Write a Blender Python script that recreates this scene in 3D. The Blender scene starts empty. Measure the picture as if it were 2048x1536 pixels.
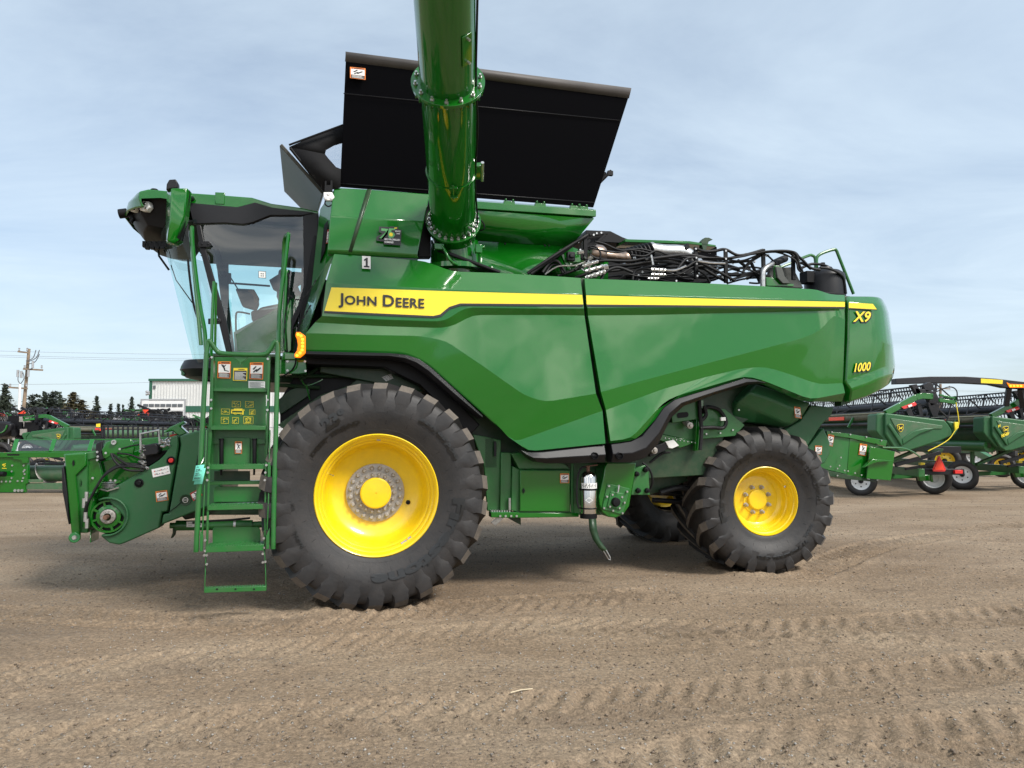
import bpy, bmesh, math, random
import numpy as np
from mathutils import Vector, Matrix, noise
random.seed(7)
R = math.radians
sc = bpy.context.scene
COL = sc.collection
# ---------------------------------------------------------------- camera, sky, sun, exposure
FPX = 1420.0
PITCH = math.atan((866 - 768) / FPX)
cam_d = bpy.data.cameras.new('camera'); cam = bpy.data.objects.new('camera', cam_d); COL.objects.link(cam)
cam.location = (0, 0, 1.6); cam.rotation_euler = (R(90) + PITCH, 0, 0)
cam_d.sensor_fit = 'HORIZONTAL'; cam_d.sensor_width = 36; cam_d.lens = 36 * FPX / 2048
cam_d.clip_start = .05; cam_d.clip_end = 6000
sc.camera = cam
SUN_EL, SUN_AZ = R(46), R(128)        # azimuth of the sun measured from +Y towards +X
w = bpy.data.worlds.new('World'); sc.world = w; w.use_nodes = True
nt = w.node_tree; nt.nodes.clear()
def N_(nt, t, **k):
    n = nt.nodes.new(t)
    for a, b in k.items():
        if a[0] == '_': setattr(n, a[1:], b)
        else: n.inputs[a.replace('__', ' ')].default_value = b
    return n
def ramp(nt, src, stops):
    r = nt.nodes.new('ShaderNodeValToRGB')
    e = r.color_ramp.elements
    while len(e) < len(stops): e.new(.5)
    for el, (p, c) in zip(e, stops):
        el.position = p; el.color = c if len(c) == 4 else (*c, 1)
    nt.links.new(src, r.inputs['Fac']); return r
out = N_(nt, 'ShaderNodeOutputWorld'); bg = N_(nt, 'ShaderNodeBackground', Strength=.10)
sky = N_(nt, 'ShaderNodeTexSky', _sky_type='NISHITA', _sun_disc=False, _sun_elevation=SUN_EL,
         _sun_rotation=SUN_AZ, _air_density=1.0, _dust_density=1.5, _ozone_density=1.6)
tc = N_(nt, 'ShaderNodeTexCoord')
sep = N_(nt, 'ShaderNodeSeparateXYZ'); nt.links.new(tc.outputs['Generated'], sep.inputs[0])
def math_(nt, op, a, b=None, clamp=False):
    m = nt.nodes.new('ShaderNodeMath'); m.operation = op; m.use_clamp = clamp
    for i, v in enumerate((a, b)):
        if v is None: continue
        if isinstance(v, (int, float)): m.inputs[i].default_value = v
        else: nt.links.new(v, m.inputs[i])
    return m.outputs[0]
zz = math_(nt, 'ADD', math_(nt, 'MAXIMUM', sep.outputs[2], 0.0), .10)
cx = math_(nt, 'DIVIDE', sep.outputs[0], zz); cy = math_(nt, 'DIVIDE', sep.outputs[1], zz)
cmb = N_(nt, 'ShaderNodeCombineXYZ'); nt.links.new(cx, cmb.inputs[0]); nt.links.new(cy, cmb.inputs[1])
mp = N_(nt, 'ShaderNodeMapping', Scale=(.55, 1.0, 1), Rotation=(0, 0, R(25))); nt.links.new(cmb.outputs[0], mp.inputs[0])
n1 = N_(nt, 'ShaderNodeTexNoise', Scale=1.1, Detail=8, Roughness=.62, Distortion=.5); nt.links.new(mp.outputs[0], n1.inputs['Vector'])
mask = ramp(nt, n1.outputs['Fac'], [(.30, (0, 0, 0)), (.72, (1, 1, 1))])
# more veil near the horizon
hz = math_(nt, 'SUBTRACT', 1.0, math_(nt, 'MULTIPLY', math_(nt, 'MAXIMUM', sep.outputs[2], 0.0), 2.1), True)
fac = math_(nt, 'ADD', math_(nt, 'MULTIPLY', mask.outputs['Color'], .42), math_(nt, 'ADD', .34, math_(nt, 'MULTIPLY', hz, .10)), True)
mx = N_(nt, 'ShaderNodeMix', _data_type='RGBA'); nt.links.new(fac, mx.inputs[0])
nt.links.new(sky.outputs[0], mx.inputs[6]); mx.inputs[7].default_value = (5.6, 6.6, 7.4, 1)
# brighter clouds added to the unseen sky behind the photographer, mirrored by the paint
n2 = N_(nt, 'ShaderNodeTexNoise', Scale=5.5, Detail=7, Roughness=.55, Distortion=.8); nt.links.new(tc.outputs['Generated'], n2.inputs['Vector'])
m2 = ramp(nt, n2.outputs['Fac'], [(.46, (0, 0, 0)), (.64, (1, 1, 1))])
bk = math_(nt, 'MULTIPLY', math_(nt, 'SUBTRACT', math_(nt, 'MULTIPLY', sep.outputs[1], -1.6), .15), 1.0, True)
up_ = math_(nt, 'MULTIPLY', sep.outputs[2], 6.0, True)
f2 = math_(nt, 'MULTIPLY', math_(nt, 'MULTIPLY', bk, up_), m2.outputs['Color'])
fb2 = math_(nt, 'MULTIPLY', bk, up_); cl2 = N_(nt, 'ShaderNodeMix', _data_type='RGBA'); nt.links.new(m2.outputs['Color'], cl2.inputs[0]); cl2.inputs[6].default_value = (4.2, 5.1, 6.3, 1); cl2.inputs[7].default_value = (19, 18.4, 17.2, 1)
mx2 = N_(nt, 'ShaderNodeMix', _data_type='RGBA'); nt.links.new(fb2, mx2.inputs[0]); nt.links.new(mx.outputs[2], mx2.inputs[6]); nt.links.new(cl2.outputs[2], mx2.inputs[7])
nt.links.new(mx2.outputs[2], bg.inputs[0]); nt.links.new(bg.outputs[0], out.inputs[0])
sun_d = bpy.data.lights.new('sun', 'SUN'); sun_d.energy = 2.9; sun_d.angle = R(17); sun_d.color = (1, .955, .89)
sun = bpy.data.objects.new('sun', sun_d); COL.objects.link(sun)
sd = Vector((math.sin(SUN_AZ) * math.cos(SUN_EL), math.cos(SUN_AZ) * math.cos(SUN_EL), math.sin(SUN_EL)))
sun.rotation_euler = sd.to_track_quat('Z', 'Y').to_euler()
sc.view_settings.view_transform = 'Standard'; sc.view_settings.look = 'None'
sc.view_settings.exposure = 0.6; sc.view_settings.gamma = 1
sc.cycles.max_bounces = 8; sc.cycles.transparent_max_bounces = 12

# ---------------------------------------------------------------- measuring helpers
CAM = Vector((0, 0, 1.6)); cp, sp = math.cos(PITCH), math.sin(PITCH)
def ray(px, py):
    u = (px - 1024) / FPX; v = (768 - py) / FPX
    return Vector((u, cp - v * sp, sp + v * cp))
def G(px, py, z=0.0):
    d = ray(px, py); return CAM + d * ((z - 1.6) / d.z)
def WY(px, py, Y):
    d = ray(px, py); return CAM + d * (Y / d.y)
PHI = R(14)
NV = Vector((math.sin(PHI), -math.cos(PHI), 0))
O = Vector((-1.27, 6.6, 0)) - NV * 1.95
M = Matrix.Translation(O) @ Matrix.Rotation(PHI, 4, 'Z'); MI = M.inverted()
MI3 = MI.to_3x3(); CL = MI @ CAM
def P(px, py, n):
    """point of the machine's own frame (x rearwards, -y to its left side, z up) on the upright plane n metres left of its centre line"""
    d = MI3 @ ray(px, py); return CL + d * ((-n - CL.y) / d.y)
def V(s, n, z): return Vector((s, -n, z))

# ---------------------------------------------------------------- materials
MAT = {}
def mat(name, col, rough=.5, metal=0, coat=0, spec=.5, bump=0, bscale=30, var=0, vscale=3, dirt=None, dirtamt=0, coatr=.05,
        emit=None, estr=0, vcol=None, alpha=1, trans=0, bdetail=4, vdetail=5, coatior=1.5):
    m = bpy.data.materials.new(name); m.use_nodes = True; nt = m.node_tree
    b = nt.nodes['Principled BSDF']
    b.inputs['Base Color'].default_value = (*col, 1); b.inputs['Roughness'].default_value = rough
    b.inputs['Metallic'].default_value = metal; b.inputs['Coat Weight'].default_value = coat
    b.inputs['Coat Roughness'].default_value = coatr; b.inputs['Specular IOR Level'].default_value = spec
    b.inputs['Coat IOR'].default_value = coatior; b.inputs['Alpha'].default_value = alpha; b.inputs['Transmission Weight'].default_value = trans
    tcn = N_(nt, 'ShaderNodeTexCoord')
    cur = None
    if var or vcol:
        n = N_(nt, 'ShaderNodeTexNoise', Scale=vscale, Detail=vdetail, Roughness=.6); nt.links.new(tcn.outputs['Object'], n.inputs['Vector'])
        c1 = [max(0, c * (1 - var)) for c in col]; c2 = vcol or [min(1, c * (1 + var)) for c in col]
        r = ramp(nt, n.outputs['Fac'], [(.35, c1), (.65, c2)]); cur = r.outputs['Color']
    if dirt:
        n = N_(nt, 'ShaderNodeTexNoise', Scale=vscale * 2.7, Detail=9, Roughness=.7); nt.links.new(tcn.outputs['Object'], n.inputs['Vector'])
        r = ramp(nt, n.outputs['Fac'], [(.5 - dirtamt * .4, (0, 0, 0)), (.78 - dirtamt * .3, (1, 1, 1))])
        x = N_(nt, 'ShaderNodeMix', _data_type='RGBA')
        f = math_(nt, 'MULTIPLY', r.outputs['Color'], min(1, dirtamt)); nt.links.new(f, x.inputs[0])
        if cur: nt.links.new(cur, x.inputs[6])
        else: x.inputs[6].default_value = (*col, 1)
        x.inputs[7].default_value = (*dirt, 1); cur = x.outputs[2]
    if cur: nt.links.new(cur, b.inputs['Base Color'])
    if bump:
        n = N_(nt, 'ShaderNodeTexNoise', Scale=bscale, Detail=bdetail, Roughness=.6); nt.links.new(tcn.outputs['Object'], n.inputs['Vector'])
        bp = N_(nt, 'ShaderNodeBump', Strength=1.0, Distance=bump); nt.links.new(n.outputs['Fac'], bp.inputs['Height'])
        nt.links.new(bp.outputs[0], b.inputs['Normal'])
        if coat: nt.links.new(bp.outputs[0], b.inputs['Coat Normal'])
    if emit:
        b.inputs['Emission Color'].default_value = (*emit, 1); b.inputs['Emission Strength'].default_value = estr
    MAT[name] = m; return m
DUST = (.16, .12, .085)
mat('green', (.0035, .120, .006), .30, coat=1, bump=.0045, bscale=1.5, bdetail=2, spec=.12, coatior=1.64, dirt=(.03, .12, .03), dirtamt=.06)
mat('green_flat', (.008, .130, .018), .42, coat=.3, coatr=.2, bump=.0006, bscale=40, dirt=(.08, .10, .06), dirtamt=.32)
mat('green_plastic', (.014, .100, .030), .47, spec=.5, bump=.0004, bscale=120, dirt=(.08, .10, .07), dirtamt=.25)
mat('badge_green', (.10, .36, .12), .4)
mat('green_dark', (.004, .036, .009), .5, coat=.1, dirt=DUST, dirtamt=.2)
mat('black_trim', (.009, .009, .011), .42, spec=.35, bump=.0003, bscale=200)
mat('black', (.004, .004, .005), .5, spec=.25)
mat('panel_black', (.002, .002, .003), .6, spec=.04)
mat('seal_grey', (.075, .068, .064), .6, var=.2)
mat('fabric', (.009, .009, .010), .8, spec=.2, bump=.003, bscale=9)
mat('wire_grey', (.10, .10, .11), .6)
mat('cover_grey', (.055, .058, .052), .5, var=.15, vscale=2)
mat('rubber', (.014, .0138, .0148), .58, dirt=(.050, .042, .037), dirtamt=.36, vscale=2.5, bump=.002, bscale=25)
mat('rubber_text', (.004, .004, .004), .3, spec=.7)
mat('tread_dust', (.14, .118, .096), .85, dirt=(.035, .032, .030), dirtamt=.45, vscale=8, bump=.003, bscale=60)
mat('yellow', (.84, .575, .004), .38, coat=.5, coatr=.12, dirt=(.35, .24, .05), dirtamt=.22, vscale=4)
mat('decal_yellow', (.88, .68, .02), .4, coat=.5)
mat('decal_black', (.02, .02, .022), .4)
mat('decal_white', (.78, .78, .76), .45)
mat('decal_orange', (.78, .20, .02), .45)
mat('decal_red', (.6, .02, .02), .45)
mat('decal_grey', (.20, .21, .24), .5)
mat('steel', (.55, .55, .54), .32, metal=.9, var=.15, vscale=20)
mat('steel_dull', (.42, .40, .37), .5, metal=.35, dirt=(.12, .08, .05), dirtamt=.4, vscale=18)
mat('rusty', (.16, .085, .055), .7, metal=.3, var=.3, vscale=15)
mat('chrome', (.62, .60, .58), .12, metal=1)
mat('heat_steel', (.42, .34, .28), .3, metal=.9, dirt=(.16, .07, .03), dirtamt=.5, vscale=8)
mat('hose', (.010, .010, .011), .55, spec=.3, var=.3, vscale=10)
mat('amber', (.8, .16, .0), .4, emit=(1, .22, .0), estr=.75)
mat('amber_core', (1, .5, .05), .3, emit=(1, .36, .01), estr=1.7)
mat('red_lens', (.7, .02, .02), .25, coat=1)
mat('red_orange', (.85, .06, .02), .4)
mat('mint_paper', (.16, .62, .48), .8)
mat('mirror_glass', (.5, .5, .5), .03, metal=1)
mat('seat_dark', (.03, .028, .027), .8)
mat('seat_brown', (.16, .075, .04), .7)
mat('white_paint', (.74, .75, .75), .4, coat=.3, dirt=(.4, .36, .3), dirtamt=.15)
def glassmat(name, tint, refl, rough=.0, k=1.0, cap=1.0):
    m = bpy.data.materials.new(name); m.use_nodes = True; nt = m.node_tree; nt.nodes.clear()
    o = N_(nt, 'ShaderNodeOutputMaterial'); t = N_(nt, 'ShaderNodeBsdfTransparent', Color=(*tint, 1))
    g = N_(nt, 'ShaderNodeBsdfGlossy', Roughness=rough); fr = N_(nt, 'ShaderNodeFresnel', IOR=1.55)
    mx = N_(nt, 'ShaderNodeMixShader')
    nt.links.new(math_(nt, 'MINIMUM', math_(nt, 'ADD', math_(nt, 'MULTIPLY', fr.outputs[0], k), refl), cap), mx.inputs[0])
    nt.links.new(t.outputs[0], mx.inputs[1]); nt.links.new(g.outputs[0], mx.inputs[2]); nt.links.new(mx.outputs[0], o.inputs[0])
    MAT[name] = m
glassmat('glass', (.80, .985, .97), .075)
glassmat('windshield_glass', (.84, .985, .97), .02, k=.6, cap=.22)
glassmat('vinyl', (.75, .78, .82), .10, .15)
glassmat('polycarb', (.70, .73, .77), .03, .05, k=.5, cap=.16)

# ---------------------------------------------------------------- mesh helpers
FR = {}
def cr(pts, sub=6):
    """Catmull-Rom through the points"""
    out = []; n = len(pts)
    for i in range(n - 1):
        p0 = pts[max(i - 1, 0)]; p1 = pts[i]; p2 = pts[i + 1]; p3 = pts[min(i + 2, n - 1)]
        for k in range(sub):
            t = k / sub; t2 = t * t; t3 = t2 * t
            out.append(.5 * ((2 * p1) + (p2 - p0) * t + (2 * p0 - 5 * p1 + 4 * p2 - p3) * t2 + (3 * p1 - p0 - 3 * p2 + p3) * t3))
    out.append(pts[-1].copy()); return out
class MB:
    def __init__(s): s.v = []; s.f = []; s.m = []; s.p = []
    def add(s, vs, fs, m=0):
        b = len(s.v); s.p.append((b, len(s.f))); s.v += [Vector(v) for v in vs]
        for f in fs: s.f.append([b + i for i in f]); s.m.append(m)
        return s
    def poly(s, pts, m=0): return s.add(pts, [list(range(len(pts)))], m)
    def prism(s, pts, d, m=0, front=True):
        n = len(pts); d = Vector(d); vs = list(pts) + [Vector(p) + d for p in pts]
        fs = [list(range(n))] + [[n + i for i in range(n)][::-1]] + [[i, (i + 1) % n, n + (i + 1) % n, n + i] for i in range(n)]
        return s.add(vs, fs, m)
    def box(s, a, b, m=0, mtx=None):
        x0, y0, z0 = [min(a[i], b[i]) for i in range(3)]; x1, y1, z1 = [max(a[i], b[i]) for i in range(3)]
        vs = [Vector(p) for p in ((x0, y0, z0), (x1, y0, z0), (x1, y1, z0), (x0, y1, z0), (x0, y0, z1), (x1, y0, z1), (x1, y1, z1), (x0, y1, z1))]
        if mtx: vs = [mtx @ v for v in vs]
        return s.add(vs, [[3, 2, 1, 0], [4, 5, 6, 7], [0, 1, 5, 4], [1, 2, 6, 5], [2, 3, 7, 6], [3, 0, 4, 7]], m)
    def beam(s, a, b, w, h, m=0, up=Vector((0, 0, 1))):
        a = Vector(a); b = Vector(b); d = (b - a).normalized(); x = d.cross(up)
        if x.length < 1e-4: x = d.cross(Vector((0, 1, 0)))
        x.normalize(); y = x.cross(d)
        vs = [p + x * (w / 2 * i) + y * (h / 2 * j) for p in (a, b) for i, j in ((-1, -1), (1, -1), (1, 1), (-1, 1))]
        return s.add(vs, [[3, 2, 1, 0], [4, 5, 6, 7], [0, 1, 5, 4], [1, 2, 6, 5], [2, 3, 7, 6], [3, 0, 4, 7]], m)
    def tube(s, path, r, seg=8, m=0, sub=0, caps=True):
        path = [Vector(p) for p in path]
        if sub: path = cr(path, sub)
        n = len(path); t0 = (path[1] - path[0]).normalized()
        x = t0.orthogonal().normalized(); vs = []
        for i, p in enumerate(path):
            t = (path[min(i + 1, n - 1)] - path[max(i - 1, 0)]).normalized()
            x = (x - t * x.dot(t)); x = x.normalized() if x.length > 1e-5 else t.orthogonal().normalized()
            y = t.cross(x); rr = r[i] if isinstance(r, (list, tuple)) else r
            vs += [p + (x * math.cos(2 * math.pi * k / seg) + y * math.sin(2 * math.pi * k / seg)) * rr for k in range(seg)]
        fs = [[i * seg + k, i * seg + (k + 1) % seg, (i + 1) * seg + (k + 1) % seg, (i + 1) * seg + k] for i in range(n - 1) for k in range(seg)]
        if caps: fs += [list(range(seg))[::-1], [(n - 1) * seg + k for k in range(seg)]]
        return s.add(vs, fs, m)
    def cyl(s, a, b, r, seg=16, m=0, r2=None):
        return s.tube([a, b], [r, r if r2 is None else r2], seg, m)
    def lathe(s, c, ax, prof, seg=32, m=0, close=False):
        """prof = (radius, offset along ax)"""
        c = Vector(c); ax = Vector(ax).normalized(); x = ax.orthogonal().normalized(); y = ax.cross(x); vs = []; n = len(prof)
        for k in range(seg):
            a = 2 * math.pi * k / seg; d = x * math.cos(a) + y * math.sin(a)
            vs += [c + d * r + ax * h for r, h in prof]
        fs = []
        for k in range(seg):
            k2 = (k + 1) % seg
            for i in range(n - 1): fs.append([k * n + i, k2 * n + i, k2 * n + i + 1, k * n + i + 1])
            if close: fs.append([k * n + n - 1, k2 * n + n - 1, k2 * n, k * n])
        return s.add(vs, fs, m)
    def bolt(s, p, d, r=.012, h=.012, m=0, seg=6):
        p = Vector(p); d = Vector(d).normalized(); return s.cyl(p, p + d * h, r, seg, m)
    def strip(s, A, B, m=0):
        n = len(A); return s.add(list(A) + list(B), [[i, i + 1, n + i + 1, n + i] for i in range(n - 1)], m)
    def build(s, name, parent=None, mats=('green',), bevel=0, smooth=35, solid=0, bseg=2, weld=False, blim=28):
        me = bpy.data.meshes.new(name); inv = FR.get(parent.name) if parent else None
        vs = [inv @ v for v in s.v] if inv is not None else s.v
        me.from_pydata([tuple(v) for v in vs], [], s.f)
        for m in mats: me.materials.append(MAT[m])
        me.polygons.foreach_set('material_index', s.m)
        if weld or True:
            bm = bmesh.new(); bm.from_mesh(me)
            if weld: bmesh.ops.remove_doubles(bm, verts=bm.verts, dist=1e-4)
            bmesh.ops.recalc_face_normals(bm, faces=bm.faces); bm.to_mesh(me); bm.free()
        me.polygons.foreach_set('use_smooth', [True] * len(me.polygons))
        me.update(); me.set_sharp_from_angle(angle=R(smooth))
        o = bpy.data.objects.new(name, me); COL.objects.link(o)
        if parent: o.parent = parent; FR[o.name] = FR.get(parent.name)
        if solid: d = o.modifiers.new('solid', 'SOLIDIFY'); d.thickness = solid; d.offset = -1
        if bevel:
            d = o.modifiers.new('bevel', 'BEVEL'); d.width = bevel; d.segments = bseg; d.limit_method = 'ANGLE'; d.angle_limit = R(blim)
        return o
def each(mb, name, parent, mats, per=1, **k):
    """one object for every piece (or every run of `per` pieces) in the builder"""
    ps = mb.p[::per] + [(len(mb.v), len(mb.f))]; out = []
    for (v0, f0), (v1, f1) in zip(ps[:-1], ps[1:]):
        m = MB(); m.v = mb.v[v0:v1]; m.f = [[i - v0 for i in f] for f in mb.f[f0:f1]]; m.m = mb.m[f0:f1]; out.append(m.build(name, parent, mats, **k))
    return out
def tag(o, label=None, cat=None, group=None, kind=None):
    for k, v in (('label', label), ('category', cat), ('group', group), ('kind', kind)):
        if v: o[k] = v
    return o
def thing(name, label, cat, loc=(0, 0, 0), rotz=0, group=None, local=False):
    o = bpy.data.objects.new(name, None); COL.objects.link(o); o.location = loc; o.rotation_euler = (0, 0, rotz)
    o.empty_display_size = .2
    tag(o, label, cat, group)
    if not local: FR[o.name] = (Matrix.Translation(Vector(loc)) @ Matrix.Rotation(rotz, 4, 'Z')).inverted()
    return o
def part_empty(name, parent, loc=(0, 0, 0)):
    o = bpy.data.objects.new(name, None); COL.objects.link(o); o.parent = parent; o.location = loc; o.empty_display_size = .1; return o
def copy_tree(o, parent=None):
    c = o.copy(); COL.objects.link(c); c.parent = parent
    for ch in list(o.children): copy_tree(ch, c)
    return c
_txt = {}
def text2d(s, bold=0.0, space=1.0):
    """outline of the writing with the built-in font: verts scaled to height 1 of a capital, faces, width"""
    key = (s, bold, space)
    if key in _txt: return _txt[key]
    cu = bpy.data.curves.new('t', 'FONT'); cu.body = s; cu.size = 1; cu.offset = bold; cu.space_character = space
    cu.resolution_u = 3; cu.fill_mode = 'FRONT'
    ob = bpy.data.objects.new('t', cu); COL.objects.link(ob); bpy.context.view_layer.update()
    me = bpy.data.meshes.new_from_object(ob.evaluated_get(bpy.context.evaluated_depsgraph_get()))
    vs = [(v.co.x, v.co.y) for v in me.vertices]; fs = [list(p.vertices) for p in me.polygons]
    bpy.data.objects.remove(ob); bpy.data.curves.remove(cu); bpy.data.meshes.remove(me)
    k = 1 / .72; vs = [(x * k, y * k) for x, y in vs]; wd = max(v[0] for v in vs)
    _txt[key] = (vs, fs, wd); return _txt[key]
def bil(q, u, v):
    """q = top-left, top-right, bottom-right, bottom-left; u to the right, v upwards"""
    a, b, c, d = q; return (a * (1 - u) + b * u) * v + (d * (1 - u) + c * u) * (1 - v)
def text_on(mb, q, s, u0, v0, h, m, aspect, bold=0.0, fitw=None, shear=0, lift=None, space=1.0):
    """writing on quad q (aspect = its width / height); h = cap height in v, fitw = width in u"""
    vs, fs, wd = text2d(s, bold, space); k = (fitw / wd) if fitw else h / aspect
    nn = ((q[1] - q[0]).cross(q[3] - q[0])).normalized()
    if nn.y > 0: nn = -nn
    L = nn * (lift if lift is not None else .003)
    mb.add([bil(q, u0 + (x + shear * y) * k, v0 + y * h) + L for x, y in vs], fs, m)
def plate(parent, name, q, layers, mats, lift=.0025, label=None):
    """flat label: layers = (polygon in uv, material index, level)"""
    mb = MB(); nn = ((q[1] - q[0]).cross(q[3] - q[0])).normalized()
    if nn.y > 0: nn = -nn
    for pts, m, lv in layers: mb.poly([bil(q, u, v) + nn * (lift + .0012 * lv) for u, v in pts], m)
    for u in (0,):
        pass
    o = mb.build(name, parent, mats)
    if label: o['label'] = label
    return o
def rect(u0, v0, u1, v1): return [(u0, v0), (u1, v0), (u1, v1), (u0, v1)]
PICT = {
 'fall': [[(.25, .80), (.33, .84), (.45, .68), (.42, .62)], [(.40, .70), (.62, .82), (.64, .78), (.46, .62)], [(.40, .70), (.50, .70), (.60, .52), (.50, .46)], [(.50, .50), (.85, .44), (.85, .40), (.50, .44)], rect(.38, .72, .46, .80)],
 'hand': [[(.2, .6), (.45, .8), (.5, .74), (.3, .55)], [(.4, .5), (.8, .72), (.82, .64), (.5, .42)], [(.25, .45), (.5, .62), (.55, .56), (.3, .38)]],
 'man': [[(.3, .8), (.45, .82), (.6, .55), (.5, .5)], [(.45, .6), (.75, .75), (.78, .7), (.52, .52)], [(.4, .55), (.55, .55), (.42, .38), (.34, .4)], [(.5, .55), (.6, .55), (.75, .4), (.68, .38)]],
}
def warning(parent, px4, n, kind='man', border='decal_orange', name='warning_decal'):
    q = [P(x, y, n) if len(px4[0]) == 2 else None for x, y in px4]
    warning_q(parent, q, kind, border, name)
def warning_q(parent, q, kind='man', border='decal_orange', name='warning_decal'):
    L = [(rect(0, 0, 1, 1), 0, 0), (rect(.06, .33, .94, .84), 1, 1), (rect(.06, .04, .94, .31), 2, 1)]
    L += [(p, 2, 2) for p in PICT[kind]]
    L += [([(.1, .88), (.2, .88), (.15, .96)], 2, 1), (rect(.25, .885, .9, .95), 2, 1)]
    for i in range(4): L.append((rect(.12, .07 + i * .06, .88 - .13 * (i % 2), .095 + i * .06), 1, 2))
    plate(parent, name, q, L, (border, 'decal_white', 'decal_black'))
# ================================================================ THE COMBINE HARVESTER
comb = thing('combine_harvester', 'huge green combine harvester with yellow wheels and open black tank lids', 'combine harvester', O, PHI, local=True)
def PP(n, *pts): return [P(x, y, n) for x, y in pts]
def PN(*pts): return [P(x, y, n) for x, y, n in pts]
def polyprism(name, pts, n, depth, m='green', bevel=.012, parent=None, smooth=35):
    mb = MB(); mb.prism(PP(n, *pts) if len(pts[0]) == 2 else PN(*pts), (0, depth, 0))
    return mb.build(name, parent or comb, (m,), bevel, smooth)
def rnd_row(r, d=16):
    out = [r[0]]
    for p, q, s in zip(r[:-2], r[1:-1], r[2:]):
        def to(a, b):
            L_ = math.hypot(b[0] - a[0], b[1] - a[1]); t = min(d / max(L_, 1e-6), .42); return tuple(a[i] + (b[i] - a[i]) * t for i in range(3))
        u, v = to(q, p), to(q, s); out += [u, tuple(.25 * u[i] + .5 * q[i] + .25 * v[i] for i in range(3)), v]
    return out + [r[-1]]
def relief(name, rows, rim=.05, mat_='green', bevel=.010):
    """sheet-metal panel: rows of (px, py, n) with equal counts, top to bottom; folded rim behind"""
    mb = MB(); R_ = [PN(*rnd_row(r)) for r in rows]
    for a, b in zip(R_[:-1], R_[1:]): mb.strip(a, b)
    loop = R_[0] + [r[-1] for r in R_[1:-1]] + R_[-1][::-1] + [r[0] for r in R_[1:-1]][::-1]
    back = [p + Vector((0, rim, 0)) for p in loop]; k = len(loop)
    mb.add(loop + back, [[i, (i + 1) % k, k + (i + 1) % k, k + i] for i in range(k)])
    return mb.build(name, comb, (mat_,), bevel, 9, weld=True, bseg=2, blim=9)
# ---- inner structure seen through the wheel arches
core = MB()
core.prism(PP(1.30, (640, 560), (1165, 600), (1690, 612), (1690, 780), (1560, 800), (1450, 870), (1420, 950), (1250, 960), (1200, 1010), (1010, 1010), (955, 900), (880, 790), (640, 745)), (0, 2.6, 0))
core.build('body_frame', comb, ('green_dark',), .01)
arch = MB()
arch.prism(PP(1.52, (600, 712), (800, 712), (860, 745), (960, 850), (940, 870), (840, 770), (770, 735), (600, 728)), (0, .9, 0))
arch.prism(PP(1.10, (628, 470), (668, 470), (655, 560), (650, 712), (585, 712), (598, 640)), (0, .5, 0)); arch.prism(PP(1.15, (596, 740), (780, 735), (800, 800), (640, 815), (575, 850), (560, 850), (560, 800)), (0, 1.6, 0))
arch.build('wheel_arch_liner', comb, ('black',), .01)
# ---- side panels with their real folds
N0, N1, NC = 1.60, 1.735, 1.80
rows = [
 [(668, 508, 1.60), (770, 515, 1.60), (850, 522, 1.60), (905, 543, 1.63), (1000, 546, 1.63), (1080, 551, 1.63), (1120, 553, 1.63), (1161, 556, 1.63)],
 [(652, 566, 1.735), (760, 572, 1.735), (850, 576, 1.735), (905, 579, 1.735), (1000, 583, 1.735), (1080, 586, 1.735), (1125, 587, 1.735), (1165, 588, 1.735)],
 [(644, 632, 1.742), (760, 639, 1.742), (880, 643, 1.742), (898, 637, 1.742), (930, 615, 1.742), (1060, 617, 1.742), (1120, 617, 1.742), (1168, 617, 1.742)],
 [(630, 645, 1.70), (760, 652, 1.70), (885, 656, 1.70), (910, 650, 1.70), (945, 630, 1.70), (1060, 630, 1.70), (1120, 630, 1.70), (1169, 631, 1.70)],
 [(612, 666, 1.715), (740, 670, 1.713), (842, 672, 1.713), (892, 682, 1.722), (975, 738, 1.767), (1050, 791, 1.801), (1091, 804, 1.809), (1192, 787, 1.799)],
 [(609, 699, 1.698), (740, 701, 1.698), (812, 704, 1.697), (855, 724, 1.695), (920, 782, 1.705), (990, 845, 1.715), (1026, 885, 1.735), (1205, 822, 1.780)],
 [(609, 703, 1.690), (740, 705, 1.690), (812, 708, 1.690), (855, 728, 1.688), (920, 786, 1.700), (992, 850, 1.710), (1056, 903, 1.755), (1211, 887, 1.830)],
]
relief('front_side_panel', rows)
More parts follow.
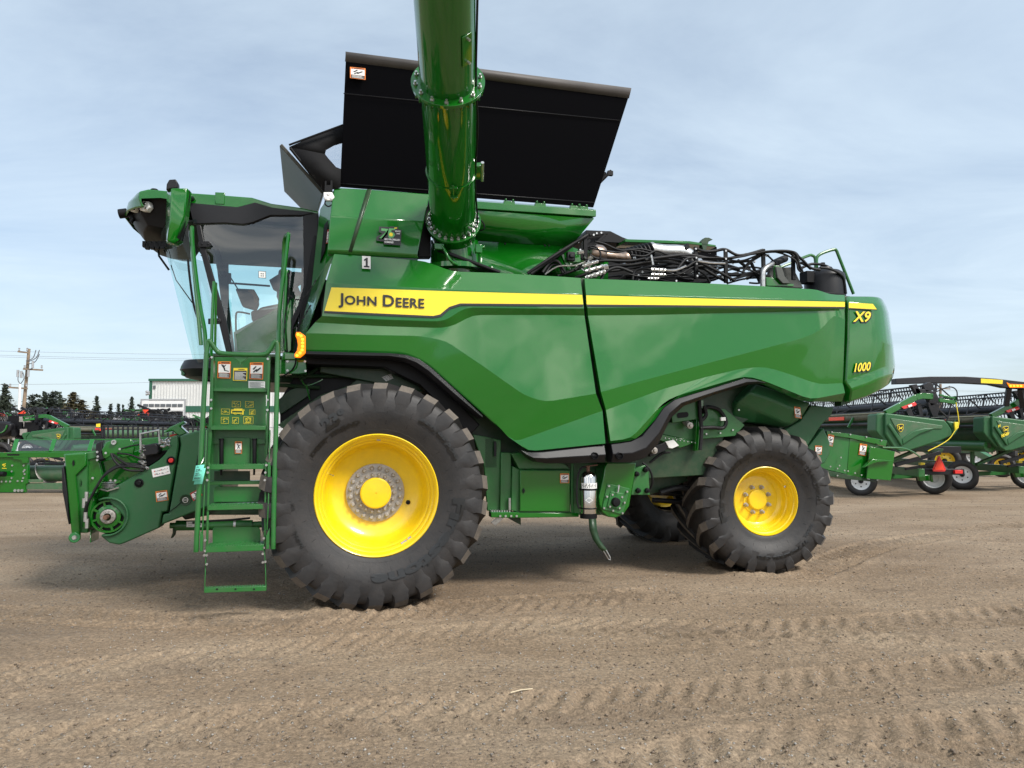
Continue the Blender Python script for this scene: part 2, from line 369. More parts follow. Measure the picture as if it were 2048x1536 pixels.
rows = [
 [(1169, 557, 1.63), (1300, 562, 1.63), (1420, 567, 1.63), (1520, 572, 1.63), (1600, 577, 1.63), (1635, 579, 1.63), (1660, 589, 1.63), (1689, 590, 1.63)],
 [(1172, 588, 1.735), (1300, 591, 1.735), (1420, 594, 1.735), (1520, 597, 1.735), (1600, 599, 1.735), (1640, 600, 1.735), (1665, 601, 1.735), (1690, 602, 1.735)],
 [(1175, 616, 1.742), (1300, 616, 1.742), (1420, 616, 1.742), (1520, 616, 1.742), (1600, 616, 1.742), (1640, 616, 1.742), (1672, 616, 1.742), (1690, 616, 1.742)],
 [(1176, 631, 1.70), (1300, 630, 1.70), (1420, 627, 1.70), (1520, 625, 1.70), (1600, 623, 1.70), (1640, 622, 1.706), (1670, 621, 1.728), (1689, 622, 1.742)],
 [(1202, 784, 1.799), (1300, 757, 1.781), (1420, 725, 1.763), (1520, 699, 1.750), (1600, 678, 1.742), (1640, 662, 1.738), (1668, 628, 1.738), (1690, 640, 1.742)],
 [(1212, 820, 1.780), (1329, 777, 1.766), (1420, 752, 1.748), (1489, 736, 1.736), (1532, 734, 1.730), (1572, 746, 1.715), (1638, 769, 1.695), (1686, 766, 1.695)],
 [(1221, 882, 1.830), (1262, 877, 1.835), (1326, 806, 1.795), (1352, 792, 1.785), (1489, 752, 1.755), (1522, 759, 1.752), (1621, 799, 1.752), (1690, 786, 1.715)],
 [(1221, 887, 1.80), (1272, 880, 1.80), (1336, 812, 1.76), (1360, 797, 1.75), (1489, 757, 1.72), (1525, 766, 1.71), (1608, 803, 1.67), (1684, 803, 1.66)],
]
relief('rear_side_panel', rows)
rows = [
 [(1696, 592, 1.63), (1740, 592, 1.62), (1756, 593, 1.60), (1764, 596, 1.52), (1766, 600, 1.30)],
 [(1696, 603, 1.735), (1744, 606, 1.72), (1764, 610, 1.67), (1771, 612, 1.55), (1773, 612, 1.30)],
 [(1697, 621, 1.742), (1750, 622, 1.72), (1768, 624, 1.67), (1776, 626, 1.55), (1778, 626, 1.30)],
 [(1697, 680, 1.76), (1758, 680, 1.73), (1775, 684, 1.68), (1785, 690, 1.55), (1787, 690, 1.25)],
 [(1692, 764, 1.732), (1745, 747, 1.71), (1766, 737, 1.665), (1790, 733, 1.50), (1791, 733, 1.20)],
 [(1703, 780, 1.755), (1745, 763, 1.73), (1768, 752, 1.68), (1786, 752, 1.50), (1787, 752, 1.20)],
 [(1699, 804, 1.68), (1735, 794, 1.66), (1762, 780, 1.62), (1777, 770, 1.47), (1779, 768, 1.20)],
]
relief('rear_corner_panel', rows, rim=.3, bevel=.02)
# dark joints between the panels
mb = MB()
for pts in ([(1158, 556), (1172, 556), (1180, 650), (1200, 750), (1206, 810), (1222, 890), (1222, 925), (1200, 925), (1204, 890), (1190, 790), (1168, 660)],
            [(1686, 592), (1700, 592), (1700, 690), (1696, 760), (1708, 780), (1702, 805), (1682, 812), (1686, 770)]):
    mb.prism(PP(1.60, *pts), (0, .12, 0))
each(mb, 'panel_joint', comb, ('green_dark',), bevel=.004)
# ---- black arch mouldings
def moulding(name, A, B, n0, n1):
    mb = MB(); a = PP(n0, *A); b = PP(n1, *B); mid = [(p * .45 + q * .55) + Vector((0, -.045, 0)) for p, q in zip(a, b)]
    D = Vector((0, .14, 0)); k = len(a)
    mb.strip(a, mid); mb.strip(mid, b); mb.strip(b, [p + D for p in b]); mb.strip([p + D for p in a], a)
    for i in (0, -1): mb.poly([a[i], mid[i], b[i], b[i] + D, a[i] + D])
    return mb.build(name, comb, ('black_trim',), .006, 30, weld=True)
A = [(609, 702), (740, 705), (780, 706), (815, 710), (838, 718), (862, 735), (920, 788), (966, 832)]
B = [(609, 714), (740, 717), (775, 717), (805, 722), (828, 732), (852, 748), (910, 798), (962, 838)]
moulding('front_arch_moulding', A, B, 1.745, 1.73)
A = [(1041, 900), (1056, 905), (1085, 904), (1140, 898), (1209, 890)]
B = [(1057, 915), (1072, 924), (1095, 927), (1140, 926), (1209, 925)]
bf = moulding('lower_front_moulding', A, B, 1.80, 1.785)
A = [(1222, 888), (1262, 883), (1285, 872), (1310, 842), (1328, 815), (1350, 799), (1420, 778), (1489, 757), (1510, 759), (1528, 766)]
B = [(1223, 925), (1262, 925), (1292, 915), (1318, 886), (1342, 836), (1368, 812), (1425, 791), (1489, 771), (1510, 767), (1530, 767)]
br_ = moulding('rear_arch_moulding', A, B, 1.80, 1.775)
for o_, x in ((bf, 1189), (br_, 1239)):
    mb = MB(); c = P(x, 912, 1.835)
    mb.lathe(c, (0, -1, 0), [(.040, -.03), (.040, .012), (.034, .016), (.028, .004), (.026, -.01), (0, -.01)], 20)
    mb.box(c + Vector((-.022, -.006, -.004)), c + Vector((.022, .012, .004)), 0)
    mb.build('access_plug', o_, ('black',))
# ---- yellow stripe, dark pinstripe and the name
mb = MB(); LF = Vector((0, -.006, 0))
yt = [(661, 575), (760, 579), (905, 585), (1000, 589), (1164, 592)]
mb.poly([p + LF for p in PP(1.742, (663, 575), (905, 583), (1164, 590), (1166, 609), (920, 607), (898, 614), (880, 629), (866, 632), (649, 622))])
mb.poly([p + LF for p in PP(1.742, (1172, 591), (1300, 594), (1500, 600), (1689, 604), (1689, 614), (1500, 612), (1300, 610), (1173, 609))])
mb.poly([p + LF for p in PP(1.746, (1697, 605), (1745, 608), (1753, 619), (1697, 616))])
mb.build('yellow_stripe', comb, ('decal_yellow',))
mb = MB()
for up, lo in (([(649, 622), (866, 632), (880, 629), (898, 614), (920, 607), (1166, 609)], [(648, 626), (868, 636), (883, 633), (900, 618), (922, 611), (1166, 613)]),
               ([(1173, 609), (1500, 612), (1689, 614)], [(1173, 613), (1500, 615), (1689, 617)]), ([(1697, 616), (1753, 619)], [(1697, 618), (1754, 621)])):
    mb.strip([p + LF * 1.1 for p in PP(1.743, *up)], [p + LF * 1.1 for p in PP(1.743, *lo)])
mb.build('dark_pinstripe', comb, ('decal_black',))
mb = MB(); q = [p + LF * 1.5 for p in PP(1.745, (680, 586), (878, 594), (878, 618), (680, 608))]
asp = (q[1] - q[0]).length / (q[0] - q[3]).length
x = 0
for s, h, b in (('J', 1.0, .012), ('OHN', .80, .015), (' ', 0, 0), ('D', 1.0, .012), ('EERE', .80, .015)):
    if s == ' ': x += .045; continue
    vs, fs, wd = text2d(s, b + .010, 1.06); k = h / asp * .98 * 1.12
    text_on(mb, q, s, x, 0, h, 0, asp, b + .010, wd * k, space=1.06); x += wd * k + .009
mb.build('maker_lettering', comb, ('decal_black',))
for s, px4, sh in (('X9', ((1707, 622), (1743, 623), (1743, 643), (1707, 643)), .22), ('1000', ((1705, 727), (1744, 723), (1744, 740), (1705, 744)), .25)):
    mb = MB(); q = [P(a, b, 1.0) for a, b in px4]; lo_, hi_ = ((1.753, 1.736) if s == 'X9' else (1.751, 1.728)); q = [P(a, b, n) for (a, b), n in zip(px4, (lo_, hi_, hi_, lo_))]; asp = (q[1] - q[0]).length / (q[0] - q[3]).length
    text_on(mb, q, s, .02, -.08, 1, 1, asp, .05, .92, shear=sh, lift=.001)
    text_on(mb, q, s, 0, 0, 1, 0, asp, .02, .88, shear=sh, lift=.004)
    mb.build('model_lettering', comb, ('decal_yellow', 'decal_black'))
plate(comb, 'number_sticker', PP(1.665, (724, 513), (741, 514), (741, 539), (724, 538)), [(rect(0, 0, 1, 1), 0, 4), ([(.42, .15), (.66, .15), (.66, .86), (.5, .86), (.22, .72), (.22, .60), (.42, .66)], 1, 6), (rect(.2, .1, .86, .22), 1, 6)], ('decal_white', 'decal_black'), .02)
# ---- amber marker light at the front corner of the panel
mb = MB(); n_ = 1.80
outl = [(592, 664), (600, 664), (611, 672), (611, 706), (600, 715), (589, 714), (589, 708), (594, 701), (596, 690), (594, 678), (591, 672)]
mb.prism(PP(n_, *outl), (0, .05, 0))
al = mb.build('marker_light', comb, ('amber',), .006)
mb = MB()
for x, y in ((596, 669), (602, 672), (605, 679), (605, 686), (605, 693), (604, 700), (600, 706), (594, 711)):
    c = P(x, y, n_); mb.lathe(c, (0, -1, 0), [(.014, 0), (.010, .008), (0, .010)], 10)
mb.build('light_lens', al, ('amber_core',))
mb = MB(); mb.tube(PN((592, 716, 1.72), (590, 730, 1.68), (582, 742, 1.6), (566, 752, 1.55)), .008, 6, sub=5); mb.build('cable', al, ('black',))
# ---- tank side box with the anniversary badge
rows = [[(668, 375, 1.45), (728, 378, 1.45), (860, 388, 1.45)],
        [(660, 432, 1.58), (720, 436, 1.58), (848, 444, 1.58)],
        [(655, 500, 1.62), (715, 503, 1.62), (835, 510, 1.62)],
        [(655, 508, 1.59), (715, 511, 1.59), (838, 517, 1.59)]]
tb = relief('tank_side_box', rows, rim=.5)
mb = MB(); Lg = [p + Vector((0, -.01, 0)) for p in PN((734, 379, 1.46), (717, 436, 1.585), (697, 503, 1.622))]; Rg = [p + Vector((0, -.01, 0)) for p in PN((743, 379, 1.46), (725, 436, 1.585), (704, 503, 1.622))]; mb.strip(Lg, Rg); mb.build('side_box_groove', tb, ('green_dark',), solid=.02)
polyprism('side_box_end', [(858, 389, 1.30), (862, 400, 1.30), (862, 515, 1.30), (836, 515, 1.30), (836, 470, 1.30)], 0, .1, 'black', parent=tb)
q = PN((757, 454, 1.60), (803, 457, 1.60), (801, 492, 1.622), (756, 489, 1.622))
mb = MB(); nn = Vector((0, -.022, 0))
def bl(pts, m, lv): mb.poly([bil(q, u, v) + nn + Vector((0, -.0012 * lv, 0)) for u, v in pts], m)
bl([(.02, 1.0), (.5, 1.0), (.5, 0), (.26, 0), (.24, .16), (-.08, .18), (-.08, .40), (.16, .60), (.02, .68)], 0, 0); bl([(.49, 1.05), (.86, 1.05), (.86, .92), (1.0, .88), (1.0, 0), (.49, 0)], 0, 0)
bl([(.12, .90), (.44, .88), (.34, .66), (.12, .30), (.02, .32), (.0, .26), (.2, .28), (.40, .60), (.28, .76), (.12, .76)], 1, 1)
bl([(.46, .93), (.72, .93), (.72, .84), (.56, .84), (.56, .72), (.66, .70), (.73, .58), (.66, .42), (.48, .36), (.44, .44), (.42, .70)], 1, 1)
bl([(.55 + .085 * math.cos(a * .6283), .58 + .11 * math.sin(a * .6283)) for a in range(10)], 2, 2)
bl([(.68, .98), (.80, 1.0), (.80, .95), (.68, .93)], 2, 2)
text_on(mb, q, 'SINCE', .72, .72, .085, 3, 1.3, .02, .23, lift=.03)
text_on(mb, q, '1947', .77, .58, .085, 3, 1.3, .02, .17, lift=.03)
text_on(mb, q, 'SELF-PROPELLED', .27, .22, .10, 3, 1.3, .03, .68, lift=.03)
text_on(mb, q, 'COMBINES', .27, .06, .10, 3, 1.3, .03, .40, lift=.03)
mb.build('anniversary_badge', tb, ('decal_black', 'badge_green', 'decal_yellow', 'decal_white'))
# ---- column behind the cab
rows = [[(640, 418, 1.15), (668, 378, 1.35), (672, 376, 1.45)], [(634, 470, 1.18), (655, 470, 1.45), (662, 470, 1.5)], [(622, 580, 1.2), (650, 530, 1.50), (668, 508, 1.58)], [(600, 655, 1.25), (620, 640, 1.62), (640, 590, 1.66)], [(592, 700, 1.3), (600, 695, 1.62), (612, 668, 1.70)]]
cc = relief('rear_cab_column', rows, rim=.2)
polyprism('air_grille', [(648, 450, 1.43), (656, 440, 1.48), (650, 500, 1.49), (640, 525, 1.40)], 0, .05, 'black', .005, parent=cc)
warning(cc, ((655, 460), (659, 458), (657, 486), (652, 487)), 1.50, 'man', 'decal_red')
# ---- grain tank: hopper extension, lip, lower wall
mb = MB(); mb.strip(PN((952, 403, 1.50), (1192, 420, 1.50)), PN((952, 417, 1.50), (1192, 433, 1.50)))
mb.strip(PN((952, 403, 1.50), (1192, 420, 1.50)), PN((952, 400, 1.38), (1184, 417, 1.38)))
mb.strip(PN((952, 417, 1.50), (1192, 433, 1.50)), PN((952, 419, 1.45), (1186, 435, 1.45)))
mb.build('tank_lip', comb, ('green',), .004, weld=True)
mb = MB()
mb.strip(PN((860, 412, 1.45), (952, 419, 1.45), (1186, 435, 1.45)), PN((860, 472, 1.20), (952, 480, 1.18), (1140, 490, 1.18)))
mb.strip(PN((862, 480, 1.20), (945, 480, 1.18), (1140, 489, 1.18)), PN((862, 545, 1.24), (945, 548, 1.24), (1060, 551, 1.24)))
mb.poly(PN((1060, 551, .9), (1135, 492, .9), (1215, 520, .9), (1215, 565, .9)))
mb.poly(PN((1186, 435, 1.45), (1140, 490, 1.18)) + [P(1140, 490, 1.18) + Vector((0, 2.3, 0)), P(1186, 435, 1.45) + Vector((0, 2.9, 0))])
mb.poly(PN((1140, 490, 1.18), (1060, 551, 1.24)) + [P(1060, 551, 1.24) + Vector((0, 2.4, 0)), P(1140, 490, 1.18) + Vector((0, 2.3, 0))])
gt = mb.build('grain_tank', comb, ('green',), solid=.02, weld=True)
polyprism('tank_dent_plate', [(1012, 438, 1.34), (1035, 440, 1.34), (1032, 458, 1.27), (1010, 457, 1.27)], 0, .03, 'green', .01, parent=gt)
mb = MB()
for x, y in ((1010, 488), (1090, 492), (1098, 492), (1088, 489), (1097, 489)): mb.bolt(P(x, y, 1.18), (0, -1, .1), .010, .012)
each(mb, 'bolt', gt, ('black',))
# ---- open tank lids
def lid(name, pts, m, th=.035, parent=comb):
    mb = MB(); nrm = (pts[1] - pts[0]).cross(pts[2] - pts[0]).normalized()
    if nrm.y < 0: nrm = -nrm
    mb.prism(pts, nrm * th); return mb.build(name, parent, (m,), .006)
ld = lid('side_tank_lid', PN((692, 108, 1.78), (1262, 180, 1.78), (1187, 415, 1.42), (680, 374, 1.42)), 'panel_black')
mb = MB(); mb.strip(PN((691, 103, 1.80), (1263, 176, 1.80)), PN((691, 110, 1.80), (1261, 185, 1.80))); mb.strip(PN((691, 110, 1.80), (1261, 185, 1.80)), PN((690, 123, 1.76), (1258, 197, 1.76)))
mb.build('lid_edge_rail', ld, ('seal_grey',), solid=.015, weld=True)
for a, b in ((((686, 252), (1255, 262)), 1),):
    pass
mb = MB(); mb.strip(PN((687, 186, 1.700), (1240, 240, 1.700)), PN((687, 188, 1.694), (1239, 242, 1.694))); mb.strip(PN((681, 366, 1.436), (1188, 404, 1.436)), PN((681, 368, 1.43), (1188, 406, 1.43)))
mb.build('lid_crease', ld, ('black_trim',), solid=.004)
warning(ld, ((700, 134), (731, 137), (731, 160), (700, 156)), 1.752, 'hand', 'decal_orange')
mb = MB()
for x in (1018, 1080, 1150, 1165): 
    c = P(x, 402 + (x - 952) * .07, 1.45); mb.box(c + Vector((-.06, -.02, -.015)), c + Vector((.06, .02, .02))); 
    for d in (-.04, .04): mb.bolt(c + Vector((d, -.02, .02)), (0, 0, 1), .012, .02)
mb.build('lid_hinge', ld, ('green',), .003)
lid('front_tank_lid', PN((564, 287, 1.50), (572, 379, -1.0), (632, 440, -1.0), (650, 384, 1.30)), 'cover_grey')
fw_ = 1.47
mb = MB(); mb.poly(PP(fw_, (578, 294), (612, 279), (650, 265), (686, 252), (685, 286), (668, 291), (652, 300), (650, 308))); mb.poly(PP(fw_, (578, 294), (650, 308), (656, 316), (666, 327), (672, 334), (682, 338), (681, 375), (648, 383), (615, 337)))
fb = mb.build('corner_fabric', comb, ('fabric',), solid=.006, smooth=1)
mb = MB(); mb.poly(PP(fw_ + .002, (685, 286), (668, 291), (652, 300), (650, 308), (656, 316), (666, 327), (672, 334), (682, 338))); mb.build('clear_window', fb, ('vinyl',))
mb = MB(); mb.tube(PN((580, 296, 1.5), (650, 384, 1.36)), .014, 6); mb.tube(PN((578, 290, 1.5), (686, 250, 1.52)), .010, 6); mb.build('lid_strut', comb, ('black',))
mb = MB(); mb.tube(PN((1199, 365, 1.42), (1222, 342, 1.42)), .02, 6); mb.box(P(1220, 346, 1.42) + Vector((-.03, -.02, -.03)), P(1220, 346, 1.42) + Vector((.03, .02, .02))); mb.tube(PN((1190, 376, 1.42), (1211, 345, 1.42)), .012, 6); mb.build('rear_lid_strut', comb, ('black',))
# ---- unloading auger
A0 = P(908, 478, 1.22); 
wtop = WY(890, 0, 5.09); B0 = MI @ wtop
ax = (B0 - A0).normalized(); L = 7.0
def taper(k): return .235
au = MB(); au.cyl(A0 - ax * .05, A0 + ax * L, .235, 48); au_o = au.build('unloading_auger', comb, ('green',), smooth=50)
def along(py):
    """distance along the auger axis whose centre shows at image height py"""
    lo, hi = 0, 4
    for _ in range(40):
        mid = (lo + hi) / 2; pw = M @ (A0 + ax * mid) - CAM
        zc = pw.y * cp + pw.z * sp; yc = -pw.y * sp + pw.z * cp
        if 768 - FPX * yc / zc > py: lo = mid
        else: hi = mid
    return lo
def flange(name, t, r, th, bolts, br, ribs=True):
    mb = MB(); c = A0 + ax * t
    mb.lathe(c, ax, [(.234, 0), (r, 0), (r, th), (.234, th)], 48, close=True)
    x = ax.orthogonal().normalized(); y = ax.cross(x)
    if ribs:
        for k in range(28):
            a = k * math.pi / 14; d = x * math.cos(a) + y * math.sin(a); tt = ax.cross(d)
            mb.box((-.004, .234, -.05), (.004, r - .01, 0), 0, Matrix.Translation(c) @ Matrix((tt, d, ax)).transposed().to_4x4())
    o = mb.build(name, au_o, ('green',), .002)
    mb = MB()
    for k in range(bolts):
        a = (k + .5) * 2 * math.pi / bolts; d = x * math.cos(a) + y * math.sin(a)
        mb.cyl(c + d * (r - .035) - ax * .028, c + d * (r - .035) + ax * (th + .035), .011, 8); mb.cyl(c + d * (r - .035) + ax * th, c + d * (r - .035) + ax * (th + .012), .019, 6)
        mb.cyl(c + d * (r - .035) - ax * .012, c + d * (r - .035), .019, 6)
    mb.build('flange_bolts', au_o, ('steel',))
flange('joint_flange', along(168), .308, .03, 14, .3)
flange('base_flange', along(446), .288, .03, 24, .28)
mb = MB(); c = A0 + ax * along(342); mb.lathe(c, ax, [(.236, -.012), (.246, -.012), (.246, .012), (.236, .012)], 48, close=True)
mb.lathe(c + ax * .0, ax, [(.236, -.03), (.239, -.03), (.239, -.02), (.236, -.02)], 48, close=True)
mb.build('clamp_band', au_o, ('green',))
mb = MB()
for py, sx in ((352, 912), (312, 950)):
    c = MI @ WY(sx, py, 6.1); 
x_ = Vector((1, 0, 0)) - ax * ax.x; x_.normalize(); y_ = ax.cross(x_)
if y_.y > 0: y_ = -y_
cb = A0 + ax * along(345)
side = x_ * .25
mb.box((-.03, -.03, -.08), (.035, .03, .09), 0, Matrix.Translation(cb + side) @ Matrix((x_, y_, ax)).transposed().to_4x4())
mb.build('hinge_bracket', au_o, ('green',), .01)
mb = MB(); mb.cyl(cb + x_ * .295 - ax * .10 + y_ * .02, cb + x_ * .295 + ax * .13 + y_ * .02, .016, 10); mb.build('hinge_pin', au_o, ('steel',))
mb = MB(); 
for dz in (-.06, .06): mb.box((-.05, .235, dz - .006), (.02, .27, dz + .006), 0, Matrix.Translation(cb + x_ * .02) @ Matrix((x_, y_, ax)).transposed().to_4x4())
mb.cyl(cb + x_ * .0 + y_ * .255 - ax * .09, cb + y_ * .255 + ax * .09, .010, 8); mb.build('latch_clamp', au_o, ('green',), .002)
for t0 in (along(500) + .02, along(100)):
    mb = MB(); dd = (x_ * .62 + y_ * .785).normalized(); tt = ax.cross(dd)
    t0 = max(t0, .16)
    mb.box((-.05, .236, 0), (.05, .243, .26), 0, Matrix.Translation(A0 + ax * t0) @ Matrix((tt, dd, ax)).transposed().to_4x4())
    mb.build('cover_plate', au_o, ('green',), .003)
    mb = MB()
    for q_ in (.03, .23): mb.bolt(A0 + ax * (t0 + q_) + dd * .243 + tt * .0, dd, .012, .03)
    mb.build('plate_bolt', au_o, ('steel',))
mb = MB(); mb.tube([A0 + ax * t + (x_ * .95 + y_ * .3).normalized() * (.245 + .012 * math.sin(t * 5)) for t in (.15, .4, .7, 1.0, 1.3, 1.6, 2.0, 2.5, 3.0)], .009, 6, sub=5); mb.build('auger_cable', au_o, ('black',))
mb = MB(); mb.cyl(A0 - ax * .05, P(915, 545, 1.1), .26, 32, r2=.30); mb.lathe(P(915, 540, 1.1), (0, 0, 1), [(.30, -.05), (.42, -.05), (.42, 0), (.30, .0)], 40, close=True)
mb.build('auger_elbow', comb, ('green',), smooth=50)
mb = MB(); mb.tube(PN((876, 500, 1.42), (900, 508, 1.5), (1000, 545, 1.5)), .020, 10); mb.build('swing_cylinder', comb, ('black',))
mb = MB(); mb.tube(PN((868, 492, 1.5), (884, 492, 1.52), (900, 520, 1.55), (915, 530, 1.5)), .016, 8, sub=3); mb.box(P(878, 494, 1.5) + Vector((-.05, -.03, -.03)), P(878, 494, 1.5) + Vector((.05, .03, .03))); mb.build('swing_bracket', comb, ('green',), .006)
mb = MB(); mb.tube(PN((952, 495, 1.35), (958, 510, 1.4), (957, 540, 1.4)), .006, 6, sub=4); mb.tube(PN((950, 430, 1.50), (966, 445, 1.5), (968, 458, 1.5), (955, 462, 1.45)), .008, 6, sub=4); mb.build('loose_wire', comb, ('black',))
mb = MB(); c = P(956, 497, 1.45); mb.box(c + Vector((-.03, -.03, -.05)), c + Vector((.04, .03, .04))); mb.cyl(c, c + Vector((.07, 0, .02)), .02, 10); mb.build('sensor_bracket', comb, ('green',), .004)
# ---- beacon and work lamp on the front lid corner
mb = MB(); mb.prism(PP(1.5, (647, 384), (664, 384), (669, 393), (668, 401), (650, 401), (647, 394)), (0, .04, 0)); wl = mb.build('work_lamp', comb, ('decal_white',), .006)
mb = MB()
for x, y in ((657, 388), (652, 396), (663, 396)): mb.bolt(P(x, y, 1.5), (0, -1, 0), .014, .006, seg=10)
mb.build('lamp_lens', wl, ('chrome',))
mb = MB(); mb.prism(PP(1.49, (650, 362), (653, 362), (653, 370), (661, 370), (661, 361), (665, 361), (665, 382), (649, 382)), (0, .05, 0)); mb.tube(PN((651, 401, 1.5), (650, 408, 1.5), (657, 413, 1.5), (665, 408, 1.5), (664, 402, 1.5)), .007, 6, sub=4); mb.build('lamp_bracket', wl, ('black',))
# ================================================================ WHEELS
def arc_text(mb, c, s, r, a0, h, bold=.03, m=0, span=None, lift=.008):
    """writing moulded on a sidewall, clockwise with tops outward; a0 = centre angle in degrees from 12 o'clock, clockwise; c(r, a) -> point"""
    vs, fs, wd = text2d(s, bold); k = h
    if span: sx = R(span) * r / wd
    else: sx = h
    mb.add([c(r + y * h, R(a0) + (x - wd / 2) * sx / r, lift) for x, y in vs], fs, m)
def tyre_wheel(parent, name, loc, Rt, W_, rr, lugs, texts, drive, steer=0, flip=1, lugh=.055, lw=.066, detail=True):
    """outer face towards -y; axis along y"""
    wh = part_empty(name, parent, loc); wh.rotation_euler = (0, 0, steer)
    FR[wh.name] = None
    hw = W_ / 2; sh = Rt - lugh
    prof = [(rr - .03, -(hw - .20)), (rr - .005, -(hw - .085)), (rr + .018, -(hw - .062)), (rr + (sh - rr) * .18, -hw * .90), (rr + (sh - rr) * .38, -hw * .99), (rr + (sh - rr) * .55, -hw * 1.03),
            (rr + (sh - rr) * .72, -hw * 1.02), (sh - .055, -hw * .97), (sh - .018, -hw * .91), (sh, -hw * .80), (sh + .008, -hw * .4), (sh + .010, 0)]
    full = prof + [(r, -y) for r, y in prof[:-1][::-1]]
    full = [(p.x, p.y) for p in cr([Vector((r, y, 0)) for r, y in full], 3)]
    mb = MB(); mb.lathe((0, 0, 0), (0, 1, 0), full, 96)
    ty = mb.build('tyre', wh, ('rubber',), smooth=60)
    # lugs: swept bars from each shoulder to just past the middle
    mb = MB()
    st = [(-1.025, -.20, .004), (-1.02, -.14, .012), (-.985, -.075, .028), (-.93, -.03, .045), (-.84, 0, .055), (-.6, 0, .055), (-.35, 0, .055), (-.1, 0, .053), (.06, 0, .048)]
    for side in (-1, 1):
        for k in range(lugs):
            th0 = (k + (.5 if side > 0 else 0)) * 2 * math.pi / lugs
            ring = []
            for (fw, dr, hh) in st:
                y = fw * hw * (-side) * -1 * -1 if False else (fw * hw if side < 0 else -fw * hw)
                prog = max(0, (fw + .95)) ; th = th0 + drive * (prog * .62 * hw / Rt + .10 * prog * prog * hw / Rt)
                r0 = (sh + dr) ; rt = min(Rt, r0 + hh) if dr == 0 else r0 + hh * .6
                wb = lw * (1.25 if fw < -.8 else .95); wt = lw * (.95 if fw < -.8 else .62)
                if dr < -.1: wt *= .55; wb *= .7
                yo = -side * -1 * 0
                out_y = (hh * .62 if dr < 0 else 0) * (-1 if side < 0 else 1)
                for (rad, wd, oy) in ((r0 - .02, wb, 0), (rt, wt, out_y)):
                    for sg in (-1, 1):
                        a = th + sg * wd / rad
                        ring.append(Vector((math.sin(a) * rad, y + oy, math.cos(a) * rad)))
            ns = len(st); fs = []; ms = []
            b = len(mb.v); mb.v += ring
            for i in range(ns - 1):
                a_, c_ = b + i * 4, b + (i + 1) * 4   # 0 base-, 1 base+, 2 top-, 3 top+
                for f, m_ in (([a_ + 2, a_ + 3, c_ + 3, c_ + 2], 1 if i >= 3 else 0), ([a_, a_ + 2, c_ + 2, c_], 0), ([a_ + 1, c_ + 1, c_ + 3, a_ + 3], 0)):
                    mb.f.append(f); mb.m.append(m_)
            mb.f.append([b + 0, b + 1, b + 3, b + 2]); mb.m.append(0)
            e = b + (ns - 1) * 4; mb.f.append([e + 0, e + 2, e + 3, e + 1]); mb.m.append(0)
    mb.build('tread_lugs', wh, ('rubber', 'tread_dust'), .006, 40, bseg=1) if False else mb.build('tread_lugs', wh, ('rubber', 'tread_dust'), 0, 30)
    # sidewall writing
    ys = [(rr + (sh - rr) * f, -hw * g) for f, g in ((0, .76), (.18, .90), (.38, .99), (.55, 1.03), (.72, 1.02), (.9, .985))]
    def ysurf(r):
        for (r0, y0), (r1, y1) in zip(ys[:-1], ys[1:]):
            if r <= r1: return y0 + (y1 - y0) * (r - r0) / (r1 - r0)
        return ys[-1][1]
    def cpt(r, a, lift): return Vector((math.sin(a) * r, ysurf(r) - lift - .004, math.cos(a) * r))
    if texts:
        mb = MB()
        for s, rf, a0, h, span in texts: arc_text(mb, cpt, s, rr + (sh - rr) * rf, a0, h, .05, 0, span)
        each(mb, 'sidewall_lettering', wh, ('rubber_text',))
        mb = MB()
        for k in range(22):
            a = k * 2 * math.pi / 22 + .1; 
            mb.tube([cpt(rr + (sh - rr) * f, a + .01 * math.sin(k), -.003) for f in (.12, .3, .5, .62)], .0022, 4)
        mb.build('sidewall_ribs', wh, ('black',))
        mb = MB()
        for f in (.10, .14): mb.lathe((0, 0, 0), (0, 1, 0), [(rr + (sh - rr) * f, ysurf(rr + (sh - rr) * f)), (rr + (sh - rr) * f + .004, ysurf(rr + (sh - rr) * f) - .006), (rr + (sh - rr) * f + .008, ysurf(rr + (sh - rr) * f + .008))], 96)
        mb.build('bead_ring', wh, ('rubber_text',), smooth=60)
    return wh, hw
def rim(wh, prof, name='rim', seg=96, m='yellow'):
    mb = MB(); mb.lathe((0, 0, 0), (0, 1, 0), prof, seg); return mb.build(name, wh, (m,), smooth=32)
RF, WF = 1.045, .70
fz = P(745, 992, 1.65)
ctr = Vector((0, -1.65, RF - .02)); ctr.x = (P(747, 990, 1.95)).x + .035
fw, hw = tyre_wheel(comb, 'front_wheel', ctr, RF, WF, .545, 26, [('Firestone', .36, 138, .105, 92), ('650/85R38', .50, 47, .05, 38), ('DEEP TREAD', .30, -36, .035, 44), ('23°', .46, -30, .11, 16), ('RADIAL', .5, -118, .03, 12), ('R-1W', .42, -96, .025, 5)], 1)
o = -hw
prof = [(.540, o + .25), (.548, o + .085), (.565, o + .070), (.568, o + .055), (.560, o + .048), (.548, o + .055), (.535, o + .075), (.528, o + .105), (.515, o + .115), (.505, o + .135), (.500, o + .17), (.488, o + .18), (.480, o + .20), (.472, o + .27), (.455, o + .30), (.445, o + .33), (.40, o + .37), (.33, o + .395), (.275, o + .40)]
rim(fw, prof)
mb = MB(); mb.lathe((0, 0, 0), (0, 1, 0), [(.278, o + .405), (.278, o + .375), (.262, o + .368), (.205, o + .368), (.203, o + .355), (.150, o + .350), (.145, o + .36)], 64); hb = mb.build('hub_flange', fw, ('steel_dull',), smooth=30)
mb = MB(); mb.lathe((0, 0, 0), (0, 1, 0), [(.150, o + .36), (.146, o + .30), (.135, o + .292), (.04, o + .288), (.008, o + .287), (.006, o + .293), (0, o + .293)], 48); mb.build('hub_cap', fw, ('yellow',), smooth=30)
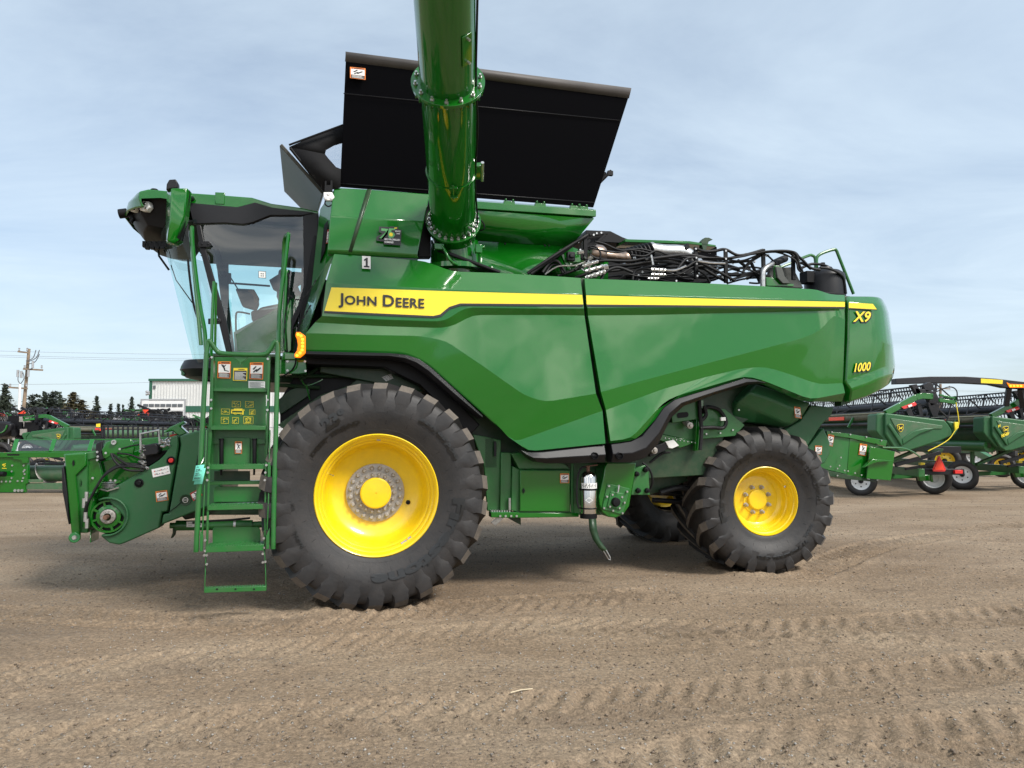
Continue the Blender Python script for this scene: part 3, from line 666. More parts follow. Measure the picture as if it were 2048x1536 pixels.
for cnt, r_, br, yy in ((20, .238, .021, .368), (18, .176, .017, .352)):
    mb = MB()
    for k in range(cnt):
        a = 2 * math.pi * (k + .5) / cnt; c = Vector((math.sin(a) * r_, o + yy, math.cos(a) * r_))
        mb.lathe(c, (0, -1, 0), [(br, 0), (br, .010), (br * .8, .014), (br * .75, .026), (br * .6, .030), (0, .030)], 10)
    each(mb, 'wheel_bolt', fw, ('steel_dull',), smooth=30)
mb = MB(); c = Vector((.315, o + .375, -.10)); mb.lathe(c, (0, -1, 0), [(.022, .0), (.0, .004)], 16); mb.build('rim_hole', fw, ('black',))
mb = MB(); a = R(-66); c = Vector((math.sin(a) * .47, o + .2, math.cos(a) * .47)); mb.cyl(c, c + Vector((.035, -.05, -.01)), .006, 6); mb.build('valve_stem', fw, ('steel',))
mb = MB()
for ra, da, wd in ((150, 3.5, .012), (143, 2, .02), (1, 2, .008)):
    a0_, a1_ = R(ra - da), R(ra + da)
    mb.strip([Vector((math.sin(a0_ + (a1_ - a0_) * t / 5) * (.515 + wd * math.sin(math.pi * t / 5)), o + .112, math.cos(a0_ + (a1_ - a0_) * t / 5) * (.515 + wd * math.sin(math.pi * t / 5)))) for t in range(6)],
             [Vector((math.sin(a0_ + (a1_ - a0_) * t / 5) * (.505 - wd * .3), o + .118, math.cos(a0_ + (a1_ - a0_) * t / 5) * (.505 - wd * .3))) for t in range(6)])
mb.build('scuff_mark', fw, ('steel_dull',))
# rear wheel
RR_, WR = .865, .92
rc = G(1512, 1150); rl = MI @ rc
yc = rl.y + WR / 2 - .05
rw, hw2 = tyre_wheel(comb, 'rear_wheel', Vector((rl.x + .20, yc, RR_ - .045)), RR_, WR, .395, 20, [('Firestone', .38, -66, .075, 92), ('VF 750/65R26 CFO', .52, 165, .04, 62), ('MAXI TRACTION', .48, 58, .04, 62), ('RADIAL', .42, 125, .03, 18)], -1, steer=R(-5), lugh=.065, lw=.05)
o = -hw2
prof = [(.366, o + .25), (.375, o + .10), (.395, o + .085), (.395, o + .068), (.386, o + .062), (.376, o + .075), (.370, o + .10), (.358, o + .11), (.352, o + .14), (.344, o + .15), (.338, o + .20), (.325, o + .215), (.318, o + .26), (.300, o + .285), (.27, o + .305), (.215, o + .30), (.13, o + .30), (.12, o + .295)]
rim(rw, prof)
mb = MB(); mb.lathe((0, 0, 0), (0, 1, 0), [(.165, o + .30), (.165, o + .292), (.118, o + .290), (.115, o + .262), (.105, o + .255), (.02, o + .252), (0, o + .254)], 48); mb.build('hub_cap', rw, ('yellow',), smooth=30)
mb = MB()
for k in range(8):
    a = 2 * math.pi * (k + .5) / 8; c = Vector((math.sin(a) * .155, o + .292, math.cos(a) * .155))
    mb.lathe(c, (0, -1, 0), [(.026, 0), (.026, .012), (.019, .014), (.019, .045), (.015, .050), (.010, .05), (.010, .062), (0, .062)], 10)
each(mb, 'wheel_nut', rw, ('steel_dull',), smooth=30)
mb = MB(); a = R(62); c = Vector((math.sin(a) * .33, o + .16, math.cos(a) * .33)); mb.cyl(c, c + Vector((-.035, -.05, 0)), .007, 6); mb.lathe(c, (0, -1, 0), [(.014, 0), (0, .004)], 10); mb.build('valve_stem', rw, ('steel',))
# far-side wheels, mirrored copies facing the other way
for src, y in ((fw, 1.65), (rw, 1.42)):
    c = src.copy(); COL.objects.link(c); c.parent = comb; c.location = (src.location.x, y, src.location.z); c.rotation_euler = (0, 0, math.pi)
    for ch in list(src.children):
        if ch.name.split('.')[0] in ('tyre', 'tread_lugs', 'rim'):
            d = ch.copy(); COL.objects.link(d); d.parent = c
# inner faces of the wheels, seen from the other side
mb = MB(); 
mb.cyl(ctr + Vector((0, .2, 0)), Vector((ctr.x, 1.4, ctr.z)), .22, 20); mb.box(ctr + Vector((-.3, .3, -.25)), ctr + Vector((.3, .9, .4)))
mb.build('front_axle', comb, ('green_dark',), .02)
rx, rz = rl.x + .20, RR_
mb = MB(); mb.beam((rx, yc + .1, rz), (rx, 1.2, rz), .22, .26); mb.beam((rx, yc + .2, rz), (rx - .1, .6, rz + .02), .3, .2); mb.build('rear_axle', comb, ('green_dark',), .02)
for (x_c, y_c, r_c) in ((ctr.x, 1.0, .50), (rx, .92, .33)):
    mb = MB(); mb.lathe((x_c, 0, RF - .02 if r_c > .4 else RR_ - .015), (0, 1, 0), [(r_c, y_c + .33), (r_c + .03, y_c + .37 - .05), (r_c, y_c + .42), (r_c * .8, y_c + .5), (.1, y_c + .52)], 40); mb.build('inner_rim', comb, ('yellow',), smooth=30)
# ================================================================ CAB
NCB = .98
cabp = part_empty('cab', comb)
# roof: lofted from near to far side, rounded front
def cabmb(): return MB()
us = [-1, -.92, -.75, -.45, 0, .45, .75, .92, 1]
def front_shift(n): 
    a = abs(n) / NCB; return .34 * a ** 3.2
topo = [(242, 408), (252, 391), (272, 380), (306, 377), (381, 384), (440, 388), (504, 393), (543, 405), (600, 413), (637, 421)]
boto = [(246, 409), (258, 400), (275, 394), (329, 394), (376, 403), (440, 409), (475, 412), (510, 403), (545, 413), (637, 425)]
def loftrow(pts, n, nref=NCB):
    out = []
    for i, (x, y) in enumerate(pts):
        p = P(x, y, NCB if i > 3 else .45); f = max(0, 1 - i / 4); p.z = P(x, y, .92).z
        out.append(V(p.x + front_shift(n) * f, n, p.z - .03 * abs(n / NCB) ** 4))
    return out
mb = MB(); T = [loftrow(topo, u * NCB) for u in us]; B_ = [loftrow(boto, u * NCB) for u in us]
for a, b in zip(T[:-1], T[1:]): mb.strip(a, b)
mb.strip(T[0], B_[0]); mb.strip(T[-1], B_[-1]); mb.strip([t[0] for t in T], [b[0] for b in B_])
roof = mb.build('cab_roof', comb, ('green',), .012, 30, weld=True)
mb = MB(); mb.prism(PP(NCB + .006, (430, 384), (450, 385), (449, 409), (430, 408)), (0, .03, 0)); mb.build('roof_clip', roof, ('green',), .006)
mb = MB(); c = P(309, 381, .80); mb.lathe(c, (0, 0, 1), [(.04, -.02), (.04, .004), (.03, .014), (0, .018)], 16); mb.build('antenna_dome', roof, ('black',))
# black under-roof housing with the lamps
mb = MB(); lo = [(250, 412), (252, 434), (262, 458), (282, 484), (318, 494), (332, 486), (372, 452)]
hi = [(249, 408), (259, 401), (276, 396), (300, 395), (330, 395), (350, 398), (376, 404)]
Lr = []; Hr = []
for u in us:
    a = abs(u); 
    Lr.append([V(P(x, y, .45).x + front_shift(u * .9) * (1 - i / 7), u * .80, P(x, y, .3).z + (.10 * a ** 3 + (.06 if u < 0 else 0) * a) * i / 6) for i, (x, y) in enumerate(lo)])
    Hr.append([V(P(x, y, .45).x + front_shift(u * .9) * (1 - i / 7) + .01, u * .90, P(x, y, .9).z) for i, (x, y) in enumerate(hi)])
for X in (Lr,):
    for a, b in zip(X[:-1], X[1:]): mb.strip(a, b)
mb.strip(Lr[0], Hr[0]); mb.strip(Lr[-1], Hr[-1]); mb.strip([t[0] for t in Lr], [t[0] for t in Hr])
hs = mb.build('lamp_housing', roof, ('black',), .01, 30, weld=True)
for x, y, s in ((288, 412, .062), (266, 416, .045)):
    mb = MB(); c = P(x, y, .90 if x > 280 else .76); 
    mt = Matrix.Translation(c) @ Matrix.Rotation(R(-30), 4, 'Z') @ Matrix.Rotation(R(12), 4, 'Y')
    mb.prism([mt @ Vector(p) for p in ((-s, 0, s * .8), (s * .6, 0, s * .9), (s * 1.1, 0, 0), (s * .6, 0, -s * .8), (-s * .7, 0, -s * .8), (-s, 0, 0))], mt.to_3x3() @ Vector((0, .06, 0)))
    lp = mb.build('roof_lamp', roof, ('decal_white',), .008)
    mb = MB()
    for dx, dz in ((-.5, -.4), (.5, -.4), (0, .4)): mb.lathe(mt @ Vector((dx * s, -.002, dz * s)), mt.to_3x3() @ Vector((0, -1, 0)), [(s * .28, 0), (s * .15, .006), (0, .008)], 10)
    mb.build('lamp_lens', lp, ('chrome',))
mb = MB(); mb.cyl(P(238, 428, .5), P(254, 426, .5), .05, 16); mb.tube(PN((254, 428, .5), (268, 438, .6), (262, 445, .6)), .02, 8); mb.box(P(262, 430, .55), P(276, 440, .6)); mb.build('camera_pod', roof, ('black',), .006)
mb = MB(); 
for pts in ([(315, 490), (318, 512), (338, 540)], [(322, 490), (330, 505), (328, 492)]): mb.tube(PP(.5, *pts), .012, 6)
for k in range(9): c = P(290 + k * 5, 489 + (k % 2) * 4, .6); mb.box(c + Vector((-.02, -.03, -.03)), c + Vector((.02, .03, .03)))
mb.build('wiper_arm', roof, ('black',), .003)
# ceiling and headliner inside
mb = MB(); cz0 = P(400, 448, NCB).z; cz1 = P(600, 425, NCB).z
xf, xb = P(350, 440, NCB).x, P(632, 440, NCB).x
zc = P(450, 447, NCB).z
mb.box((xf, -.93, zc), (xb, .93, zc + .03)); 
zl = P(520, 516, -.95).z
mb.prism([V(P(400, 500, -.95).x, -.95, zl), V(P(470, 500, -.95).x, -.95, zl - .02), V(P(540, 500, -.95).x, -.95, zl + .06), V(xb, -.95, zl + .06), V(xb, -.95, zc + .02), V(xf, -.95, zc + .02)], (0, .04, 0))
mb.build('headliner', comb, ('seat_dark',), .01)
# black door frame
fr_ = MB()
def bar(pa, pb, n=NCB, d=.05):
    k = len(pa); a = PP(n, *pa); b = PP(n, *pb)
    fr_.prism(a + b[::-1], (0, d, 0))
bar([(376, 404), (440, 410), (475, 413), (510, 404), (545, 414), (637, 424)], [(387, 448), (449, 446), (486, 449), (506, 445), (540, 431), (606, 431)])
bar([(637, 424), (636, 470), (628, 560), (600, 628), (588, 652), (583, 704)], [(606, 431), (607, 480), (607, 572), (596, 610), (576, 650), (572, 704)])
bar([(392, 450), (400, 500), (440, 655), (452, 704)], [(402, 450), (412, 500), (452, 640), (464, 704)])
fr = fr_.build('door_frame', comb, ('black_trim',), .008)
fr2 = MB(); fr2.prism(PP(-.90, (430, 505), (445, 505), (469, 704), (454, 704)), (0, .06, 0)); fr2.prism(PP(-.90, (608, 430), (626, 430), (618, 600), (600, 600)), (0, .06, 0))
fr2.build('far_pillar', comb, ('black_trim',), .006)
mb = MB(); mb.poly(PP(NCB - .03, (392, 450), (449, 445), (486, 448), (506, 444), (540, 430), (606, 430), (608, 574), (582, 650), (575, 706), (455, 706)))
mb.build('door_glass', comb, ('glass',))
mb = MB(); mb.poly(PP(-NCB + .02, (425, 478), (600, 478), (605, 600), (575, 706), (468, 706))); mb.build('far_door_glass', comb, ('glass',))
mb = MB()
for y, x0 in ((488, 396), (642, 416)):
    mb.prism(PP(NCB + .02, (x0, y - 5), (x0 + 22, y - 6), (x0 + 27, y), (x0 + 22, y + 6), (x0, y + 6)), (0, .02, 0))
    for d in (8, 20): mb.bolt(P(x0 + d, y, NCB + .02), (0, -1, 0), .012, .008)
mb.build('door_hinge', comb, ('black_trim',), .006)
# wrap-around windshield
tp = P(398, 470, NCB); bt = P(440, 722, NCB - .05); fz0 = P(329, 480, .35); fz1 = P(388, 722, .35)
def wrow(t):
    z = tp.z * (1 - t) + bt.z * t; xs = tp.x * (1 - t) + bt.x * t; xf_ = fz0.x * (1 - t) + fz1.x * t - .02; hn = (NCB - .01) * (1 - t) + (NCB - .12) * t
    return [V(xs + (xf_ - xs) * math.cos(u * math.pi / 2) ** .75, math.sin(u * math.pi / 2) * hn, z) for u in [k / 14 for k in range(-14, 15)]]
mb = MB(); rows_ = [wrow(t / 8) for t in range(-1, 9)]
for a, b in zip(rows_[:-1], rows_[1:]): mb.strip(a, b)
mb.build('windshield', comb, ('windshield_glass',), smooth=80, weld=True)
mb = MB(); mb.tube(PP(.55, (342, 530), (352, 560), (385, 606), (386, 604)), .006, 6); mb.tube(PP(.55, (352, 560), (384, 604)), .004, 6); mb.tube(PP(.98, (376, 520), (380, 560), (388, 612), (402, 656)), .012, 6, sub=4)
mb.build('wiper', comb, ('black',))
# cowl under the windshield
mb = MB(); mb.lathe(P(428, 742, .35), (0, 0, 1), [(.30, .10), (.33, .04), (.34, .0), (.28, -.08), (.15, -.11)], 48); mb.build('front_cowl', comb, ('black_trim',), smooth=40)
mb = MB(); mb.prism(PP(.5, (362, 732), (372, 732), (376, 742), (366, 752), (362, 750)), (0, .5, 0)); mb.build('cowl_bracket', comb, ('green',), .005)
# cab floor, rear wall, seat and controls
mb = MB(); zf = P(520, 706, NCB).z; mb.box((P(440, 706, NCB).x, -.95, zf - .30), (xb, .95, zf - .02)); mb.build('cab_floor', comb, ('green_dark',), .01)
mb = MB(); mb.box((xb - .06, -.97, zf), (xb, .97, zc)); mb.build('cab_rear_wall', comb, ('seat_dark',), .01)
mb = MB(); mb.prism(PP(.86, (467, 664), (530, 630), (597, 590), (600, 590), (592, 706), (470, 706)), (0, .05, 0)); mb.prism(PP(.95, (470, 668), (528, 632), (575, 606), (575, 704), (474, 704)), (0, .03, 0)); mb.build('lower_door_panel', comb, ('green',), .012)
mb = MB()
s0 = PP(0, (560, 545), (585, 548), (606, 600), (600, 640), (572, 640), (556, 600)); mb.prism([p + Vector((0, -.25, 0)) for p in s0], (0, .5, 0))
s1 = PP(0, (505, 628), (575, 622), (580, 650), (510, 652)); mb.prism([p + Vector((0, -.27, 0)) for p in s1], (0, .54, 0))
mb.build('driver_seat', comb, ('seat_dark',), .04, bseg=3)
mb = MB(); a_ = PP(.35, (470, 576), (508, 578), (518, 606), (512, 620), (484, 612)); mb.prism(a_, (0, .1, 0)); mb.build('armrest_console', comb, ('seat_dark',), .02)
mb = MB(); a_ = PP(.36, (494, 580), (508, 578), (517, 594), (515, 606), (508, 604), (506, 590)); mb.prism(a_, (0, .12, 0)); mb.build('seat_trim', comb, ('seat_brown',), .01)
mb = MB(); mb.prism(PP(.1, (500, 634), (520, 614), (560, 606), (560, 640), (510, 650)), (0, .3, 0)); mb.build('seat_cover', comb, ('vinyl',), .03)
mb = MB(); mb.prism(PP(.55, (434, 524), (456, 526), (457, 614), (444, 612), (438, 560)), (0, .05, 0)); mb.prism(PP(.5, (452, 545), (462, 546), (462, 565), (452, 566)), (0, .03, 0)); mb.tube(PP(.4, (456, 566), (540, 572)), .012, 6); mb.tube(PP(.4, (455, 545), (480, 585)), .008, 6)
mb.prism(PP(.3, (538, 560), (560, 546), (588, 543), (606, 545), (606, 562), (588, 574), (560, 584), (545, 576)), (0, .12, 0))
mb.tube(PP(.6, (398, 462), (432, 500), (440, 535), (448, 550)), .035, 8, sub=3)
mb.build('cab_monitor', comb, ('black',), .008)
mb = MB(); mb.tube(PP(.3, (472, 662), (472, 630), (478, 624), (500, 628)), .010, 8, sub=3); mb.build('grab_handle', comb, ('black_trim',))
plate(comb, 'instruction_sticker', PP(NCB - .026, (517, 542), (532, 543), (532, 557), (517, 556)), [(rect(0, 0, 1, 1), 1, 1), (rect(.06, .06, .94, .94), 0, 2)] + [(rect(a, b, a + .16, b + .14), 1, 3) for a in (.3, .55) for b in (.25, .55)], ('decal_white', 'decal_black'))
# mirror
rows = [[(334, 378, 1.30), (343, 376, 1.45), (375, 376, 1.42)], [(331, 440, 1.30), (340, 438, 1.47), (369, 432, 1.42)], [(332, 483, 1.30), (334, 481, 1.45), (352, 476, 1.40)], [(333, 487, 1.28), (346, 487, 1.40), (360, 478, 1.36)]]
mb = MB(); R_ = [PN(*r) for r in rows]
for a, b in zip(R_[:-1], R_[1:]): mb.strip(a, b)
D = Vector((.02, .12, 0)); loop = R_[0] + [R_[1][2], R_[2][2]] + R_[3][::-1] + [R_[2][0], R_[1][0]]
k = len(loop); mb.add(loop + [p + D for p in loop], [[i, (i + 1) % k, k + (i + 1) % k, k + i] for i in range(k)] + [[k + i for i in range(k)]])
mi = mb.build('wing_mirror', comb, ('green',), .012, weld=True)
mb = MB(); mb.prism(PN((375, 379, 1.40), (380, 380, 1.36), (379, 398, 1.36), (372, 440, 1.36), (361, 478, 1.36), (352, 487, 1.36), (354, 476, 1.39), (369, 432, 1.41)), (0, .08, 0)); mb.prism(PP(1.42, (332, 380), (333, 368), (338, 359), (351, 358), (355, 364), (355, 376), (342, 377)), (0, .10, 0)); mb.tube(PN((345, 372, 1.4), (360, 388, 1.2), (385, 398, 1.0)), .03, 8)
mb.build('mirror_arm', mi, ('black_trim',), .008)
# ================================================================ PLATFORM, HANDRAILS, LADDER
mb = MB(); r_ = .019
mb.tube(PN((384, 455, 1.5), (386, 500, 1.5), (398, 600, 1.5), (409, 660, 1.5), (411, 690, 1.5), (415, 716, 1.5)), r_, 10, sub=4)
mb.tube(PN((384, 455, 1.5), (382, 470, 1.3), (390, 560, 1.3), (402, 690, 1.3)), r_, 10, sub=4)
mb.build('handrail', comb, ('green',))
mb = MB(); mb.tube(PN((428, 563, 1.5), (426, 600, 1.5), (424, 650, 1.5), (422, 712, 1.5)), .015, 10, sub=4); mb.tube(PN((428, 565, 1.5), (432, 566, 1.4), (430, 700, 1.3)), .012, 8); mb.build('handrail', comb, ('green',))
mb = MB(); mb.tube(PN((577, 468, 1.5), (571, 520, 1.5), (562, 590, 1.5), (558, 640, 1.5), (557, 716, 1.5)), r_, 10, sub=4); mb.tube(PN((577, 468, 1.5), (569, 480, 1.35), (566, 540, 1.3), (560, 620, 1.3)), r_, 10, sub=4); mb.build('handrail', comb, ('green',))
mb = MB(); mb.tube(PN((574, 540, 1.5), (568, 640, 1.5), (570, 700, 1.5)), .015, 8, sub=3); mb.prism(PN((570, 620, 1.4), (582, 600, 1.4), (582, 700, 1.4), (576, 706, 1.4)), (0, .05, 0)); mb.build('rail_post', comb, ('green',), .004)
def chain(name, pts):
    mb = MB(); path = cr(pts, 14); acc = 0; last = path[0]; flip = 0
    for p in path[1:]:
        d = p - last
        if d.length > .028:
            mb.beam(last, p, .014 if flip else .005, .005 if flip else .014); last = p; flip = 1 - flip
    mb.build(name, comb, ('black',), .001, bseg=1)
chain('safety_chain', PN((576, 545, 1.52), (578, 590, 1.52), (574, 615, 1.52), (570, 640, 1.52), (567, 700, 1.52)))
chain('safety_chain', PN((632, 560, 1.5), (612, 590, 1.52), (594, 600, 1.52), (580, 590, 1.52)))
chain('safety_chain', PN((622, 610, 1.6), (600, 645, 1.6), (585, 660, 1.55)))
polyprism('platform_frame', [(552, 719), (612, 719), (613, 746), (596, 748), (552, 748)], 1.55, .5, 'green', .006)
mb = MB()
for x, y in ((556, 722), (610, 723), (556, 730), (611, 742), (575, 723), (575, 741), (556, 738)): mb.bolt(P(x, y, 1.55), (0, -1, 0), .012, .012)
each(mb, 'bolt', comb, ('steel',))
polyprism('platform_bracket', [(566, 704), (590, 706), (600, 720), (562, 720)], 1.58, .3, 'green')
polyprism('platform_deck', [(410, 706), (560, 708), (560, 716), (410, 714)], 1.5, .7, 'green_dark')
NL = 1.98
lad = part_empty('access_ladder', comb)
def lpart(name, mb, m='green_flat', bevel=.003): return mb.build(name, lad, (m,) if isinstance(m, str) else m, bevel)
mb = MB(); mb.tube(PN((392, 1104, NL + .04), (397, 1000, NL + .03), (405, 850, NL), (412, 720, NL - .06), (415, 690, NL - .08), (418, 682, NL - .08), (424, 688, NL - .08), (434, 702, NL - .08), (446, 707, NL - .08), (485, 709, NL - .08), (526, 709, NL - .08), (538, 702, NL - .08), (546, 688, NL - .08), (551, 684, NL - .08), (555, 690, NL - .08), (555, 720, NL - .06), (552, 850, NL), (548, 1000, NL + .03), (546, 1098, NL + .04)), .0215, 12, sub=4)
lpart('guard_rail', mb)
def quadp(name, pts, n, d=.006, m='green_flat'):
    mb = MB(); mb.prism(PP(n, *pts), (0, d, 0)); return lpart(name, mb, m)
quadp('riser_panel', [(427, 714), (536, 715), (536, 790), (426, 790)], 1.66, .01)
quadp('riser_panel', [(426, 776), (532, 776), (532, 868), (424, 868)], 1.72, .01)
quadp('riser_panel', [(421, 850), (532, 850), (531, 934), (419, 934)], 1.76, .01)
quadp('inner_panel', [(446, 875), (500, 876), (500, 928), (446, 928)], 1.79, .008)
quadp('riser_panel', [(428, 942), (500, 942), (500, 962), (428, 962)], 1.74, .01, 'green_dark')
def tread(name, x0, x1, y0, y1, n, depth=.20, holes=True):
    mb = MB(); a, b, c, d = PP(n, (x0, y0), (x1, y0), (x1, y1), (x0, y1)); zt = (a.z + b.z) / 2
    mb.box((a.x, -n, c.z), (b.x, -n + .006, zt)); mb.box((a.x, -n + .006, zt - .008), (b.x, -n + depth, zt - .0005))
    o = lpart(name, mb)
    if holes:
        mb = MB()
        nx = 12
        for i in range(nx):
            for j in range(4):
                x = a.x + (b.x - a.x) * (i + .5 + .25 * (j % 2)) / (nx + .3); y = -n + .03 + j * depth / 4.6
                mb.lathe((x, y, zt), (0, 0, 1), [(.010, 0), (.008, .003), (0, .003)], 6)
                mb.lathe((x, y, zt - .0085), (0, 0, -1), [(.009, 0), (0, .001)], 6, 1)
        mb.build('grip_dimples', o, ('green_flat', 'decal_grey'))
        mb = MB(); k = int((b.x - a.x) / .02)
        for i in range(k): x = a.x + (i + .5) * (b.x - a.x) / k; mb.box((x - .005, -n - .001, zt), (x + .005, -n + .006, zt + .006))
        mb.build('grip_teeth', o, ('green_flat',))
    return o
tread('step', 423, 534, 777, 784, 1.86, .2)
tread('step', 421, 532, 852, 860, 1.92, .2)
tread('step', 416, 532, 929, 938, 1.96, .2)
tread('step_bar', 418, 530, 962, 968, 1.85, .1, False)
tread('step', 415, 529, 1010, 1018, 1.99, .22)
tread('step', 411, 528, 1091, 1101, 2.02, .22)
def kick(pts, n):
    mb = MB(); mb.prism(cr_poly(PP(n, *pts)), (0, .006, 0)); lpart('kick_plate', mb)
def cr_poly(p): return p
kick([(427, 1004), (427, 980), (429, 975), (434, 973), (515, 973), (520, 975), (522, 980), (522, 1004)], 1.80)
kick([(425, 1086), (425, 1061), (427, 1056), (432, 1054), (514, 1054), (519, 1056), (521, 1061), (521, 1086)], 1.82)
for sx in (0, 1):
    mb = MB()
    if sx == 0:
        mb.prism(PP(1.98, (416, 925), (420, 925), (416, 1104), (411, 1104)), (0, .012, 0)); mb.prism(PP(1.90, (422, 712), (427, 712), (424, 865), (419, 930), (414, 930)), (0, .10, 0))
        mb.tube(PN((413, 860, 1.95), (408, 1000, 2.0), (403, 1100, 2.02)), .007, 6); mb.prism(PP(2.0, (406, 925), (412, 925), (412, 960), (408, 962)), (0, .03, 0)); mb.prism(PP(2.04, (400, 1062), (406, 1072), (405, 1103), (399, 1103)), (0, .03, 0))
        B4 = ((417, 935), (416, 945), (415, 960), (411, 1080), (411, 1101), (424, 715), (423, 800), (423, 817))
    else:
        mb.prism(PP(1.98, (530, 925), (534, 925), (531, 1104), (527, 1104)), (0, .012, 0)); mb.prism(PP(1.90, (536, 712), (540, 712), (537, 865), (534, 930), (530, 930)), (0, .10, 0))
        mb.tube(PN((540, 860, 1.95), (537, 1000, 2.0), (534, 1060, 2.02)), .007, 6); mb.prism(PP(2.0, (535, 925), (542, 925), (541, 962), (535, 962)), (0, .03, 0)); mb.prism(PP(2.04, (532, 1072), (539, 1056), (538, 1098), (532, 1098)), (0, .03, 0))
        B4 = ((533, 930), (531, 945), (530, 960), (528, 1076), (528, 1095), (536, 718), (535, 800), (535, 820))
    st_ = lpart('stringer', mb)
    mb = MB()
    for x, y in B4: mb.bolt(P(x, y, 2.0 if y > 900 else 1.9), (0, -1, 0), .011, .02)
    each(mb, 'bolt', lad, ('steel',))
mb = MB(); mb.beam(P(412, 1101, 2.0), P(411, 1136, 2.0), .022, .008); mb.beam(P(411, 1136, 2.0), P(409, 1183, 2.0), .008, .008)
mb.beam(P(529, 1101, 2.0), P(531, 1134, 2.0), .022, .008); mb.beam(P(531, 1134, 2.0), P(532, 1178, 2.0), .008, .008)
lpart('step_hanger', mb)
mb = MB()
for x, y in ((414, 1110), (414, 1128), (526, 1107), (526, 1124), (409, 1110), (531, 1123)): mb.bolt(P(x, y, 2.01), (0, -1, 0), .011, .02)
each(mb, 'bolt', lad, ('steel',))
mb = MB(); a, b = P(409, 1180, 2.0), P(533, 1176, 2.0); mb.beam(a, b, .05, .040); k = 24
for i in range(k): p = a.lerp(b, (i + .5) / k); mb.box(p + Vector((-.006, -.024, .02)), p + Vector((.006, -.016, .028))); mb.box(p + Vector((-.006, .016, .02)), p + Vector((.006, .024, .028)))
bs = lpart('bottom_step', mb)
mb = MB()
for x in (434, 471, 508): mb.lathe(P(x, 1178.5, 2.027), (0, -1, 0), [(.009, 0), (0, .001)], 10)
mb.build('step_hole', bs, ('black',))
for x in (443, 509):
    mb = MB(); mb.cyl(P(x, 928, 1.84), P(x, 880, 1.84), .019, 10); mb.cyl(P(x, 880, 1.84), P(x, 877, 1.84), .024, 10); mb.cyl(P(x, 928, 1.84), P(x - 1, 950, 1.84), .010, 8); lpart('gas_strut', mb, 'black')
for x0, x1 in ((424, 440), (514, 531)):
    mb = MB(); a, b = P(x0, 878, 1.80), P(x1, 888, 1.80); mb.box(a, b + Vector((0, .04, 0))); lpart('strut_bracket', mb)
mb = MB(); mb.prism(PP(1.90, (465, 710), (498, 710), (498, 714), (487, 724), (483, 724), (483, 731), (479, 731), (479, 724), (465, 714)), (0, .02, 0)); lpart('latch', mb)
lad_w = [(((436, 723), (462, 723), (461, 757), (435, 756)), 1.67, 'fall'), (((500, 725), (527, 725), (526, 759), (499, 758)), 1.67, 'hand'), (((470, 883), (484, 883), (484, 907), (470, 907)), 1.80, 'man')]
for px4, n, k in lad_w: warning(lad, px4, n, k)
plate(lad, 'caution_decal', PP(1.67, (467, 736), (495, 736), (494, 762), (466, 761)), [(rect(0, 0, 1, 1), 0, 0), (rect(.05, .05, .95, .8), 1, 1)] + [(rect(.1, .1 + .09 * i, .9 - .1 * (i % 3), .14 + .09 * i), 2, 2) for i in range(7)] + [(rect(.35, .87, .8, .93), 1, 1)], ('decal_yellow', 'decal_black', 'decal_white'))
plate(lad, 'instruction_decal', PP(1.67, (497, 762), (530, 763), (530, 777), (497, 776)), [(rect(0, 0, 1, 1), 0, 0)] + [(rect(.06, .12 + .16 * i, .94 - .2 * (i % 2), .18 + .16 * i), 1, 1) for i in range(5)], ('decal_white', 'decal_black'))
# service chart in yellow outline
mb = MB(); q = PP(1.727, (443, 801), (513, 802), (512, 848), (442, 847))
def lr(u0, v0, u1, v1, t=.008):
    for a in (rect(u0, v0, u1, v0 + t * 1.5), rect(u0, v1 - t * 1.5, u1, v1), rect(u0, v0, u0 + t, v1), rect(u1 - t, v0, u1, v1)):
        mb.poly([bil(q, *p) + Vector((0, -.003, 0)) for p in a])
rnd = random.Random(3)
for u0, v0, u1, v1 in ((.30, .72, .55, .98), (.68, .72, .92, .98), (.0, .40, .24, .64), (.80, .40, .97, .62), (.0, .0, .22, .28), (.32, .0, .5, .28), (.64, .0, .92, .32)):
    lr(u0, v0, u1, v1)
    for i in range(16):
        a = u0 + .02 + rnd.random() * (u1 - u0 - .07); b = v0 + .03 + rnd.random() * (v1 - v0 - .08)
        mb.poly([bil(q, *p) + Vector((0, -.003, 0)) for p in rect(a, b, a + .012 + rnd.random() * .03, b + .015)])
for u0, v0, u1, v1 in ((.28, .56, .66, .62), (.32, .44, .62, .48), (.28, .44, .31, .62), (.60, .40, .64, .6), (.36, .62, .6, .66)): mb.poly([bil(q, *p) + Vector((0, -.003, 0)) for p in rect(u0, v0, u1, v1)])
for cx_, cy_, r0 in ((.40, .44, .035), (.57, .42, .03), (.78, .16, .08), (.78, .16, .04), (.89, .5, .03)):
    for k in range(12):
        a, b = k * math.pi / 6, (k + 1) * math.pi / 6
        mb.poly([bil(q, cx_ + r * math.cos(t), cy_ + r * 1.5 * math.sin(t)) + Vector((0, -.003, 0)) for r, t in ((r0, a), (r0, b), (r0 * .8, b), (r0 * .8, a))])
mb.build('service_chart', lad, ('decal_yellow',))
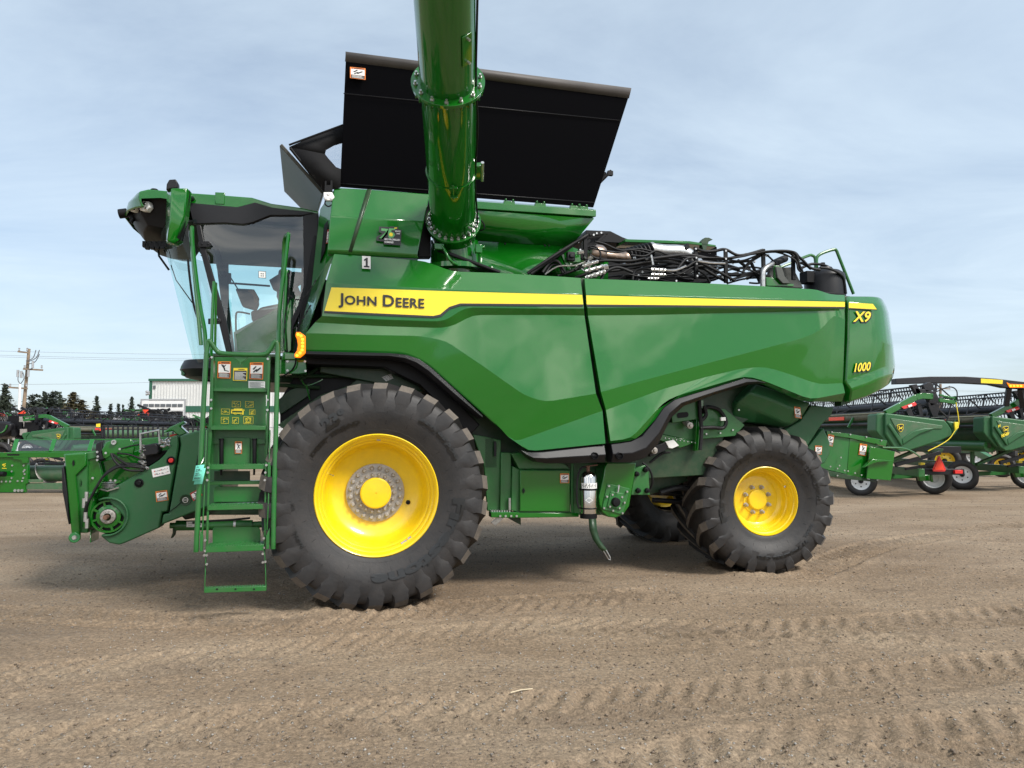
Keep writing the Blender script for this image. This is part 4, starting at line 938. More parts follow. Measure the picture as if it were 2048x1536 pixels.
# ================================================================ FEEDER HOUSE
NFH = .80
fh = part_empty('feeder_house', comb)
def fpart(name, pts, n, depth, m='green', bevel=.01):
    mb = MB(); mb.prism(PP(n, *pts) if len(pts[0]) == 2 else PN(*pts), (0, depth, 0)); return mb.build(name, fh, (m,), bevel)
fpart('feeder_body', [(215, 900), (290, 876), (420, 868), (440, 868), (440, 1010), (330, 1040), (240, 1080), (205, 1060), (190, 1000)], .66, 1.45, 'green_flat')
fpart('face_plate', [(128, 909), (172, 906), (173, 930), (151, 951), (158, 1010), (160, 1080), (144, 1082), (136, 1000)], .84, .04, 'green')
fpart('face_frame', [(126, 908), (196, 902), (198, 915), (176, 920), (176, 1066), (160, 1066)], .80, 1.5, 'green_flat')
fpart('face_rib', [(172, 914), (195, 908), (208, 960), (196, 985), (178, 1000), (166, 1050), (158, 1068), (152, 955)], .78, .04, 'green')
fpart('rubber_bumper', [(123, 936), (127, 932), (135, 990), (137, 1050), (133, 1030), (124, 980)], .86, .3, 'black_trim')
mb = MB(); mb.cyl(P(149, 1075, .90), P(149, 1075, .5), .05, 20); rp = mb.build('pivot_roller', fh, ('green',), .005)
mb = MB(); mb.lathe(P(149, 1075, .90), (0, -1, 0), [(.024, 0), (.020, .012), (0, .012)], 12); mb.build('roller_cap', rp, ('steel',))
for x, y, w_, h_ in ((147, 926, 2.5, 6), (161, 966, 3.2, 8)):
    mb = MB(); mb.poly([P(x + w_ * math.cos(a) * (1), y + h_ * math.sin(a), .848 if x < 150 else .80) for a in [k * math.pi / 8 for k in range(16)]]); mb.build('slot', fh, ('black',))
fpart('upper_plate', [(203, 900), (212, 884), (232, 877), (262, 878), (270, 893), (266, 912), (245, 916), (228, 908), (212, 918), (206, 916)], .86, .03, 'green')
fpart('rubber_flap', [(191, 888), (206, 880), (204, 905), (212, 918), (194, 922), (191, 905)], .84, .05, 'black_trim')
mb = MB(); c = P(229, 884.5, .86); mb.lathe(c, (0, -1, 0), [(.024, 0), (.024, .03), (.014, .03), (.014, .01), (0, .01)], 16); mb.build('pin', fh, ('steel',))
mb = MB()
for x, y, n in ((195, 904, .85), (196, 913, .85), (195, 920, .85), (186, 956, .80), (212, 906, .88), (240, 898, .88), (222, 961, .9), (231, 961, .9)): mb.bolt(P(x, y, n), (0, -1, 0), .012, .012)
each(mb, 'bolt', fh, ('steel',))
fpart('inner_frame', [(196, 925), (262, 905), (300, 890), (296, 960), (246, 990), (222, 1000), (200, 1040), (186, 1030), (192, 980)], .70, .05, 'green')
mb = MB(); mb.cyl(P(222, 968, .86), P(222, 976, .86), .065, 20)
for i in range(4): mb.lathe(P(222, 966 + i * 3.2, .86), (0, 0, 1), [(.07, 0), (.085, .006), (.07, .012)], 20)
mb.tube(PN((200, 978, .9), (215, 982, .95), (238, 975, .95)), .009, 6); mb.build('sheave', fh, ('steel',), smooth=30)
mb = MB(); mb.beam(P(190, 978, .9), P(242, 962, .9), .03, .02); mb.build('sheave_arm', fh, ('green',))
# drive shield, seam, lettering plates
shield = [(355, 870), (345, 872), (341, 876), (337, 896), (330, 908), (317, 921), (290, 938), (250, 962), (220, 978), (215, 996), (222, 1008), (236, 1020), (247, 1034), (247, 1046), (240, 1060), (228, 1068), (202, 1069), (203, 1074), (218, 1086), (238, 1090), (252, 1085), (318, 1056), (324, 1024), (335, 1023), (357, 890)]
so = fpart('drive_shield', shield, .93, .22, 'green_plastic', .022)
s2 = fpart('rear_shield', [(359, 872), (400, 860), (440, 852), (440, 1004), (322, 1050), (326, 1028), (338, 1027), (361, 890)], .92, .2, 'green_plastic', .015)
mb = MB(); mb.tube(PN((402, 890, .93), (395, 920, .93), (392, 945, .93), (398, 960, .93)), .006, 6, sub=3); mb.tube(PN((338, 1024, .93), (352, 1014, .93), (363, 1004, .93)), .004, 6); mb.build('shield_groove', s2, ('black',))
mb = MB(); c = P(216, 1033, .92); mb.lathe(c, (0, -1, 0), [(.165, -.12), (.165, -.02), (.158, .0), (.142, .0), (.138, -.02)], 48)
for k in range(8):
    a = k * math.pi / 4 + .3; mb.beam(c + Vector((math.cos(a) * .10, .012, math.sin(a) * .10)), c + Vector((math.cos(a) * .145, .012, math.sin(a) * .145)), .02, .02)
mb.lathe(c, (0, -1, 0), [(.115, -.06), (.11, -.01), (.075, -.005)], 40); pl = mb.build('drive_pulley', fh, ('green',), smooth=30)
mb = MB(); mb.lathe(c, (0, -1, 0), [(.140, -.04), (.10, -.04)], 40); mb.build('pulley_web', pl, ('black',))
mb = MB(); mb.lathe(c, (0, -1, 0), [(.070, -.02), (.068, .012), (.060, .016), (.040, .018), (.034, .026)], 32)
for k in range(9): a = k * 2 * math.pi / 9; mb.bolt(c + Vector((math.cos(a) * .052, -.016, math.sin(a) * .052)), (0, -1, 0), .009, .008)
mb.build('pulley_hub', pl, ('steel_dull',), smooth=30)
mb = MB(); mb.cyl(c + Vector((0, -.02, 0)), c + Vector((0, -.09, 0)), .022, 12); mb.build('drive_shaft', pl, ('rusty',))
mb = MB(); ar = [k * math.pi / 14 for k in range(-8, 10)]; mb.strip([c + Vector((math.cos(t) * .172, -.035, math.sin(t) * .172)) for t in ar], [c + Vector((math.cos(t) * .190, -.035, math.sin(t) * .190)) for t in ar]); mb.build('shield_lip', so, ('green_plastic',), solid=.05)
for x, y, m_, n in ((342, 921, 'decal_red', .935), (278, 966, 'black', .935)):
    mb = MB(); mb.lathe(P(x, y, n), (0, -1, 0), [(.042, -.01), (.042, .004), (.034, .006), (.032, -.004), (0, -.003)], 20); k_ = mb.build('button_recess', so, ('black',))
    mb = MB(); mb.lathe(P(x, y, n + .01), (0, -1, 0), [(.023, -.01), (.023, .012), (.018, .016), (0, .016)], 16); mb.build('button', so, (m_,))
mb = MB(); c = P(371, 1000, .925); mb.lathe(c, (0, -1, 0), [(.055, 0), (.052, .006), (.044, .004), (.04, -.002), (0, -.002)], 24); mb.build('latch_recess', s2, ('green_dark',), smooth=30)
mb = MB(); mb.lathe(c, (0, -1, 0), [(.027, .002), (.027, .008), (.021, .008), (.021, .002)], 24); mb.box(c + Vector((-.02, -.008, -.003)), c + Vector((.02, 0, .003))); mb.build('latch_key', s2, ('steel',))
q = PP(.935, (303, 939), (338, 931), (341, 947), (306, 955))
rnd = random.Random(5); LL = [(rect(0, 0, 1, 1), 0, 0)]
for v in (.18, .6):
    for i in range(12):
        u = .12 + i * .068; LL.append((rect(u, v + rnd.random() * .06, u + .02 + rnd.random() * .03, v + .08 + rnd.random() * .14), 1 if i % 5 else 2, 1))
plate(so, 'symbol_plate', q, LL, ('decal_white', 'decal_black', 'decal_red'))
warning(so, ((311, 983), (334, 980), (337, 1000), (313, 1004)), .935, 'hand')
warning(s2, ((380, 987), (398, 977), (405, 990), (387, 1002)), .926, 'man', 'decal_red')
# mechanism above the shield
mb = MB(); mb.prism(PP(.95, (282, 892), (310, 886), (318, 892), (318, 905), (314, 909), (290, 913), (285, 906)), (0, .16, 0)); mb.build('junction_box', fh, ('black_trim',), .014)
mb = MB(); mb.tube(PN((282, 900, .98), (281, 868, .98), (318, 860, .98), (320, 888, .98)), .013, 8); mb.build('box_guard', fh, ('steel',))
mb = MB()
rnd = random.Random(9)
for i in range(26):
    x, y = 282 + rnd.random() * 10, 890 + i * 1.9
    if y > 940: break
    c = P(x, y, .93); mb.cyl(c, c + Vector((rnd.uniform(-.03, .03), -.02, rnd.uniform(-.02, .03))), .010, 6)
for i in range(22):
    c = P(318 + rnd.random() * 22, 877 + rnd.random() * 16, .85 + rnd.random() * .1); mb.cyl(c, c + Vector((rnd.uniform(.01, .06), rnd.uniform(-.02, .02), rnd.uniform(-.01, .02))), .011, 6)
mb.build('hydraulic_fittings', fh, ('steel',))
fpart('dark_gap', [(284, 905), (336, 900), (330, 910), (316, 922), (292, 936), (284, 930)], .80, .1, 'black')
mb = MB()
for k in range(3):
    d = k * .03
    mb.tube([p + Vector((0, d, d * .4)) for p in PN((290, 936, .96), (262, 933, .98), (235, 935, .98), (208, 952, .98), (192, 975, .98), (180, 998, .98), (172, 1012, .98), (169, 1035, .96), (174, 1050, .95))], .011, 8, sub=5)
mb.tube(PN((222, 907, .93), (232, 925, .96), (255, 940, .98), (288, 941, .95)), .011, 8, sub=5); mb.tube(PN((225, 908, .93), (240, 920, .96), (262, 932, .98), (290, 936, .95)), .011, 8, sub=5); mb.tube(PN((235, 907, .93), (258, 909, .96), (285, 919, .95)), .009, 8, sub=5)
mb.tube(PN((242, 898, .93), (262, 892, .95), (280, 889, .95)), .007, 8, sub=3)
each(mb, 'hydraulic_hose', fh, ('hose',))
mb = MB()
for x, y in ((168, 1007), (171, 1035), (174, 1048), (173, 994)): c = P(x, y, .97); mb.cyl(c + Vector((0, 0, -.04)), c + Vector((0, 0, .05)), .017, 8)
mb.build('hose_end', fh, ('steel',))
mb = MB(); mb.cyl(P(176, 1054, .80), P(184, 985, .80), .05, 14); mb.box(P(180, 1060, .85), P(198, 1078, .6)); mb.build('tilt_cylinder', fh, ('green',), .006)
# steering column above: square-topped bracket and red reflector
fpart('hook_arm', [(326, 866), (338, 855), (366, 842), (371, 846), (360, 852), (375, 866), (360, 872), (352, 868), (346, 862)], .7, .12, 'green')
fpart('red_panel', [(338, 876), (340, 870), (356, 866), (352, 872)], .6, .1, 'red_orange', .004)
# lift cylinder, stand leg under the feeder
mb = MB(); a, b = P(352, 1051, .6), P(505, 1050, .6); mb.cyl(a, b, .052, 20); mb.cyl(b, P(530, 1048, .6), .035, 14); mb.cyl(a, P(340, 1051, .6), .03, 12); lc = mb.build('lift_cylinder', comb, ('green_flat',), smooth=40)
mb = MB(); c = P(470, 1050, .6); mb.lathe(c, (b - a), [(.054, -.012), (.058, -.012), (.058, .012), (.054, .012)], 24, close=True); mb.build('clamp_strap', lc, ('steel',))
plate(lc, 'symbol_plate', PP(.66, (373, 1043), (405, 1043), (405, 1054), (373, 1054)), [(rect(0, 0, 1, 1), 0, 0), (rect(.1, .3, .35, .36), 1, 1), (rect(.1, .6, .35, .66), 1, 1), (rect(.6, .4, .9, .5), 1, 1)], ('decal_white', 'decal_black'))
polyprism('stand_leg', [(345, 1056), (352, 1056), (350, 1070), (344, 1077), (341, 1076), (345, 1066)], .6, .05, 'green_dark')
mb = MB(); mb.tube(PN((385, 1046, .8), (420, 1042, .8), (460, 1040, .8), (500, 1036, .8)), .012, 6, sub=3); mb.build('lift_hose', comb, ('hose',))
polyprism('feeder_floor_beam', [(360, 1030), (440, 1005), (540, 1000), (545, 1030), (420, 1030), (370, 1040)], .55, 1.1, 'green_dark')
# hinge area behind the front tyre
mb = MB(); mb.prism(PP(1.25, (555, 850), (640, 790), (700, 770), (743, 735), (755, 738), (764, 790), (600, 880)), (0, .04, 0)); mb.prism(PP(1.2, (556, 800), (580, 780), (620, 765), (620, 790), (560, 830)), (0, .05, 0)); mb.build('hinge_plate', comb, ('green_dark',), .006)
mb = MB()
for p_ in (((556, 752), (700, 752)), ((556, 770), (640, 775)), ((600, 760), (660, 720))): mb.tube(PN((*p_[0], 1.2), (*p_[1], 1.2)), .02, 8)
each(mb, 'cross_tube', comb, ('green_dark',))
mb = MB(); mb.tube(PN((604, 760, 1.35), (612, 772, 1.35), (640, 762, 1.35), (645, 758, 1.35)), .006, 6, sub=2); mb.tube(PN((612, 770, 1.35), (620, 800, 1.35)), .006, 6); mb.build('wire_loop', comb, ('green',))
polyprism('white_tag_plate', [(763, 754), (782, 747), (787, 757), (772, 763)], 1.30, .01, 'decal_white', .001)
# ================================================================ BETWEEN AND BEHIND THE WHEELS
def pb(name, pts, n, d, m='green_flat', bevel=.006, parent=None): return polyprism(name, pts, n, d, m, bevel, parent)
scr = pb('screen_panel', [(945, 868), (1002, 880), (1002, 1022), (975, 1022), (968, 930)], 1.42, .04, 'green_flat')
mb = MB()
for i in range(12):
    for j in range(34):
        x = 971 + i * 1.9 + (j % 2) * .95; y = 878 + j * 1.7
        if y < 865 + (x - 940) * .9 - 28: continue
        c = P(x, y, 1.4225); mb.poly([c + Vector((.0036 * math.cos(a * math.pi / 3), 0, .0036 * math.sin(a * math.pi / 3))) for a in range(6)])
mb.build('screen_holes', scr, ('black',))
mb = MB(); mb.box(P(988, 883, 1.46), P(992, 912, 1.44)); mb.build('screen_handle', scr, ('black_trim',), .004)
pb('post', [(1002, 905), (1022, 905), (1024, 1024), (1000, 1024)], 1.46, .1, 'green_flat')
mb = MB(); mb.cyl(P(1019, 996, 1.5), P(1019, 1020, 1.5), .014, 8); mb.build('post_bolt', comb, ('steel',))
pb('box_hood', [(1022, 907), (1045, 905), (1130, 928), (1140, 938), (1038, 938)], 1.50, .3)
tbx = pb('tool_box', [(1025, 932), (1038, 939), (1141, 939), (1141, 1026), (1038, 1026), (1022, 1020)], 1.50, .4, 'green_flat')
pb('box_door', [(1040, 941), (1140, 941), (1140, 1023), (1040, 1023)], 1.545, .04, 'green', .006, tbx)
mb = MB(); mb.prism(PP(1.55, (1044, 981), (1047, 976), (1050, 981), (1047, 987)), (0, -.01, 0)) ; mb.build('box_latch', tbx, ('black',))
warning(tbx, ((1120, 947), (1138, 947), (1138, 966), (1120, 966)), 1.55, 'hand')
mb = MB(); mb.cyl(P(1144, 927, 1.5), P(1144, 1025, 1.5), .016, 10); mb.build('post', comb, ('green_flat',))
pb('lower_rail', [(982, 1024), (1158, 1026), (1158, 1034), (1030, 1036), (982, 1035)], 1.53, .12, 'green')
mb = MB(); 
for i in range(8):
    for j in range(3): c = P(984 + i * 5, 1023 + (j) * 0.2, 1.5); mb.box(c + Vector((-.004, j * .05, -.01)), c + Vector((.008, j * .05 + .03, .012)))
for x in (1000, 1011, 1022, 1033): mb.bolt(P(x, 1032, 1.54), (0, -1, 0), .012, .012)
mb.build('rail_bolts', comb, ('steel',))
mb = MB(); mb.prism(PP(1.4, (993, 1036), (1008, 1036), (1002, 1042), (990, 1051), (983, 1045)), (0, .02, 0)); mb.build('hanging_bracket', comb, ('steel',), .002)
pb('deflector', [(1012, 1034), (1042, 1036), (1042, 1050), (1034, 1046)], 1.3, .1, 'green_dark')
pb('rear_wall_plate', [(1145, 925), (1210, 925), (1205, 1030), (1145, 1030)], 1.30, .05, 'green_flat')
# gearbox housing
gb = pb('gearbox_housing', [(1214, 925), (1273, 925), (1268, 960), (1262, 993), (1259, 1012), (1248, 1028), (1232, 1036), (1216, 1034), (1204, 1024), (1198, 1008), (1197, 993), (1207, 952), (1209, 935)], 1.55, .25, 'green', .012)
pb('housing_plate', [(1215, 967), (1260, 977), (1246, 1030), (1204, 1018)], 1.563, .014, 'green_flat', .004, gb)
pb('housing_boss', [(1222, 982), (1248, 987), (1242, 1020), (1214, 1014)], 1.578, .016, 'green_flat', .008, gb)
mb = MB(); c = P(1231, 1004, 1.58); mb.lathe(c, (0, -1, 0), [(.05, 0), (.045, .03), (.038, .038), (0, .04)], 20); mb.build('shaft_cap', gb, ('black',), smooth=30)
mb = MB()
for x, y in ((1217, 972), (1253, 983), (1213, 993), (1248, 1005), (1207, 1016), (1244, 1026), (1225, 1021), (1224, 989), (1243, 994), (1238, 1016), (1219, 1013)): mb.bolt(P(x, y, 1.565), (0, -1, 0), .011, .022, seg=8)
mb.cyl(P(1238, 970, 1.6), P(1236, 984, 1.6), .010, 8); each(mb, 'bolt', gb, ('steel',))
bp = pb('pivot_plate', [(1268, 938), (1290, 930), (1297, 940), (1300, 990), (1262, 990), (1267, 960)], 1.45, .05, 'green_flat')
mb = MB()
for x, y, r_ in ((1273, 948, .03), (1291, 939, .032), (1276, 981, .03), (1294, 981, .03)): mb.lathe(P(x, y, 1.46), (0, -1, 0), [(r_, 0), (r_ * .8, .03), (.01, .032), (.01, .05), (0, .05)], 12)
each(mb, 'pivot_bush', bp, ('black',))
# curved stone deflector and chain hook
mb = MB(); L_ = PP(1.5, (1178, 1034), (1180, 1060), (1187, 1080), (1198, 1096), (1206, 1104)); R2 = PP(1.5, (1192, 1034), (1194, 1060), (1200, 1080), (1212, 1096), (1218, 1106)); mb.strip(L_, R2); mb.build('curved_skid', comb, ('green_dark',), solid=.02, smooth=60)
mb = MB(); mb.tube(PN((1207, 1102, 1.52), (1217, 1118, 1.52), (1221, 1120, 1.52), (1220, 1114, 1.52), (1212, 1100, 1.52)), .006, 6); mb.build('skid_pin', comb, ('steel',))
# rear bay plates, shafts, hoses
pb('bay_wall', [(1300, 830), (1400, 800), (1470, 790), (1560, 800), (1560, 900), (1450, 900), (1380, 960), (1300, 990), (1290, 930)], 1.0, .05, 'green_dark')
sp_ = pb('slotted_plate', [(1342, 822), (1352, 812), (1398, 798), (1398, 838), (1345, 846)], 1.42, .02)
mb = MB(); c0, c1 = P(1359, 831, 1.425), P(1372, 829, 1.425); r_ = .032; mb.poly([(c1 if math.cos(a) > 0 else c0) + Vector((math.cos(a) * r_, 0, math.sin(a) * r_)) for a in [k * math.pi / 8 + .01 for k in range(16)]]); mb.build('slot', sp_, ('black',))
mb = MB(); 
for x, y, n in ((1378, 851, 1.45), (1307, 901, 1.45)): mb.lathe(P(x, y, n), (0, -1, 0), [(.036, 0), (.036, .03), (.022, .034), (.014, .05), (0, .05)], 16); mb.cyl(P(x - 8, y - 8, n - .1), P(x, y, n - .02), .035, 12)
mb.build('shaft_end', comb, ('steel_dull',), smooth=30)
pb('sloped_beam', [(1322, 868), (1395, 884), (1360, 896), (1318, 880)], 1.35, .03, 'green')
pb('bay_panel', [(1404, 812), (1450, 818), (1490, 850), (1470, 872), (1404, 878)], 1.36, .04)
pb('bay_panel', [(1318, 846), (1394, 840), (1394, 884), (1322, 868)], 1.33, .03)
mb = MB()
for i in range(9): mb.bolt(P(1330 + i * 7.5, 876 + i * 1.2, 1.40), (0, -1, 0), .007, .008)
for x, y in ((1412, 826), (1412, 868), (1440, 866), (1465, 860), (1476, 806), (1477, 820), (1300, 905), (1318, 897)): mb.bolt(P(x, y, 1.37), (0, -1, 0), .011, .012)
each(mb, 'bolt', comb, ('steel',))
mb = MB(); mb.tube(PN((1285, 925, 1.4), (1300, 940, 1.42), (1305, 965, 1.4), (1296, 985, 1.35)), .012, 8, sub=5); mb.tube(PN((1300, 925, 1.3), (1330, 905, 1.3), (1360, 915, 1.25), (1365, 950, 1.2)), .014, 8, sub=5); mb.tube(PN((1320, 985, 1.1), (1360, 975, 1.1), (1400, 985, 1.0)), .035, 10, sub=3); each(mb, 'bay_hose', comb, ('hose',))
pb('upright_channel', [(1395, 800), (1408, 800), (1402, 900), (1390, 902)], 1.40, .06, 'green')
pb('black_arm', [(1297, 896), (1332, 884), (1340, 890), (1330, 902), (1300, 914)], 1.42, .05, 'black_trim')
pb('white_bracket', [(1331, 883), (1348, 880), (1358, 891), (1345, 897), (1338, 896)], 1.43, .03, 'decal_white', .003)
mb = MB()
for pts in (((1398, 790, 1.45), (1400, 830, 1.45), (1403, 860, 1.45), (1400, 900, 1.45)), ((1400, 856, 1.45), (1425, 855, 1.45), (1445, 856, 1.43), (1452, 845, 1.43), (1446, 830, 1.4), (1435, 818, 1.4), (1415, 814, 1.4), (1405, 825, 1.42)), ((1408, 812, 1.45), (1412, 830, 1.45), (1402, 842, 1.45))):
    mb.tube(PN(*pts), .022, 8, sub=5)
each(mb, 'coolant_hose', comb, ('hose',))
mb = MB(); c = P(1446, 838, 1.48); mb.box(c + Vector((-.03, -.01, -.02)), c + Vector((.03, .02, .02))); mb.build('hose_tag', comb, ('decal_white',), .003)
mb = MB()
rnd = random.Random(4)
for i in range(26): 
    c = P(1410 + rnd.random() * 60, 790 + rnd.random() * 16, 1.25); mb.box(c, c + Vector((rnd.uniform(.02, .08), .05, rnd.uniform(.02, .06))))
for p_ in (((1300, 985), (1420, 990)), ((1310, 960), (1400, 940)), ((1305, 1000), (1380, 1005))): mb.tube(PN((*p_[0], .9), (*p_[1], .9)), .03, 8)
each(mb, 'underbody_machinery', comb, ('black',), bevel=.004)
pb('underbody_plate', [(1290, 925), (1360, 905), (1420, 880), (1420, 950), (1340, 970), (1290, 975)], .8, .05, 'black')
# rear hood over the wheel
rows = [[(1512, 768, 1.45), (1560, 782, 1.45), (1600, 800, 1.45), (1622, 806, 1.42)],
        [(1498, 785, 1.50), (1545, 800, 1.52), (1590, 822, 1.50), (1616, 815, 1.42)],
        [(1475, 805, 1.42), (1530, 828, 1.44), (1580, 852, 1.42), (1608, 828, 1.38)],
        [(1462, 842, 1.25), (1530, 848, 1.28), (1570, 857, 1.3), (1598, 840, 1.3)]]
hd = relief('chopper_hood', rows, rim=.6, mat_='green_plastic', bevel=.02)
warning(comb, ((1588, 813), (1600, 815), (1603, 837), (1590, 835)), 1.49, 'hand')
pb('tail_arm', [(1622, 810), (1668, 815), (1663, 830), (1643, 850), (1610, 900), (1596, 892), (1566, 862), (1600, 842)], 1.25, .12, 'green_plastic', .012)
tc_ = pb('tail_cover', [(1647, 855), (1660, 884), (1660, 908), (1650, 926), (1634, 932), (1614, 905), (1612, 900)], 1.22, .15, 'green_plastic', .014)
warning(tc_, ((1630, 891), (1644, 892), (1643, 909), (1630, 909)), 1.225, 'hand')
# straw spreader chute
cb_ = pb('spreader_chute', [(1652, 868), (1700, 873), (1768, 886), (1741, 897), (1732, 958), (1655, 940), (1640, 935)], 1.05, 1.6, 'green_flat', .006)
pb('chute_flange', [(1654, 862), (1702, 868), (1774, 881), (1772, 893), (1700, 876), (1654, 870)], 1.08, .05, 'green', .003, cb_)
pb('chute_fin', [(1741, 893), (1790, 903), (1782, 961), (1733, 957)], 1.12, .02, 'green', .003, cb_)
mb = MB(); mb.prism(PN((1722, 935, 1.13), (1740, 918, 1.13), (1780, 921, 1.13), (1745, 925, 1.13)), (0, -.05, 0)); mb.build('fin_rib', cb_, ('green',), .004)
pb('chute_base', [(1640, 935), (1660, 942), (1735, 958), (1755, 964), (1690, 958), (1645, 950)], 1.07, 1.2, 'green_dark', .004, cb_)
pb('chute_side', [(1700, 873), (1741, 893), (1732, 957), (1694, 950)], 1.056, .01, 'green', .003, cb_)
mb = MB()
for x, y in ((1660, 933), (1674, 937), (1688, 941), (1695, 942), (1709, 946), (1722, 950), (1734, 956), (1754, 960), (1681, 915), (1678, 931), (1663, 864), (1700, 869), (1732, 874), (1762, 881), (1674, 951)): mb.bolt(P(x, y, 1.085), (0, -1, 0), .010, .012)
each(mb, 'bolt', cb_, ('steel',))
mb = MB(); mb.lathe(P(1752, 887, 1.085), (0, -1, 0), [(.008, 0), (0, .001)], 8); mb.build('hole', cb_, ('black',))
warning(cb_, ((1656, 868), (1668, 871), (1665, 893), (1655, 890)), 1.12, 'hand'); warning(cb_, ((1720, 887), (1734, 889), (1731, 912), (1717, 909)), 1.065, 'man')
mb = MB(); mb.tube(PN((1765, 895, 1.1), (1800, 896, 1.1), (1818, 900, 1.05), (1832, 908, .9), (1840, 914, .8)), .011, 8, sub=4); mb.build('chute_handle', cb_, ('green_flat',))
mb = MB(); mb.tube(PN((1772, 893, 1.1), (1800, 906, 1.0)), .008, 6); mb.build('chute_cable', cb_, ('black',))
# ================================================================ ENGINE DECK
dk = MB(); dk.prism(PP(1.2, (960, 546), (1690, 586), (1690, 620), (960, 580)), (0, 2.4, 0)); dk.build('engine_deck', comb, ('black',), .01)
pb('engine_cover', [(1172, 460), (1221, 462), (1245, 474), (1258, 479), (1238, 486), (1200, 484), (1172, 470)], .3, .8, 'black', .006)
pb('engine_block', [(1200, 520), (1300, 515), (1420, 520), (1420, 575), (1200, 566)], .5, .9, 'black', .02)
pb('cooler_wall', [(1190, 478), (1430, 492), (1434, 494), (1434, 560), (1190, 540)], -.6, .1, 'panel_black', .006)
pb('roof_bar', [(1250, 478), (1380, 482), (1432, 490), (1432, 494), (1380, 488), (1250, 484)], .5, .3, 'green', .006)
mb = MB(); mb.prism(PP(.5, (1402, 483), (1410, 475), (1418, 475), (1426, 479), (1418, 482), (1412, 500), (1406, 500)), (0, .08, 0)); mb.build('bar_latch', comb, ('green_dark',), .004)
# exhaust: hot section, clamp, bellows, muffler pipe
mb = MB(); mb.lathe(P(1186, 508, .9), P(1220, 512, .9) - P(1186, 508, .9), [(.0, -.05), (.10, -.05), (.115, .0), (.115, .10), (.09, .14), (.06, .16), (.06, .36), (.075, .38), (.075, .46), (.06, .48)], 24); mb.build('exhaust_pipe', comb, ('heat_steel',), smooth=40)
mb = MB(); a = P(1255, 512, .9); b = P(1304, 500, .9); d = b - a; L_ = d.length; prof = []
for i in range(7): prof += [(.07, i * L_ / 7), (.10, (i + .35) * L_ / 7), (.10, (i + .6) * L_ / 7)]
mb.lathe(a, d, prof + [(.07, L_)], 24); mb.build('rubber_bellows', comb, ('hose',), smooth=40)
mb = MB(); mb.tube(PN((1304, 500, .9), (1330, 503, .88), (1360, 504, .86), (1378, 512, .85), (1395, 530, .8)), .085, 20, sub=4); mb.lathe(P(1304, 500, .9), d, [(.095, -.02), (.095, .02), (.085, .02)], 24); mb.build('intake_pipe', comb, ('steel',), smooth=50)
mb = MB(); mb.prism(PP(.95, (1370, 496), (1374, 486), (1378, 486), (1380, 495), (1374, 500)), (0, .1, 0)); mb.build('strap_clamp', comb, ('black',), .004)
# black upright bars and hose rack
mb = MB()
for x, y0, y1 in ((1391, 494, 558), (1451, 499, 566), (1526, 498, 540), (1586, 512, 560), (1170, 470, 520)):
    mb.beam(P(x, y0, 1.25), P(x + 1, y1, 1.25), .045, .03, up=Vector((0, 1, 0)))
for a_, b_ in (((1178, 470), (1215, 466)), ((1178, 500), (1210, 470)), ((1160, 500), (1180, 480)), ((1455, 548), (1540, 552)), ((1500, 520), (1520, 565)), ((1460, 560), (1530, 540)), ((1475, 520), (1500, 540))):
    mb.beam(P(*a_, 1.15), P(*b_, 1.15), .03, .03)
mb.prism(PP(1.1, (1152, 508), (1170, 476), (1190, 462), (1212, 464), (1186, 490), (1176, 500), (1166, 520)), (0, .03, 0))
each(mb, 'hose_rack_bar', comb, ('black',), bevel=.004)
mb = MB()
for x, y in ((1391, 498), (1392, 516), (1393, 528), (1394, 552), (1451, 502), (1451, 518), (1452, 552), (1187, 470), (1193, 467), (1202, 466), (1156, 484), (1160, 500), (1300, 560), (1352, 562)): mb.bolt(P(x, y, 1.28), (0, -1, 0), .012, .012)
each(mb, 'bolt', comb, ('steel',))
